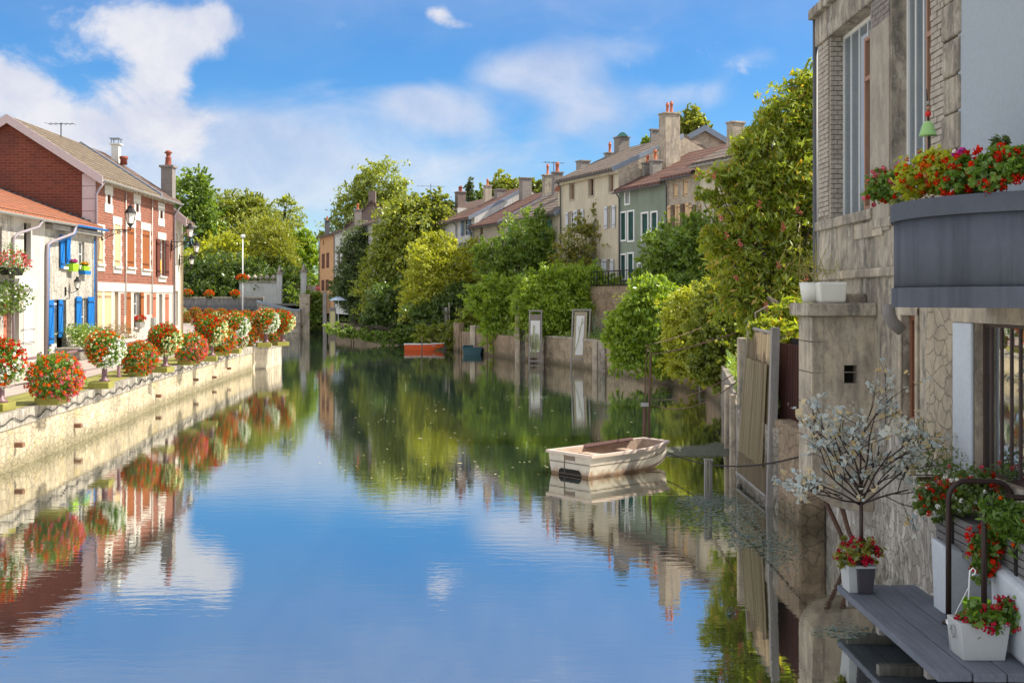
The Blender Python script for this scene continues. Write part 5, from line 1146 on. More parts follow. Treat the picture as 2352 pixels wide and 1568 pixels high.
a_, b_ = (fx(590, d), fz(695, d)), (fx(690, d), fz(714, d)); pr = [(a_[0], -1), (b_[0], -1), b_, (fx(672, d), fz(714, d)), a_]
MB().add([(x, d, z) for x, z in pr] + [(x, d + .6, z) for x, z in pr], [tuple(range(5)), tuple(range(5, 10))[::-1]] + [(i, 5 + i, 5 + (i + 1) % 5, (i + 1) % 5) for i in range(5)]).build('wall', M['concrete'], t)
mb = MB()
for (p0, p1) in ((a_, (fx(672, d), fz(714, d))), ((fx(672, d), fz(714, d)), b_)):
    mb.hexa([(p0[0], d - .12, p0[1]), (p1[0], d - .12, p1[1]), (p1[0], d + .72, p1[1]), (p0[0], d + .72, p0[1]), (p0[0], d - .12, p0[1] + .25), (p1[0], d - .12, p1[1] + .25), (p1[0], d + .72, p1[1] + .25), (p0[0], d + .72, p0[1] + .25)])
mb.build('coping', M['zinc'], t)
MB().pbox(Pl((0, d), (1, 0), (0, -1)), fx(606, d), fx(613, d), fz(735, d), fz(704, d), .01, .05).build('door', M['sh_blue'], t)
tag(MB().box((fx(648, 150), 150, fz(700, 150)), (fx(700, 150) - fx(596, 150), 6, .3)).build('quay_road', M['road']), kind='structure')
tag(MB().box((fx(701, 141), 141, (fz(678, 141) - 1) / 2), (1.25, 1.0, fz(678, 141) + 1)).box((fx(701, 141), 141, fz(677, 141)), (1.45, 1.2, .15)).build('bank_pier', M['concrete_pale']), 'square pale stone pier at the water end near the round bush', 'pier')
# ------------------------------------------------------------------ trees of the far end
T = tree
def ft(label, d, spec, n, leaf, mat, seed, name='tree', cat='tree', base_px=None, **kw):
    px = base_px if base_px is not None else spec[0][0]; return T(name, label, cat, d, spec, n, leaf, M[mat], Vector(((px - CX) * d / F, d, 3.0)), .35, 'trees at the far end of the water', seed, **kw)
ft('tall dark green tree just right of the cream house at far left', 178, [(440, 460, 42, 60), (425, 540, 50, 80), (470, 500, 35, 50), (455, 420, 28, 28)], 9000, (.55, .3), 'lf_mid', 101, clump=.2)
ft('broad mid green tree behind the pole light', 185, [(540, 520, 60, 60), (590, 510, 45, 50), (520, 480, 35, 35), (575, 475, 30, 25), (500, 550, 45, 45)], 11000, (.55, .3), 'lf_ivy', 102)
ft('golden yellow green conifer with feathery sprays left of centre', 168, [(610, 570, 55, 60), (640, 590, 45, 60), (590, 620, 60, 55), (650, 640, 40, 40), (620, 545, 35, 35)], 13000, (.6, .16), 'lf_thuja', 103, 'conifer', 'conifer', clump=.26, droop=-.5, upn=.2, outb=1.2)
ft('yellow leaved rounded tree behind the bracket lamps', 165, [(500, 590, 50, 40), (470, 610, 40, 45), (530, 580, 35, 35)], 8000, (.5, .28), 'lf_yellow', 104)
ft('slender open tree with sparse leaves against the blue sky', 182, [(655, 500, 32, 45), (675, 530, 25, 35), (640, 540, 30, 35), (660, 465, 18, 20)], 1900, (.55, .3), 'lf_birch', 105, clump=.34, fill=.3)
ft('bright sunlit tree beside the orange house', 175, [(700, 580, 32, 40), (680, 610, 35, 45), (715, 620, 28, 55), (690, 560, 25, 22)], 7000, (.5, .28), 'lf_lime', 106)
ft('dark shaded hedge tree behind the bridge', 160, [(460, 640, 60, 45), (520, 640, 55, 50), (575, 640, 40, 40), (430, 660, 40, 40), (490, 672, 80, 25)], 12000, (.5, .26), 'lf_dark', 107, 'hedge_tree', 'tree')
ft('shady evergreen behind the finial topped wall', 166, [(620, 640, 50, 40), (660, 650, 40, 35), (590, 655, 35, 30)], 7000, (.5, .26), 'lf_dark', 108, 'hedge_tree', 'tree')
ft('pale green shrub seen through the iron gate', 164, [(668, 690, 24, 26), (655, 675, 18, 20)], 2600, (.45, .24), 'lf_lime', 109, 'shrub', 'shrub')
def bt(label, d, spec, n, leaf, mat, seed, **kw):
    px = kw.pop('base_px', spec[0][0]); name = kw.pop('name', 'tree'); cat = kw.pop('cat', 'tree'); return T(name, label, cat, d, spec, n, leaf, M[mat], Vector(((px - CX) * d / F, d, 3.0)), .3, 'trees behind the right bank houses', seed, **kw)
bt('large weeping birch with yellow green foliage behind the brick gable', 158, [(870, 415, 40, 42), (820, 480, 40, 45), (905, 460, 35, 45), (785, 530, 32, 42), (860, 480, 50, 50), (835, 420, 22, 28), (755, 545, 18, 18), (800, 560, 40, 30)], 11000, (.5, .24), 'lf_birch', 120, clump=.3, droop=1.2, barkm=M['bark_pale'])
T('conifer', 'narrow dark conifer above the pale house roofs', 'conifer', 135, [(1079, 438, 7, 24), (1080, 460, 12, 16)], 1400, (.5, .14), M['lf_conifer'], Vector(((1079 - CX) * 135 / F, 135, 3)), .2, 'trees behind the right bank houses', 121, droop=.8)
bt('round olive tree rising between the roof chimneys', 140, [(1158, 435, 30, 28), (1180, 445, 22, 30), (1135, 450, 22, 25)], 4500, (.45, .26), 'lf_ivy', 122)
bt('small olive treetop right of the wide grey chimney', 142, [(1234, 432, 15, 20), (1225, 450, 14, 16)], 1800, (.45, .26), 'lf_ivy', 123)
bt('small dark treetop left of the tan chimney', 142, [(1103, 455, 10, 20), (1115, 465, 10, 14)], 1200, (.45, .26), 'lf_mid', 124)
bt('large tree top behind the tallest chimney', 120, [(1585, 280, 28, 26), (1560, 300, 22, 26), (1610, 295, 20, 16)], 4000, (.4, .24), 'lf_ivy', 125)
bt('little green treetop left of the tallest chimney', 120, [(1486, 327, 12, 10)], 600, (.4, .24), 'lf_mid', 126)
# ------------------------------------------------------------------ plants of the right bank, far to near
def rb(label, d, spec, n, leaf, mat, seed, name='bush', cat='bush', base=None, group='shrubs along the right bank', r0=.12, **kw):
    b = base or (spec[0][0], 1.5); return T(name, label, cat, d, spec, n, leaf, M[mat], Vector(((b[0] - CX) * d / F, d, b[1])), r0, group, seed, **kw)
rb('round green bush by the square pale pier at the far end', 142, [(718, 692, 26, 24), (722, 715, 22, 22), (712, 735, 30, 18), (690, 748, 30, 12)], 5200, (.42, .2), 'lf_mid', 140, base=(728, .8))
rb('low waterside bushes under the round far bush', 142, [(670, 752, 28, 10), (700, 755, 30, 10), (728, 750, 14, 14)], 3000, (.4, .16), 'lf_reed', 141, base=(690, .2))
rb('dark drooping conifer in front of the far white house', 122, [(820, 585, 38, 55), (800, 650, 38, 50), (835, 560, 25, 35), (822, 700, 32, 40), (780, 665, 22, 28), (850, 640, 30, 60)], 11000, (.46, .14), 'lf_conifer', 142, 'conifer', 'conifer', (815, 1.4), r0=.3, clump=.26, droop=.9, outb=.9)
rb('huge climber covered tree with yellow green top in the centre', 108, [(950, 510, 70, 45), (1005, 540, 40, 65), (900, 570, 50, 65), (940, 590, 75, 70), (880, 660, 55, 70), (950, 680, 65, 65), (1010, 480, 25, 40), (965, 480, 40, 28), (905, 720, 50, 40), (1020, 600, 25, 50)], 27000, (.36, .22), 'lf_ivy', 143, 'climber_tree', 'tree', (935, 1.4), r0=.45, clump=.22, droop=.6)
rb('low ivy and brambles trailing over the far garden wall to the water', 101, [(800, 762, 22, 12), (835, 768, 24, 12), (875, 772, 26, 14), (915, 770, 22, 18), (945, 778, 22, 16), (770, 756, 18, 14), (965, 760, 18, 26)], 6000, (.28, .14), 'lf_mid', 156, base=(850, 1.2), droop=.8, group='ivy on the garden walls')
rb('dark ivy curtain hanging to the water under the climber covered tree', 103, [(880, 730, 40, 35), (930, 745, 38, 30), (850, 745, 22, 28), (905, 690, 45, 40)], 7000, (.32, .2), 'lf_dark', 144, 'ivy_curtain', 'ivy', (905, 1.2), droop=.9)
rb('light yellow green willow like tree behind the orange boat', 97, [(990, 620, 55, 55), (1045, 605, 52, 45), (955, 675, 34, 52), (1005, 680, 60, 50), (1085, 620, 55, 48), (985, 575, 34, 32), (1100, 590, 34, 34), (1060, 660, 50, 40), (1120, 640, 34, 40), (1030, 570, 26, 26)], 20000, (.30, .12), 'lf_yellow', 145, 'willow_tree', 'tree', (1000, 1.5), r0=.2, clump=.24)
rb('low bushes hanging over the far wall left of the teal blue boat', 92, [(1040, 765, 34, 26), (985, 770, 24, 22), (1075, 745, 26, 36), (1085, 785, 20, 20)], 5000, (.28, .13), 'lf_ivy', 155, base=(1040, 1.4), droop=.7)
rb('dark leaves painting the shade under the willow like tree, over the orange boat', 95, [(1000, 730, 55, 32), (1040, 710, 40, 35), (970, 735, 25, 28), (1060, 680, 35, 30)], 7000, (.3, .14), 'lf_dark', 146, base=(1000, 1.4))  # dark leaf mass added for the willow's shaded lower part
rb('spiky mid green tree before the green shuttered house', 84, [(1210, 560, 55, 50), (1240, 590, 45, 50), (1180, 600, 40, 50), (1230, 510, 22, 30), (1150, 610, 35, 45), (1120, 600, 30, 40)], 11000, (.32, .12), 'lf_mid', 147, 'garden_tree', 'tree', (1210, 2.0), r0=.16, clump=.22, droop=-.5, fill=.3)
rb('yellowish shrub spilling over the wall above the blue boat', 82, [(1120, 690, 44, 36), (1155, 735, 44, 52), (1178, 685, 40, 36), (1165, 785, 38, 30), (1095, 690, 26, 26), (1190, 735, 26, 44), (1140, 660, 34, 24), (1130, 730, 30, 36)], 17000, (.26, .12), 'lf_lime', 148, base=(1140, 1.5), droop=.5)
rb('big lime green hedge bush behind the framed banners', 74, [(1250, 675, 55, 50), (1315, 668, 62, 48), (1372, 690, 48, 48), (1300, 725, 75, 46), (1222, 662, 34, 36), (1395, 715, 30, 42), (1345, 728, 55, 42), (1210, 695, 30, 40), (1260, 740, 50, 36), (1405, 740, 30, 38), (1395, 670, 36, 30), (1420, 700, 26, 34), (1230, 745, 40, 34), (1290, 640, 40, 30), (1350, 640, 40, 30)], 34000, (.24, .10), 'lf_lime', 149, base=(1300, 1.6), clump=.2, droop=-.35)
rb('open fruit tree with arching branches before the tall cream house', 78, [(1320, 560, 40, 36), (1382, 525, 28, 36), (1402, 572, 42, 30), (1290, 590, 28, 24), (1378, 475, 14, 24), (1350, 605, 50, 18), (1425, 568, 18, 18), (1340, 520, 22, 20)], 5200, (.24, .12), 'lf_plum', 150, 'fruit_tree', 'tree', (1350, 2.0), r0=.14, clump=.28, fill=.25, barkm=M['bark_pale'])
rb('dense leafy shrub below the sage green house', 63, [(1540, 655, 70, 34), (1600, 660, 60, 40), (1480, 655, 34, 26), (1650, 600, 40, 60), (1560, 560, 60, 45), (1525, 590, 45, 42), (1620, 560, 42, 50), (1590, 615, 60, 40), (1500, 635, 36, 30), (1600, 520, 36, 28), (1560, 640, 60, 30)], 21000, (.24, .12), 'lf_mid', 151, base=(1560, 2.0), r0=.16)
rb('bright yellow green climber cascading over the stained wall', 54, [(1475, 700, 50, 34), (1530, 715, 50, 40), (1500, 664, 42, 26), (1430, 742, 34, 28), (1500, 752, 52, 34), (1450, 790, 32, 38), (1423, 815, 20, 38), (1500, 805, 40, 36), (1470, 842, 26, 24), (1520, 848, 26, 22), (1405, 775, 18, 30), (1545, 770, 34, 34)], 23000, (.21, .085), 'lf_lime', 152, 'climbing_shrub', 'climber', (1530, 1.5), clump=.24, droop=.7, fill=.35)
rb('tumbling sunlit shrub between the yellow climber and the fig bush', 50, [(1590, 700, 46, 36), (1630, 690, 44, 46), (1600, 745, 52, 36), (1560, 735, 40, 34), (1650, 740, 40, 44), (1585, 800, 42, 34), (1630, 815, 44, 36), (1560, 838, 36, 26), (1605, 852, 40, 26), (1645, 855, 28, 30), (1570, 775, 44, 30)], 21000, (.2, .09), 'lf_yellow', 154, 'climbing_shrub', 'climber', (1620, 1.5), clump=.26, droop=.7, fill=.35)
rb('mid green fig bush leaning out between the tumbling shrub and striped banner', 43, [(1660, 700, 46, 50), (1660, 790, 40, 56), (1630, 760, 42, 44), (1612, 838, 32, 30), (1645, 860, 32, 36), (1690, 740, 30, 50)], 12000, (.19, .12), 'lf_ivy', 153, 'fig_bush', 'bush', (1665, 1.5), droop=.4)
lance = T('lance_leaf_tree', 'tall overhanging tree with long narrow leaves beside the stained building', 'tree', 33, [(1810, 270, 62, 62), (1855, 205, 42, 46), (1765, 340, 70, 56), (1722, 430, 66, 52), (1825, 400, 80, 70), (1745, 515, 80, 62), (1835, 545, 72, 80), (1700, 605, 66, 56), (1790, 655, 80, 66), (1848, 735, 48, 70), (1765, 735, 60, 50), (1700, 340, 26, 16), (1655, 410, 40, 22), (1625, 452, 26, 16), (1872, 300, 52, 80), (1700, 690, 46, 40), (1855, 800, 26, 44), (1650, 560, 40, 36), (1900, 450, 60, 90), (1900, 600, 50, 80), (1800, 775, 34, 30, -9), (1760, 752, 30, 18, -8.5), (1825, 800, 26, 40, -10), (1815, 720, 36, 40, -8)],
  36000, (.23, .065), M['lf_sumac'], Vector((8.3, 34.0, 1.6)), .17, None, 160, clump=.26, per=22, droop=.75, fill=.35, outb=.9)
rs = np.random.RandomState(5)
C = np.array([tuple(at(px + rs.normal() * 3, py + rs.normal() * 5, 30.6 + rs.rand())) for px, py in ((1640, 402), (1655, 500), (1668, 540), (1600, 400), (1700, 560), (1745, 470), (1790, 610), (1835, 480), (1760, 700), (1850, 640), (1690, 640), (1800, 520)) for _ in range(7)]) - np.array(lance.location)
link('seed_heads', raw_mesh('seed_heads', heads(rs, C, 6, .05, .05)), M['fl_mauve'], lance)['kind'] = 'stuff'
# ------------------------------------------------------------------ boats
def hull(name, label, cat, loc, rz, L, W, Hh, mat, inm, rimm, bow=.55, flare=.82, rock=.12, z0=-.08, pram=.35, thick=.05, rivets=False, benches=(.35, .75)):
    """open boat, stern at local x=0, bow towards +x"""
    t = thing(name, label, cat, loc, None, rz); n = 14; S = []
    for i in range(n + 1):
        f = i / n; w = W / 2 * (1 - (1 - pram) * max(0, (f - bow) / (1 - bow)) ** 1.8); kz = z0 + rock * max(0, (f - .55) / .45) ** 2 * 2; top = Hh + .10 * max(0, f - .5) ** 1.5 * 2; x = f * L
        xo = .10 * L * max(0, (f - .8) / .2) ** 2 * 0 ; S.append((x, w, kz, top))
    V = []; Fc = []
    for (x, w, kz, top) in S:
        wb = w * flare
        V += [(x, -w, top), (x, -(w * .55 + wb * .45), kz + (top - kz) * .45), (x, -wb, kz + .03), (x, 0, kz), (x, wb, kz + .03), (x, w * .55 + wb * .45, kz + (top - kz) * .45), (x, w, top)]
    m = 7
    for i in range(n):
        for j in range(m - 1): Fc.append((i * m + j, (i + 1) * m + j, (i + 1) * m + j + 1, i * m + j + 1))
    Fc.append(tuple(range(m))); Fc.append(tuple(n * m + j for j in range(m))[::-1])
    mb = MB().add(V, Fc); h = mb.build('hull', mat, t, False, local=True)
    V = []; Fc = []; q = thick
    for i, (x, w, kz, top) in enumerate(S):
        x = min(max(x, q), L - q); w2 = w - q; wb = w2 * flare
        V += [(x, -w2, top - .005), (x, -wb, kz + .12), (x, wb, kz + .12), (x, w2, top - .005)]
    for i in range(n):
        for j in range(3): Fc.append((i * 4 + j, i * 4 + j + 1, (i + 1) * 4 + j + 1, (i + 1) * 4 + j))
    Fc.append((0, 3, 2, 1)); Fc.append((n * 4, n * 4 + 1, n * 4 + 2, n * 4 + 3))
    MB().add(V, Fc).build('inner_hull', inm, t, local=True)
    mb = MB(); g = []
    for s_ in (1, -1):
        for i, (x, w, kz, top) in (enumerate(S) if s_ > 0 else list(enumerate(S))[::-1]): g.append((x, s_ * w, top))
    loop = g + [g[0]]; n2 = len(g); A = []
    for (x, y, z) in g: sx = .05 if x > L * .99 else (-.04 if x < .01 else 0); iy = np.sign(y); A += [(x + sx, y + iy * .045, z - .03), (x + sx, y + iy * .045, z + .03), (x - sx * .8 * 0 - (.05 if x > L * .99 else (-.05 if x < .01 else 0)), y - iy * .05, z + .03), (x - (.05 if x > L * .99 else (-.05 if x < .01 else 0)), y - iy * .05, z - .03)]
    Fc = []
    for i in range(n2):
        j = (i + 1) % n2
        for k in range(4): Fc.append((i * 4 + k, i * 4 + (k + 1) % 4, j * 4 + (k + 1) % 4, j * 4 + k))
    mb.add(A, Fc).build('gunwale', rimm, t, local=True)
    for f in benches: x = f * L; w = W / 2 * .9; MB().box((x, 0, Hh * .72), (.24, 2 * w, .05)).build('thwart', inm, t, local=True)
    return t, S
t = NT('weathered_white_hull'); v = t.coord(); z_ = t.N.new('ShaderNodeSeparateXYZ'); t.L.new(v, z_.inputs[0]); n_ = t.noise(v, 4, 6, .7, .5); n3 = t.noise(t.coord(2, 2, .4), 3, 5, .7)
col = t.mix(t.ramp(n_, .3, .7, 0, .6), (.60, .56, .48), (.42, .33, .23)); rustf = t.math('ADD', t.ramp(z_.outputs[2], .24, .0), t.math('MULTIPLY', t.math('SUBTRACT', n3, .5), 1.6)); col = t.mix(t.ramp(rustf, .35, .95, 0, .9), col, (.26, .13, .05))
M['white_hull'] = t.pbsdf(col, .5, t.bump(n_, .2, .01))
M['hull_in'] = plaster('stained_hull_inside', (.50, .38, .30), .9, .3, (.26, .17, .12), sc=2)
M['gunwale'] = paint('faded_gunwale', (.62, .50, .42), .6, .3, (.3, .18, .12), .5)
cs = gz(1262, 1088); cn = gz(1388, 1096); mid_ = (cs + cn) / 2; bt_ = gz(1530, 1017, .62); ax = Vector((bt_.x - mid_.x, bt_.y - mid_.y)); tv = Vector((cs.x - cn.x, cs.y - cn.y)); 
ang = math.atan2(tv.y, tv.x) - math.pi / 2; 
ang = ang * .40 + math.atan2(ax.y, ax.x) * .60
Wb = tv.length * 1.06; Lb = 2.95
dg, S = hull('dinghy', 'weathered white dinghy with stained hull moored in open water, stern notch facing the camera', 'boat', (mid_.x - .16, mid_.y, 0), ang, Lb, Wb, .50, M['white_hull'], M['hull_in'], M['gunwale'], bow=.62, pram=.55, rock=.10)
M['joint'] = paint('dark_hull_joint', (.16, .11, .08), .8)
mb = MB()
for zf in (.62, .2):
    for s_ in (-1, 1):
        pts = []
        for (x, w, kz, top) in S:
            wy = w * .82 + (w - w * .82) * (1 - (1 - zf) * 1.0); pts.append((x, s_ * (wy + .006), kz + (top - kz) * zf))
        mb.tube(pts, .011, 4)
    mb.tube([(-.008, -Wb * .45, -.08 + .6 * zf), (-.008, Wb * .45, -.08 + .6 * zf)], .010, 4)
mb.tube([(-.008, .16, .05), (-.008, .16, .5)], .010, 4); mb.build('seam', M['joint'], dg, local=True)
MB().box((-.012, .0, .40), (.012, .34, .09)).build('motor_pad', paint('worn_wood_pad', (.22, .16, .12), .9), dg, local=True)
n_ = MB(); n_.add([(-.015, -.40, -.1), (-.015, .36, -.1), (-.015, .34, .10), (-.015, .28, .15), (-.015, -.30, .15), (-.015, -.37, .08)], [(0, 1, 2, 3, 4, 5)][::1]); n_.add([(-.004, -.40, -.1), (-.004, .36, -.1), (-.004, .34, .10), (-.004, .28, .15), (-.004, -.30, .15), (-.004, -.37, .08)], [(5, 4, 3, 2, 1, 0)]); n_.build('stern_notch', M['dark'], dg, local=True)
fl = MB(); fl.add([(1.1, Wb * .40, .50), (2.6, Wb * .28, .58), (2.65, Wb * .36, .62), (1.15, Wb * .51, .55)], [(0, 1, 2, 3)]); fl.add([(1.1, Wb * .40, .48), (2.6, Wb * .28, .56), (2.65, Wb * .36, .60), (1.15, Wb * .51, .53)], [(3, 2, 1, 0)]); fl.build('deck_flap', paint('torn_red_brown_cover', (.085, .04, .035), .8), dg, local=True)
MB().tube([(Lb * .9, -Wb * .27, .34), (Lb * .9, -Wb * .27 - .09, .36)], .02, 6).build('mooring_eye', M['rust'], dg, local=True)
bow_w = Vector((mid_.x + math.cos(ang) * Lb * .9 + math.sin(ang) * Wb * .3, mid_.y + math.sin(ang) * Lb * .9 - math.cos(ang) * Wb * .3, .35))
def sag(a, b, s, n=14): a, b = Vector(a), Vector(b); return [a.lerp(b, i / n) - Vector((0, 0, 4 * s * (i / n) * (1 - i / n))) for i in range(n + 1)]
tag(MB().tube(sag(bow_w, (5.15, 19.6, 1.35), .28), .016, 6).build('mooring_rope', M['rope'], None, True), 'dark mooring rope from the white dinghy to the building wall', 'rope')
po = gz(972, 804); ob, So = hull('rowing_boat', 'orange rowing boat with white rim below the willow like tree', 'boat', (gz(932, 803).x, po.y, 0), R(2), 3.15, 1.15, .50, M['orange_boat'], M['pot_white'], M['white'], bow=.5, pram=.3, rock=.2)
pb = gz(1085, 814); bb_, Sb = hull('flat_boat', 'small square ended teal blue boat moored by the wall', 'boat', (pb.x, pb.y, 0), R(95), 2.3, 1.38, .50, M['blue_boat'], M['blue_boat'], M['blue_boat'], bow=.6, pram=.7)
# ------------------------------------------------------------------ posts, banners, wires
def post(label, x0, x1, ytop, ybase, mat, name='mooring_post', cat='post', group='posts along the right bank', rnd_=False, sz=1.0, yoff=0.0, zbot=-1.0):
    p = gz((x0 + x1) / 2, ybase); k = F / p.y; w = (x1 - x0) / k; zt = H - (ytop - HY) / k
    mb = MB()
    if rnd_: mb.tube([(p.x, p.y, zbot), (p.x + .02, p.y, (zt + zbot) / 2), (p.x, p.y, zt)], [w / 2 * 1.05, w / 2, w / 2 * .9], 9)
    else: mb.box((p.x, p.y, (zt + zbot) / 2), (w, w * sz, zt - zbot))
    return tag(mb.build(name, mat, None, rnd_, 0 if rnd_ else .02), label, cat, group)
post('thick grey wooden post in the water before the orange house', 742, 751, 669, 764.5, M['oldwood'])
post('slim pale stone post half sunk left of the willow like tree', 930, 936, 692, 786, M['concrete_pale'])
post('grey board post right of the orange boat, shorter of the pair', 1016, 1020.5, 698, 800, M['oldwood'])
post('broad weathered board post right of the orange boat', 1021, 1028, 706, 801, M['oldwood'])
post('thin pale pole standing right of the weathered boards', 1030, 1033, 695, 801, M['concrete_pale'], rnd_=True)
post('thin dark stake standing in front of the orange boat', 967, 970, 772, 812, M['stakewood'], rnd_=True)
post('tall pale stone pillar between the yellowish shrub and lime hedge bush', 1183, 1193, 701, 830, M['concrete_pale'], 'stone_pillar', 'pillar', sz=2.2)
post('square dark stone pillar left of the reed picture banner', 1194, 1206, 706, 829, M['concrete'], 'stone_pillar', 'pillar', sz=1.5)
for i, (x, y0, y1, lb) in enumerate([(757, 705, 767, 'thin iron stake left of the yellow panel banner'), (806, 718, 772, 'rusty iron stake before the ivy curtain'), (812, 715, 772.5, 'thinner rusty stake right beside another before the ivy curtain'), (1059, 760, 818, 'iron stake left of the teal blue boat'), (1119, 768, 822, 'short iron stake right of the teal blue boat'), (1132, 766, 822, 'iron stake under the yellowish shrub')]):
    post(lb, x - 1.1, x + 1.1, y0, y1, M['rust'], 'iron_stake', 'stake', 'iron stakes in the water', True)
def banner(label, feet, top, ytop, ybot, face, mats, yb, inner=None, thick=.05, post_w=.10, lean=0.0, motif=None):
    """two posts standing in the water with a fabric panel between them; feet/top = (xl, xr) columns of the photo"""
    p = gz(sum(feet) / 2, yb); d = p.y; k = F / d; X = lambda x: (x - CX) / k; Z = lambda y: H - (y - HY) / k
    t = thing('framed_banner', label, 'banner', (p.x, d, 0), 'framed cloth banners along the river'); mb = MB()
    for f, tp in zip(feet, top): MB().tube([(X(f), d, -1.0), (X(tp), d + lean, Z(ytop))], post_w / 2, 6).build('frame_post', M['oldwood'], t)
    lx0, lx1 = X(top[0]), X(top[1]); MB().tube([(lx0 - .06, d + lean, Z(ytop) - .05), (lx1 + .06, d + lean, Z(ytop) - .05)], post_w * .55, 6).build('top_bar', M['oldwood'], t); MB().tube([(X(feet[0]) - .05, d - .03, Z(ybot)), (X(feet[1]) + .05, d - .03, Z(ybot))], post_w * .5, 6).build('bottom_bar', M['oldwood'], t)
    fx0, fx1, fy0, fy1 = face; ff = lambda y: (y - ytop) / (yb - ytop)
    def pan(a, b, c, e, o, mat, nm, par): return MB().hexa([(X(a[0]), d + o, Z(e)), (X(a[1]), d + o, Z(e)), (X(a[1]), d + o + .012, Z(e)), (X(a[0]), d + o + .012, Z(e)), (X(b[0]), d + o, Z(c)), (X(b[1]), d + o, Z(c)), (X(b[1]), d + o + .012, Z(c)), (X(b[0]), d + o + .012, Z(c))]).build(nm, mat, par)
    sh = (feet[0] - top[0])
    pn = pan((fx0 + sh * .8, fx1 + sh * .8), (fx0, fx1), fy0, fy1, -.03, mats[0], 'cloth', t)
    if inner: a, b, c, e = inner; pan((a + sh * .75, b + sh * .75), (a, b), c, e, -.05, mats[1], 'print', pn)
    if motif:
        mo = MB()
        for seg, r_ in motif: mo.tube([(X(x), d - .058, Z(y)) for x, y in seg], r_, 4)
        mo.build('plant_print', mats[2], pn)
    return t
M['mesh_grey'] = paint('grey_mesh_cloth', (.26, .22, .18), .8, .3); M['mesh_tan'] = paint('tan_mesh_cloth', (.40, .33, .24), .85, .2); M['cloth_white'] = paint('white_printed_cloth', (.74, .73, .70), .8, .06); M['cloth_yellow'] = paint('pale_yellow_cloth', (.62, .55, .28), .8, .1)
M['print_green'] = paint('sage_print', (.36, .38, .20), .8); M['print_pink'] = paint('rose_print', (.55, .22, .24), .8)
rg = random.Random(3); reeds = [([(x, 818 - rg.random() * 20), (x + rg.uniform(-1.5, 1.5), 780 - rg.random() * 15)], .018) for x in [1219 + i * 1.15 for i in range(19)] + [1219.5 + rg.random() * 20 for _ in range(12)]]
banner('pale banner with a printed reed picture on dark mesh beside the stone pillar', (1215.5, 1243), (1217, 1244), 712, 829, (1218, 1242, 722, 821), [M['mesh_grey'], M['cloth_white'], M['print_green']], 834, (1219, 1240.5, 736, 808), motif=reeds + [([(1226, 747), (1225, 775)], .06)])
banner('tall white banner with one curved twig in a wooden frame, before the pale wall', (1310.5, 1348.5), (1316, 1356), 710, 826, (1320, 1349, 716, 821), [M['mesh_tan'], M['cloth_white'], M['print_green']], 845, (1324.5, 1342.5, 725, 815), motif=[([(1318, 812), (1327, 785), (1334, 750), (1338, 730)], .03), ([(1331, 765), (1329, 750)], .02), ([(1335, 745), (1341, 738)], .02)])
banner('far pale yellow banner standing near the thick grey post', (757, 770), (757.5, 771), 706, 768, (758, 770, 708, 766), [M['mesh_grey'], M['cloth_yellow'], M['print_green']], 770, (758.8, 769.4, 715, 756), post_w=.12)
banner('white banner with rose print mostly hidden under the fig bush', (1607, 1642), (1608, 1643), 768, 880, (1610, 1641, 775, 872), [M['mesh_grey'], M['cloth_white'], M['print_pink']], 899, (1613, 1638, 786, 862), motif=[([(1618, 855), (1624, 830), (1620, 800)], .05), ([(1628, 850), (1632, 815)], .05)])
p = gz(1222, 833); k = F / p.y; t = thing('mooring_rail', 'rusty iron mooring rail in the water in front of the reed picture banner', 'mooring rail', (p.x, p.y, 0)); X = lambda x: (x - CX) / k; Z = lambda y: H - (y - HY) / k
for x in (1217.5, 1226, 1250): MB().tube([(X(x), p.y - .1, -1), (X(x), p.y - .1, Z(788))], .035, 6).build('stake', M['rust'], t)
MB().tube([(X(1216), p.y - .1, Z(811)), (X(1262), p.y + .9, Z(808))], .05, 6).build('lower_bar', M['rust'], t); MB().tube([(X(1217), p.y - .1, Z(789)), (X(1262), p.y + .9, Z(776))], .022, 6).build('upper_bar', M['rust'], t)
# blue and white cloth screens hanging between far stakes
t = thing('white_gate_panel', 'pale weathered door panel between dark trees at the waterside', 'gate', gz(921, 787)); d = gz(921, 787).y; MB().box(((921 - CX) * d / F, d + .4, 1.7), (1.25 * .5, .08, 3.0)).build('panel', M['white_row'], t); MB().box(((921 - CX) * d / F, d + .4, 3.25), (.8, .2, .14)).build('lintel', M['concrete_pale'], t)
# garden parasol behind the far wall
p = at(777, 690, 121); t = thing('parasol', 'pale blue garden parasol behind the thick grey post', 'parasol', (p.x, p.y, 1.4)); MB().lathe((p.x, p.y, p.z), [(1.0, -.0), (1.02, .03), (.55, .3), (.05, .5)], 8).build('canopy', paint('pale_blue_canvas', (.55, .66, .80), .7, .05), t); MB().tube([(p.x, p.y, 1.4), (p.x, p.y, p.z + .6)], .035, 6).build('pole', M['white'], t)
# garden wire fence beside the twig banner
t = thing('wire_fence', 'green wire mesh fence above the pale wall right of the twig banner', 'fence', gz(1380, 851)); mb = MB(); q0, q1 = gz(1345, 845.5), gz(1425, 858); 
for i in range(15): a_ = q0.lerp(q1, i / 14) + Vector((.5, .5, 0)); mb.tube([(a_.x, a_.y, 1.6), (a_.x, a_.y, 3.1)], .025 if i % 5 == 0 else .012, 5)
for z in np.arange(1.75, 3.15, .17): mb.tube([(q0.x + .5, q0.y + .5, z), (q1.x + .5, q1.y + .5, z)], .011, 4)
mb.build('mesh', paint('green_fence_wire', (.10, .20, .14), .6), t)
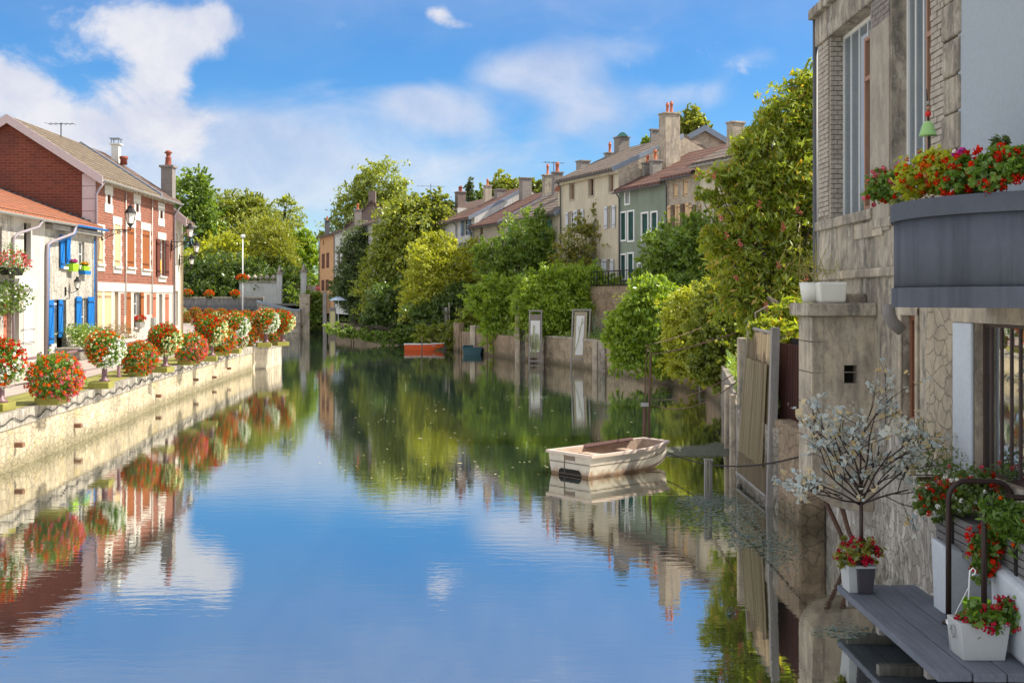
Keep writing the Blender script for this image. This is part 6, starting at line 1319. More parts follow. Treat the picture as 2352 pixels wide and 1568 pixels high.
# rusty twin mooring stakes behind the dinghy with wires to the bank
pa = gz(1479, 1008); k = F / pa.y
t = thing('mooring_stakes', 'tall twin rusty stakes joined by a rod behind the white dinghy', 'mooring stakes', (pa.x, pa.y, 0))
Zk = lambda y: H - (y - HY) / k
Xk = lambda x: (x - CX) / k
MB().tube([(Xk(1478), pa.y, -1), (Xk(1481), pa.y, Zk(930))], .055, 6).build('stake', M['rust'], t); MB().tube([(Xk(1488), pa.y + .05, -1), (Xk(1495), pa.y + .05, Zk(815))], [.05, .03], 6).build('stake', M['rust'], t)
MB().box((Xk(1481), pa.y, Zk(929)), (.22, .12, .1)).build('stake_cap', M['gutter'], t)
MB().tube([(Xk(1481), pa.y + .1, Zk(930)), (Xk(1484), pa.y + .1, Zk(860)), (Xk(1486.5), pa.y + .1, Zk(792))], .016, 5).tube([(Xk(1496), pa.y, Zk(815)), (Xk(1493), pa.y, Zk(801)), (Xk(1487), pa.y, Zk(792))], .014, 5).build('bent_rod', M['rust'], t)
for i, (a, b, s_, lb) in enumerate([((1487, 792), (1610, 752, 40), .05, 'upper wire from the rusty stakes across the yellow climber'), ((1495, 814), (1690, 764, 26), .06, 'wire from the rusty stakes to the top of the striped banner'), ((1497, 812), (1640, 775, 33), .1, 'slack wire from the rusty stakes toward the fig bush'), ((1494, 917), (1682, 861, 26.5), .2, 'low wire from the rusty stakes to the crumbling wall'), ((1494, 926), (1690, 878, 25.5), .35, 'lowest sagging wire from the rusty stakes to the banner')]):
    A = at(a[0], a[1], pa.y); B = at(b[0], b[1], b[2]); tag(MB().tube(sag(A, B, s_), .012, 5).build('wire', M['rust'], None, True), lb, 'wire', 'wires from the rusty stakes')
pf = gz(1628, 1147); k2 = F / pf.y
t = thing('mooring_trestle', 'low grey wooden mooring frame standing in the water near the striped banner', 'mooring frame', (pf.x, pf.y, 0)); mb = MB()
for x in (1621, 1634): mb.box(((x - CX) / k2, pf.y + (.1 if x > 1630 else 0), -.05), (.055, .08, 1.75 if x < 1630 else 1.7))
mb.box(((1628 - CX) / k2, pf.y + .05, .79), (.17, .1, .04)); mb.build('frame', M['oldwood'], t)
# big striped banner leaning on posts in front of the crumbling wall
t = thing('striped_banner', 'big leaning banner printed with pale yellow and brown stripes beside the building', 'banner', (5.0, 23.5, 0), 'framed cloth banners along the river')
dA, dB = 25.2, 22.3
tl, tr, bl, br_ = at(1718, 752, dA), at(1773, 764, dB), at(1692, 1084, dA), at(1757, 1138, dB)
def bil(u, v, off=0.0):
    p = (tl.lerp(tr, u)).lerp(bl.lerp(br_, u), v); return (p.x - off, p.y, p.z)
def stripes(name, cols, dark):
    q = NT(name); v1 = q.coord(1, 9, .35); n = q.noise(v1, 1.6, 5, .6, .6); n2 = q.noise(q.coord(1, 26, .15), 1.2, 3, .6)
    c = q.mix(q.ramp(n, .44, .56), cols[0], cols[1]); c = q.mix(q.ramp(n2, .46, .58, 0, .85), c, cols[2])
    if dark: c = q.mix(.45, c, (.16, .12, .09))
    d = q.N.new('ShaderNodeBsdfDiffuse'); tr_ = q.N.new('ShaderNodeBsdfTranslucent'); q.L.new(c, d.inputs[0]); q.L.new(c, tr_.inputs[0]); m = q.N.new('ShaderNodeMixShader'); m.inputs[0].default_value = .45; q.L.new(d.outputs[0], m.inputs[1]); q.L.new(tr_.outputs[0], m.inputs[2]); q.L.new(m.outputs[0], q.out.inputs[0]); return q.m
M['stripe'] = stripes('striped_cloth', ((.52, .45, .31), (.37, .35, .21), (.22, .15, .10)), False); M['stripe_dark'] = stripes('dark_striped_mesh', ((.52, .44, .30), (.36, .32, .20), (.25, .17, .12)), True)  # outer mesh is mixed toward dark brown
mb = MB(); nu, nv = 10, 14
mb.add([bil(u / nu, v / nv, .02 * math.sin(u * 1.9)) for v in range(nv + 1) for u in range(nu + 1)], [(v * (nu + 1) + u, v * (nu + 1) + u + 1, (v + 1) * (nu + 1) + u + 1, (v + 1) * (nu + 1) + u) for v in range(nv) for u in range(nu)])
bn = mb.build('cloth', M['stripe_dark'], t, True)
mb = MB(); u0, u1, v0, v1 = .05, .93, .20, .84
mb.add([bil(u0 + (u1 - u0) * u / nu, v0 + (v1 - v0) * v / nv, .035 + .02 * math.sin(u * 1.9)) for v in range(nv + 1) for u in range(nu + 1)], [(v * (nu + 1) + u, v * (nu + 1) + u + 1, (v + 1) * (nu + 1) + u + 1, (v + 1) * (nu + 1) + u) for v in range(nv) for u in range(nu)])
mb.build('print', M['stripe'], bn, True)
MB().tube([tuple(Vector(bil(0, 0)) + Vector((.05, .05, .1))), tuple(Vector(bil(0, 1)) + Vector((.05, .05, -.1)))], .05, 6).build('frame_post', M['oldwood'], t); mb = MB()
p0 = at(1780, 752, 22.0); p1 = at(1764, 1165, 22.0); mb.hexa([(p1.x - .06, 21.95, -1), (p1.x + .09, 21.95, -1), (p1.x + .09, 22.1, -1), (p1.x - .06, 22.1, -1), (p0.x - .06, 21.95, p0.z), (p0.x + .09, 21.95, p0.z), (p0.x + .09, 22.1, p0.z), (p0.x - .06, 22.1, p0.z)])
mb.build('frame_post', M['oldwood'], t); MB().tube([tuple(Vector(bil(-.02, 0))), tuple(Vector(bil(1.02, 0)))], .035, 6).build('cross_bar', M['oldwood'], t); MB().tube([tuple(Vector(bil(-.02, 1))), tuple(Vector(bil(1.02, 1)))], .03, 6).build('cross_bar', M['oldwood'], t)
for i, (x0, x1, yt, yb_, d_) in enumerate([(1664, 1676, 885, 1040, 30.5), (1676, 1690, 905, 1090, 27.0), (1694, 1712, 775, 1100, 26.6)]):
    lb = ('slim leaning stone post left of the striped banner', 'broken stone post nearest the striped banner, shorter', 'tall pale stone pillar rising behind the striped banner')[i]
    a_, b_ = at((x0 + x1) / 2, yt, d_), at((x0 + x1) / 2, yb_, d_); w = (x1 - x0) * d_ / F
    tag(MB().box((a_.x, d_, (a_.z - .8) / 2), (w, w, a_.z + .8)).build('stone_pillar', M['concrete_pale'], None, bevel=.03), lb, 'pillar', 'posts along the right bank')
# wooden slat gate in the shade beside the turret
t = thing('slat_gate', 'dark red brown slat gate in the shade beside the stone turret', 'gate', (5.35, 20.6, 1.5)); mb = MB()
for i in range(30): Y = 24.0 - i * .125; mb.box((5.42, Y, 2.35), (.03, .045, 1.6))
mb.build('slats', M['slat_dark'], t); MB().box((5.62, 23.4, 2.15), (.03, 6.6, 2.2)).build('shade_sheet', M['dark'], t)  # near-black sheet added behind the slats as painted shade
tag(MB().box((5.35, 21.1, .75), (.5, 1.9, 1.9)).build('stone_plinth', M['rubble'], None, bevel=.05), 'rough stone plinth under the dark slat gate', 'plinth')
tag(MB().tube([(4.98 + .2, 20.15, 1.55), (5.2, 20.15, 2.2), (5.19, 20.15, 3.1)], .03, 7).build('pale_stake', M['stakewood'], None, True), 'pale thin stake before the dark opening beside the turret', 'stake')
# weeds on the water
def weeds(name, label, patches, n, seed):
    r = np.random.RandomState(seed); P = []
    for px, py, rx, ry, w in patches:
        m = int(n * w); a = r.rand(m) * 6.283; q = np.sqrt(r.rand(m)) * (1 + .25 * r.normal(size=m)); xs = px + rx * q * np.cos(a); ys = py + ry * q * np.sin(a)
        for x, y in zip(xs, ys): g = gz(x, y); P.append((g.x, g.y, .004 + .012 * r.rand()))
    P = np.array(P); O = np.tile(np.array([0, 0, 1.0]), (len(P), 1)); V = leaf_quads(r, P, O * 0, .10, .022, 0, 6.0, 0); V[:, :, 2] = P[:, None, 2] + (V[:, :, 2] - P[:, None, 2]) * .12
    V[:, :, 2] = np.maximum(V[:, :, 2], .003)
    return tag(link(name, raw_mesh(name, V), M['lf_weed']), label, 'water weed', kind='stuff')
weeds('water_weeds', 'pale water weeds floating right of the white dinghy', [(1660, 1180, 95, 45, 1.2), (1620, 1150, 70, 14, .5), (1720, 1240, 60, 22, .25), (1230, 912, 30, 4, .12), (1790, 1260, 50, 40, .25), (1940, 1450, 60, 18, .10)], 1500, 9)
M['lf_weed'] = leafmat('matted_weed', (.13, .13, .09), (.24, .25, .20), .15); weeds('weed_mat', 'dense grey green mat of weed between the white dinghy and the bank', [(1615, 1036, 80, 11, 1), (1560, 1040, 36, 8, .35), (1660, 1030, 40, 12, .4)], 9000, 19)
rs = np.random.RandomState(12); P = np.array([tuple(gz(rs.uniform(640, 1500), 700 + 60 + 340 * rs.rand() ** 1.6)) for _ in range(420)]); P = P[np.abs(P[:, 0]) < 30]; P[:, 2] = .01
V = leaf_quads(rs, P, P * 0, .09, .05, 0, 8, 0); V[:, :, 2] = .006
tag(link('floating_leaves', raw_mesh('floating_leaves', V), leafmat('drifting_leaf', (.35, .33, .16), (.55, .53, .38), .1)), 'tiny pale leaves drifting on the open water', 'leaves', kind='stuff')
# ------------------------------------------------------------------ the stained building on the right
PB = Pl((5.6, 0), (0, 1), (-1, 0))
uB = lambda px: PB.uz(px, 600)[0]
bd = thing('stained_building', 'weathered building with tall glazed windows, brick piers and round slate balcony', 'building', (8, 15, 0))
NE = 9.0
w1 = (17.67, 19.95, 5.43, 8.63); w2 = (15.10, 16.70, 5.43, 8.75); wn = (15.64, 16.22, 2.28, 3.79); ws = (9.6, 13.70, 1.92, 3.73)
MB().wall(PB, 14.12, 20.70, 4.36, 9.15, [w1, w2], .28).build('upper_wall', M['concrete'], bd)
MB().wall(PB, 15.3, 20.70, 2.05, 4.36, [wn], .3).build('middle_wall', M['concrete'], bd)
MB().wall(PB, 13.70, 15.3, 1.9, 4.36, [], .3).build('stone_pier', M['wall_stone'], bd)
MB().wall(PB, NE, 20.70, -1.2, 1.9, [], .3).poly([PB.pt(15.3, 1.9), PB.pt(20.7, 1.9), PB.pt(20.7, 2.05), PB.pt(15.3, 2.05)]).build('base_wall', M['wall_peel'], bd)
MB().wall(PB, NE, 13.70, 1.9, 3.95, [ws], .3).build('shop_wall', M['concrete_pale'], bd)
MB().poly([PB.pt(20.7, -1), PB.pt(20.7, 9.15), PB.pt(20.7, 9.15, -8), PB.pt(20.7, -1, -8)]).poly([PB.pt(NE, -1), PB.pt(NE, -1, -8), PB.pt(NE, 9.4, -8), PB.pt(NE, 9.4)]).poly([PB.pt(NE, -1, -8), PB.pt(20.7, -1, -8), PB.pt(20.7, 9.15, -8), PB.pt(NE, 9.15, -8)]).build('side_wall', M['concrete'], bd)
MB().pbox(PB, NE, 20.8, 9.17, 9.3, -8, .10).build('roof', M['concrete'], bd)
mb = MB().pbox(PB, NE, 14.12, 3.95, 9.16, -.05, .035); mb.build('plaster_facade', M['plaster_blue'], bd)
mb = MB().pbox(PB, 17.45, 20.74, 8.63, 9.14, .002, .055).pbox(PB, 14.0, 17.45, 8.75, 9.14, .002, .04); mb.build('lintel_beam', M['concrete'], bd, bevel=.02)
mb = MB()
for i in range(16):
    a = 14.0 + 6.85 * i / 16; mb.pbox(PB, a, a + 6.85 / 16 - .012, 9.14, 9.31 + .02 * rnd.random(), -.3, .15 + .03 * rnd.random())
mb.build('cornice', M['concrete'], bd, bevel=.025)
def brick_pier(u0, u1, z0, z1, o0, o1, skip=.02):
    mb = MB(); h = .086; r = 0; z = z0
    while z < z1 - .03:
        L = .245; u = u0 - (L / 2 if r % 2 else 0)
        while u < u1 - .01:
            a, b = max(u, u0), min(u + L, u1)
            if b - a > .04: mb.pbox(PB, a + .007, b - .007, z + .007, min(z + h, z1) - .005, o0, o1 + rnd.uniform(-.008, .008))
            u += L
        z += h; r += 1
    return mb
pb1 = brick_pier(19.97, 20.62, 5.5, 8.6, -.2, .03).build('brick_pier', M['brick_warm'], bd, bevel=.006)
pb2 = brick_pier(14.60, 15.08, 4.95, 9.1, -.2, .03).build('brick_pier', M['brick_warm'], bd, bevel=.006)
mb = MB(); z = 5.45; r = 0
while z < 8.6:                                              # brick return of the first window
    offs_ = (-.27, -.13, 0.0) if r % 2 else (-.27, -.2, -.06, 0.0)
    for a, b in zip(offs_[:-1], offs_[1:]): mb.pbox(PB, 19.90, 19.99, z + .006, z + .08, a + .006, b - .004)
    z += .086; r += 1
mb.build('brick_return', M['brick_warm'], bd)
MB().pbox(PB, 16.74, 17.63, 5.05, 8.2, -.1, .03).build('rendered_pier', M['pier_render'], bd, bevel=.01)
brick_pier(16.76, 17.6, 8.2, 8.74, -.2, .02).build('brick_pier', M['brick_grey'], bd)
mb = MB()
for i in range(9):
    z = 4.95 + i * .47; e = .06 if i % 2 else 0.0; mb.pbox(PB, 14.04 - e * .3, 14.60, z + .012, z + .46, -.1, .05 + .012 * (i % 3))
mb.build('quoins', M['concrete'], bd, bevel=.03)
MB().pbox(PB, 17.5, 20.72, 5.26, 5.425, .002, .07).pbox(PB, 14.0, 17.5, 5.1, 5.24, .002, .05).build('window_sill', M['concrete'], bd, bevel=.015)
MB().pbox(PB, 14.2, 20.73, 4.36, 4.50, -.1, .06).build('ledge', M['concrete_pale'], bd, bevel=.02)
MB().pbox(PB, uB(2031), uB(1967), 4.99, 5.22, 0, .035).build('faded_plaque', M['concrete_pale'], bd)
def tall_window(r, nb, cas):
    u0, u1, z0, z1 = r; mb = frame_mb(PB, r, .06, -.30, -.22, 1, 1)
    for i in range(1, nb): u = u0 + (u1 - u0) * i / nb; mb.pbox(PB, u - .014, u + .014, z0 + .06, z1 - .06, -.27, -.235)
    f = mb.build('window', M['frame_white'], bd); MB().pbox(PB, u0 + .02, u1 - .02, z0 + .02, z1 - .02, -.262, -.25).build('pane', M['glass_sky'], f)
    a, b = cas; c = frame_mb(PB, (a, b, z0 + .05, z1 - .35), .055, -.24, -.17, 1, 1); zt_ = z0 + (z1 - z0) * .68; c.pbox(PB, a, b, zt_ - .035, zt_ + .035, -.24, -.165)
    g = c.build('casement', M['frame_rust'], f); 
    return f
tall_window(w1, 5, (17.95, 18.55)); tall_window(w2, 5, (15.28, 15.78))
window(PB, wn, bd, M['frame_brown'], M['glass'], .12, 3, 1, .07)
MB().pbox(PB, 15.56, 15.64, 2.15, 3.9, .002, .04).pbox(PB, 16.22, 16.34, 2.15, 3.9, .002, .04).pbox(PB, 15.56, 16.34, 3.79, 3.93, .002, .045).build('window_surround', M['concrete_pale'], bd, bevel=.012)
MB().pbox(PB, 13.70, 14.28, 1.75, 3.73, .002, .05).build('white_pilaster', M['whitewash'], bd, bevel=.03)
MB().pbox(PB, NE, 14.3, 3.73, 3.95, .002, .06).build('shop_lintel', M['concrete_pale'], bd, bevel=.012)
def glass_mirror():
    q = NT('reflecting_shop_glass'); g = q.N.new('ShaderNodeBsdfGlossy'); g.inputs['Roughness'].default_value = .015; g.inputs['Color'].default_value = (.75, .76, .76, 1); nb = q.bump(q.noise(q.coord(), 1.3, 2), .05, .03); q.L.new(nb, g.inputs['Normal'])
    d = q.N.new('ShaderNodeBsdfDiffuse'); d.inputs[0].default_value = (.05, .05, .05, 1); m = q.N.new('ShaderNodeMixShader'); m.inputs[0].default_value = .6; q.L.new(d.outputs[0], m.inputs[1]); q.L.new(g.outputs[0], m.inputs[2]); q.L.new(m.outputs[0], q.out.inputs[0]); return q.m
mb = frame_mb(PB, ws, .05, -.17, -.10, 1, 1)
for px in (2254, 2276, 2298, 2318, 2341, 2366): u = uB(px); mb.pbox(PB, u - .02, u + .02, 1.97, 3.68, -.155, -.115)
f = mb.build('shop_window', M['frame_dark'], bd); MB().pbox(PB, 9.62, 13.68, 1.94, 3.71, -.145, -.13).build('pane', glass_mirror(), f)
MB().tube([PB.pt(20.78, -1, .03), PB.pt(20.78, 9.15, .03)], .05, 8).build('drainpipe', M['gutter_dark'], bd, True)
mb = MB().tube([PB.pt(uB(2137), 3.95, .55), PB.pt(uB(2137), 3.80, .55), PB.pt(uB(2137), 3.70, .50), PB.pt(uB(2137), 3.60, .38)], [.07, .085, .085, .08], 12); mb.build('pipe_elbow', M['plastic_grey'], bd, True)
# peeling plaster sheet with a ragged lower edge over the stone
mb = MB(); us = np.linspace(15.75, 20.68, 26); zz = [2.6 + .35 * math.sin(u * 3.1) + .2 * rnd.random() - (.5 if u > 18.5 else 0) for u in us]
# stone turret
tu = thing('stone_turret', 'stone closet turret with a square hole corbelled out over the water', 'turret', (5.1, 18, 0))
TX, TY0, TY1 = 4.65, 17.5, 18.35
PTf = Pl((TX, TY0), (1, 0), (0, -1)); hole = ((1940 - 1868) / 148.7, (1970 - 1868) / 148.7, 2.72, 3.0)
mb = MB(); zs_ = [1.24, 1.86, 2.39, 2.88, 3.36, 3.75]
mb.wall(PTf, 0, .97, 1.24, 3.75, [hole], .22)
for a, b in zip(zs_[:-1], zs_[1:]):
    mb.poly([(TX, TY1, a + .006), (TX, TY0, a + .006), (TX, TY0, b - .006), (TX, TY1, b - .006)])
    mb.pbox(PTf, -.012, .16, a + .008, b - .008, -.05, .012); mb.pbox(PTf, .16, .92, a + .008, a + .016, -.05, .004)
mb.poly([(TX, TY1, 1.24), (TX, TY1, 3.75), (5.6, TY1, 3.75), (5.6, TY1, 1.24)])
mb.build('shaft', M['concrete_pale'], tu)
MB().pbox(PTf, hole[0] - .01, hole[1] + .01, hole[2] - .01, hole[3] + .01, -.24, -.2).build('hole_back', M['dark'], tu)
pc = [(TX - .01, 1.25), (TX + .03, 1.08), (TX + .14, .93), (TX + .32, .82), (TX + .55, .76), (5.6, .74), (5.6, 1.25)]
mb = MB(); mb.add([(x, TY0 - .012, z) for x, z in pc] + [(x, TY1, z) for x, z in pc], [tuple(range(7)), tuple(range(7, 14))[::-1]] + [(i, 7 + i, 7 + (i + 1) % 7, (i + 1) % 7) for i in range(7)]); mb.build('corbel', M['concrete_pale'], tu, bevel=.02)
MB().box((5.06, 17.9, 3.86), (1.08, 1.12, .2)).box((5.35, 18.1, 4.02), (.5, .5, .18)).build('cap_slab', M['concrete'], tu, bevel=.025)
mb = MB().tube([(4.92, 17.75, .85), (5.12, 17.75, .42), (5.22, 17.7, .15)], .035, 6).tube([(5.12, 17.6, .82), (5.22, 17.55, .42), (5.32, 17.5, .2)], .035, 6); mb.build('iron_strut', M['rust'], tu)
tag(MB().lathe((4.72, 17.9, 3.965), [(.125, 0), (.14, .12), (.15, .14), (.175, .32), (.155, .32), (.13, .2)], 4 * 5, 1, 1).build('plastic_pot', M['plastic_white'], None, True), 'round white plastic pot at the left end of the turret cap', 'flower pot', 'white pots on the turret cap')
tag(MB().box((4.98, 17.68, 3.965 + .16), (.40, .26, .32), 0, 1.14, 1.14).build('plastic_pot', M['plastic_white'], None, bevel=.03), 'rectangular white plastic trough on the turret cap', 'flower pot', 'white pots on the turret cap')
rs = np.random.RandomState(8); P = np.array([(4.85 + rs.normal() * .22, 18.1 + rs.normal() * .1, 4.35 + abs(rs.normal()) * .18) for _ in range(90)])
V = leaf_quads(rs, P, np.tile([0, 0, 1.0], (90, 1)), .42, .012, -.3, 0, 1.4); 
tag(link('dry_grass', raw_mesh('dry_grass', V), leafmat('dry_grass_blade', (.22, .20, .06), (.34, .30, .12))), 'wispy dry grass growing behind the white pots', 'grass', kind='stuff')
# balcony
BX, BY, BR = 5.6, 11.6, 1.6
ba = thing('round_balcony', 'bow fronted slate blue balcony with thick rim jutting over the deck', 'balcony', (BX, BY, 3.93))
def half_ring(r0, r1, z0, z1, n=40):
    mb = MB(); V = []
    for i in range(n + 1):
        q = math.pi * i / n; c, s_ = -math.sin(q), math.cos(q)
        for r, z in ((r0, z0), (r1, z0), (r1, z1), (r0, z1)): V.append((BX + c * r, BY + s_ * r, z))
    Fc = []
    for i in range(n):
        for k in range(4): Fc.append((i * 4 + k, (i + 1) * 4 + k, (i + 1) * 4 + (k + 1) % 4, i * 4 + (k + 1) % 4))
    Fc += [(0, 1, 2, 3), (n * 4 + 3, n * 4 + 2, n * 4 + 1, n * 4)]
    return mb.add(V, Fc)
half_ring(1.48, 1.6, 4.13, 4.82).build('parapet', M['balcony'], ba, True); half_ring(1.44, 1.635, 4.82, 5.0).build('rim', M['balcony_lip'], ba); half_ring(.02, 1.625, 3.93, 4.13).build('floor_slab', M['balcony'], ba)
# balcony flowers
def clump(name, label, ells, n, lf, lsz, flw, seed, cat='flowers', group='flowers along the balcony rim', per=14):
    r = np.random.RandomState(seed); base = ells[0][0]; t = thing(name, label, cat, base, group)
    P, O = crown_points(r, [(e[0], e[1], e[2], e[3], 1) for e in ells], n, .3, per, .3); P = P - np.array(base)
    link('foliage', raw_mesh('foliage', leaf_quads(r, P, O, lsz[0], lsz[1], .15)), lf, t)
    for fm, m, hr, pz in flw:
        P, O = crown_points(r, [(e[0], e[1] * 1.08, e[2] * 1.08, e[3] * 1.08, 1) for e in ells], m, .02, 1, .85); P = P - np.array(base); P = P[P[:, 1] < .12]
        link('blossoms', raw_mesh('blossoms', heads(r, P, 16, hr, pz)), fm, t)
    return t
E = lambda px, py, d, rx, ry: (at(px, py, d), rx * d / F, rx * d / F * .8, ry * d / F)
clump('trailing_flowers', 'pink and red trailing flowers at the left end of the balcony', [E(2040, 425, 12.75, 42, 38), E(2015, 440, 12.8, 26, 22), E(2078, 410, 12.4, 30, 34)], 2300, M['lf_ger'], (.05, .04), [(M['fl_pink'], 60, .03, .035), (M['fl_red'], 40, .028, .03)], 201)
clump('geranium_plant', 'geranium painted sunlit yellow green with orange flowers in the middle of the balcony rim', [E(2120, 405, 12.0, 48, 44), E(2160, 385, 11.7, 45, 38)], 2600, M['lf_sun_painted'], (.05, .042), [(M['fl_orange'], 60, .035, .03), (M['fl_red'], 30, .03, .03), (M['fl_pink'], 18, .03, .03)], 202)
clump('red_geranium', 'broad green geranium hanging scarlet flower heads over the balcony rim', [E(2225, 400, 10.9, 52, 44), E(2280, 395, 10.5, 50, 46), E(2335, 375, 10.3, 40, 40), E(2200, 430, 10.9, 34, 28), E(2390, 375, 10.2, 50, 50)], 4600, M['lf_ger'], (.055, .045), [(M['fl_red'], 150, .04, .03)], 203)
clump('petunia', 'magenta petunias above the green foliage before the pale plaster', [E(2207, 355, 11.2, 14, 10)], 120, M['lf_mid'], (.05, .03), [(M['fl_magenta'], 10, .03, .04), (M['fl_white'], 8, .03, .04)], 204)
clump('little_conifer', 'small upright dark conifer plant standing in the balcony flowers', [E(2298, 340, 11.0, 20, 22), E(2283, 335, 11.0, 6, 16), E(2312, 333, 11.0, 6, 18)], 500, M['lf_conifer'], (.07, .016), [], 205)
t = clump('variegated_trailer', 'pale variegated strand trailing down from the left of the balcony', [E(2098, 478, 12.2, 10, 10), E(2085, 495, 12.25, 8, 10), E(2072, 512, 12.3, 7, 9), E(2062, 470, 12.5, 16, 10)], 420, M['lf_variegated'], (.045, .035), [], 206)
p = at(2133, 370, 12.1); t = thing('garden_ornament', 'beaded garden stick with a pale green bell among the balcony flowers', 'ornament', p); q2 = at(2128, 205, 12.1)
MB().tube([tuple(p), tuple(at(2134, 330, 12.1)), tuple(at(2131, 250, 12.1)), tuple(q2)], [.014, .012, .01, .004], 6).build('stick', M['iron'], t); q3 = at(2131, 312, 12.05); MB().lathe(tuple(q3), [(.095, 0), (.09, .01), (.06, .11), (.035, .15), (.01, .155)], 14).build('bell', M['green_paint'], t, True)
for (py, r, m_) in ((262, .034, 'red'), (249, .024, 'frame_rust'), (237, .022, 'oldwood')): q4 = at(2131.5, py, 12.08); MB().lathe(tuple(q4), [(.004, -r), (r * .8, -r * .6), (r, 0), (r * .8, r * .6), (.004, r)], 10).build('bead', M[m_], t, True)
# ------------------------------------------------------------------ deck and the things on it
DZ = .383
dk = thing('boarded_deck', 'grey blue boarded deck over the water below the balcony', 'deck', (4.7, 12.7, DZ))
for (x0, x1, y0, y1) in ((4.14, 4.47, 11.0, 14.42), (4.485, 4.80, 10.98, 14.42), (4.815, 5.14, 10.98, 14.42)): MB().hexa([(x0, y0, DZ - .085), (x1, y0, DZ - .085), (x1, y1, DZ - .085), (x0, y1, DZ - .085), (x0, y0, DZ), (x1, y0, DZ), (x1, y1, DZ), (x0, y1, DZ)]).build('board', M['deck'], dk, bevel=.008)
mb = MB()
for y in (11.5, 13.0, 14.2): mb.box((4.9, y, DZ - .15), (1.4, .1, .12))
mb.build('joist', M['oldwood'], dk); MB().box((5.38, 11.9, DZ - .06), (.44, 2.0, .12)).build('step_slab', M['concrete'], dk)
def hoop(label, x, y, zt, reach, mat, r=.031):
    pts = [(x, y, DZ)] + [(x, y, zt - .2)]
    for i in range(1, 7): q = math.pi / 2 * i / 6; pts.append((x + .2 * (1 - math.cos(q)), y, zt - .2 + .2 * math.sin(q)))
    for i in range(0, 7): q = math.pi / 2 * i / 6; pts.append((x + reach - .18 + .18 * math.sin(q), y - .05, zt - .18 + .18 * math.cos(q)))
    pts.append((x + reach, y - .05, zt - .5))
    t = thing('handrail_hoop', label, 'handrail', (x, y, DZ), 'bent tube handrails on the deck'); MB().tube(pts, r, 10).build('tube', mat, t, True); MB().lathe((x, y, DZ), [(.075, 0), (.075, .02), (.045, .03)], 12).build('base_plate', mat, t); return t
hoop('taller bent brown tube handrail farther along the deck', 4.89, 12.68, 1.98, .68, M['iron_brown']); hoop('bent tube handrail nearer the camera, rising behind the grey flower pot', 4.93, 11.82, 1.95, .6, M['iron_brown'])
# white buttress and wall pieces
mb = MB().hexa([(5.0, 13.07, DZ - .1), (5.62, 13.07, DZ - .1), (5.62, 13.45, DZ - .1), (5.0, 13.45, DZ - .1), (5.0, 13.07, 1.17), (5.62, 13.07, .95), (5.62, 13.45, 1.02), (4.96, 13.45, 1.22)])
tag(mb.build('whitewashed_buttress', M['whitewash'], None, bevel=.05), 'whitewashed buttress with a slanted top beside the tall handrail', 'buttress')
tag(MB().hexa([(5.04, 11.0, DZ), (5.6, 11.0, DZ), (5.6, 12.05, DZ), (5.1, 12.05, DZ), (5.02, 11.0, 1.12), (5.6, 11.0, 1.2), (5.6, 12.05, 1.25), (5.08, 12.05, 1.22)]).build('white_step_wall', M['whitewash'], None, bevel=.05), 'whitewashed low wall at the right picture edge behind the grey flower pot', 'wall')
def slat_box(label, c, sz):
    t = thing('slat_planter', label, 'planter', c, 'slatted planters by the shop window'); mb = MB(); n = 5; h = sz[2] / n
    for i in range(n): mb.box((c[0], c[1], c[2] + h * (i + .5)), (sz[0], sz[1], h - .012))
    mb.build('slats', M['slat'], t, bevel=.004); MB().box((c[0] - sz[0] / 2 - .006, c[1], c[2] + sz[2] / 2), (.02, .06, sz[2])).build('corner_post', M['dark'], t); return t
slat_box('grey slatted planter above the whitewashed buttress', (5.4, 13.35, 1.02), (.4, 1.1, .45)); slat_box('grey slatted planter at the right picture edge under the green fern', (5.38, 11.6, 1.13), (.42, 1.1, .40))
clump('red_geranium', 'dark leaved geranium with red and white heads above the taller handrail', [E(2190, 1140, 13.3, 70, 40), E(2250, 1130, 12.9, 50, 42), E(2150, 1160, 13.5, 40, 32)], 2900, M['lf_dark'], (.055, .045), [(M['fl_red'], 70, .04, .032), (M['fl_white'], 26, .032, .03)], 207, group='geraniums by the shop window')
clump('fern_plant', 'bright green feathery fern at the right picture edge', [E(2320, 1190, 11.7, 52, 46), E(2290, 1170, 11.8, 35, 30), E(2350, 1230, 11.6, 30, 40)], 2600, M['lf_ger'], (.085, .02), [(M['fl_orange'], 8, .025, .025)], 208, group='geraniums by the shop window')
clump('red_geranium', 'trailing geranium with scarlet heads hanging between the two handrails', [E(2262, 1255, 11.95, 34, 42), E(2262, 1300, 11.95, 30, 32), E(2295, 1235, 11.9, 24, 30)], 1500, M['lf_ger'], (.05, .042), [(M['fl_red'], 60, .04, .032)], 209, group='geraniums by the shop window')
clump('window_creeper', 'thin dark creeper sprays under the shop window', [E(2150, 1060, 14.3, 70, 40), E(2215, 1080, 13.8, 70, 30), E(2110, 1010, 14.9, 36, 50), E(2300, 1085, 12.9, 40, 26)], 1500, M['lf_dark'], (.05, .018), [(M['fl_pink'], 4, .03, .03)], 210, cat='creeper', group=None, per=6)
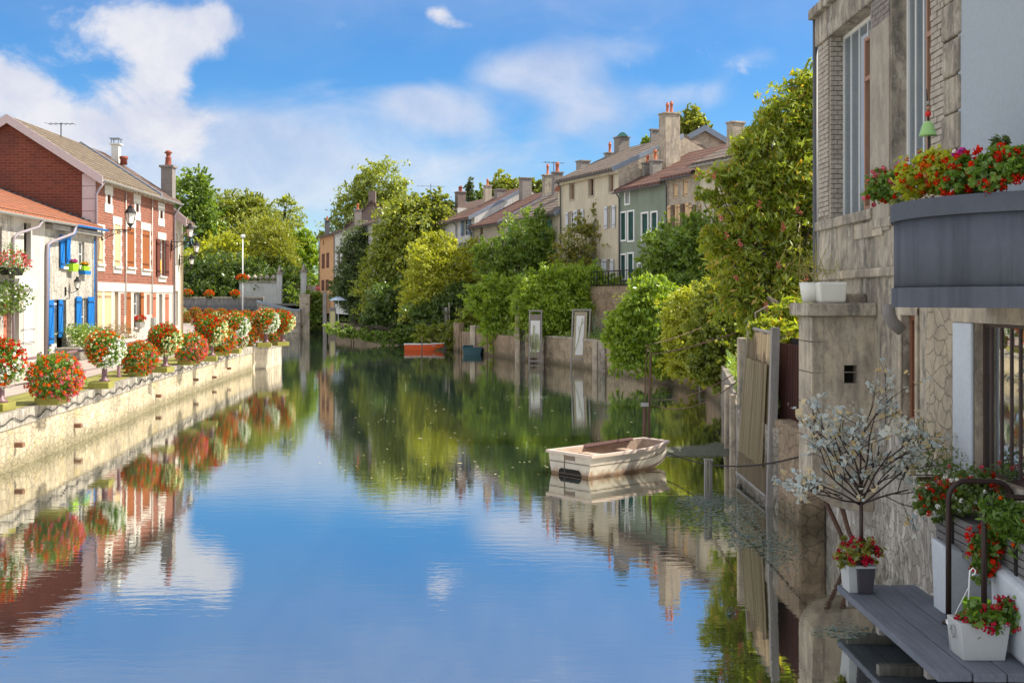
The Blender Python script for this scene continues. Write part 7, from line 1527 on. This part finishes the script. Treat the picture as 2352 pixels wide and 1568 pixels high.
# pots
px0 = gz(1990, 1365, DZ)
t = thing('dark_pot', 'tapered dark grey pot at the far corner of the deck', 'flower pot', (px0.x, px0.y, DZ)); MB().box((px0.x, px0.y + .1, DZ + .175), (.17, .17, .35), 0, 1.35, 1.35).build('pot', M['pot_dark'], t, bevel=.01); MB().box((px0.x, px0.y + .1, DZ + .34), (.245, .245, .035)).build('rim', M['pot_white'], t, bevel=.005)
t = thing('light_pot', 'pale grey trough behind the dark pot at the far deck corner', 'flower pot', (4.25, 14.15, DZ)); MB().box((4.25, 14.15, DZ + .17), (.16, .3, .34), 0, 1.3, 1.2).build('pot', M['pot_white'], t, bevel=.01)
clump('red_geranium', 'crimson geranium growing from the pots at the far deck corner', [E(1965, 1270, 14.0, 36, 30), E(1995, 1262, 13.9, 28, 28), E(1942, 1280, 14.1, 20, 26)], 1000, M['lf_plum'], (.05, .042), [(M['fl_crimson'], 60, .036, .032)], 211, group='geraniums on the deck')
p2 = gz(2266, 1521, DZ)
t = thing('grey_pot', 'large square tapered grey pot with ring handle on the near deck', 'flower pot', (p2.x, p2.y, DZ)); MB().box((p2.x, p2.y + .2, DZ + .19), (.42, .30, .38), .0, 1.22, 1.22).build('pot', M['pot_white'], t, bevel=.012)
rg_ = [(p2.x - .262, p2.y + .2 + .05 * math.cos(a), DZ + .26 + .06 * math.sin(a)) for a in np.linspace(0, 6.283, 17)]; MB().tube(rg_, .009, 6).build('ring_handle', M['gutter'], t, True)
clump('red_geranium', 'crimson geranium filling the large grey pot on the near deck', [E(2255, 1420, 11.45, 44, 30), E(2310, 1410, 11.4, 44, 34), E(2225, 1430, 11.5, 24, 24)], 1700, M['lf_ger'], (.062, .055), [(M['fl_crimson'], 75, .042, .035)], 212, group='geraniums on the deck')
t = thing('hanging_pot', 'white hanging pot with a hooked wire resting behind the large grey pot', 'flower pot', (4.62, 11.75, DZ)); MB().lathe((4.64, 11.72, DZ), [(.10, 0), (.125, .26), (.14, .27), (.14, .3), (.12, .3)], 16).build('pot', M['white'], t, True)
hk = [(4.72, 11.72, DZ + .3), (4.735, 11.72, 1.12), (4.74, 11.72, 1.2), (4.77, 11.72, 1.235), (4.80, 11.72, 1.21), (4.79, 11.72, 1.17), (4.76, 11.72, 1.16)]; hk = [(x, y, z) for x, y, z in hk]; MB().tube(hk, .008, 6).tube([(4.55, 11.72, DZ + .3), (4.735, 11.72, 1.05)], .005, 5).build('hanger', M['white'], t, True)
tag(MB().lathe((5.15, 12.55, DZ), [(.12, 0), (.15, .3), (.16, .3), (.14, .25)], 14).build('lime_pot', M['lime'], None, True), 'lime green tub on the deck behind the hanging pot', 'flower pot')
mb = MB().tube([(5.5, 14.55, 1.72), (5.2, 14.55, 1.72)], .02, 6).tube([(5.5, 14.75, 1.66), (5.25, 14.75, 1.66)], .018, 6).tube([(5.48, 14.65, 1.66), (5.5, 14.65, 1.22)], .022, 6)
tag(mb.build('wall_bracket', M['rust']), 'rusty iron bracket fixed in the peeling wall above the deck', 'bracket')
# metal blossom tree in the pot
bt0 = Vector(((1978 - CX) * 13.95 / F, 13.95, DZ + .3)); t = thing('blossom_tree', 'dark stemmed ornamental tree with white and amber blossoms in the dark pot', 'ornamental tree', bt0)
rs = np.random.RandomState(21); rr = random.Random(21); top = at(1978, 1118, 13.95); br = MB(); tr = MB().tube([tuple(bt0), tuple(bt0.lerp(top, .5)), tuple(top)], [.028, .025, .022], 8)
tips = []
def grow(p, d, L, r, lv):
    q = p + d * L; m = p.lerp(q, .5) + Vector((rr.uniform(-1, 1), rr.uniform(-1, 1), rr.uniform(-1, 1))) * L * .06; br.tube([tuple(p), tuple(m), tuple(q)], [r, r * .85, r * .7], 5)
    if lv >= 1: tips.append(q)
    if lv >= 2: tips.append(m)
    if lv == 3: return
    for i in range(3 if lv < 2 else 2):
        a = Vector((rr.uniform(-1, 1), rr.uniform(-.9, .9), rr.uniform(-.75, .75))); grow(p.lerp(q, rr.uniform(.45, 1)), (d * .8 + a * .75).normalized(), L * rr.uniform(.5, .75), r * .6, lv + 1)
for tx, tz in ((1830, 1010), (1880, 900), (1935, 935), (1978, 880), (2010, 900), (2045, 960), (2150, 1000), (2150, 1085), (1815, 1060), (1840, 1105), (2090, 940), (1850, 950), (1960, 1000), (2080, 1040), (1900, 1030)):
    e = at(tx, tz + 20, 13.95 + rr.uniform(-.5, .5)); st = top - Vector((0, 0, rr.uniform(0, .25))); dv = e - st; grow(st, dv.normalized(), dv.length * .62, .013, 0)
tr.build('trunk', M['iron_brown'], t, True); br_off = br.build('branches', M['iron_brown'], t, True)
TP = np.array([tuple(x) for x in tips])
for nm, mt, sel in (('blossoms', 'lf_blossom', rs.rand(len(TP)) < .6), ('blossoms', 'lf_blossom2', rs.rand(len(TP)) < .2)):
    Q = np.repeat(TP[sel], 3, axis=0) + rs.normal(size=(sel.sum() * 3, 3)) * .022 - np.array(bt0); O = unit(rs.normal(size=Q.shape)); link(nm, raw_mesh(nm, leaf_quads(rs, Q, O, .068, .052, .2)), M[mt], t)
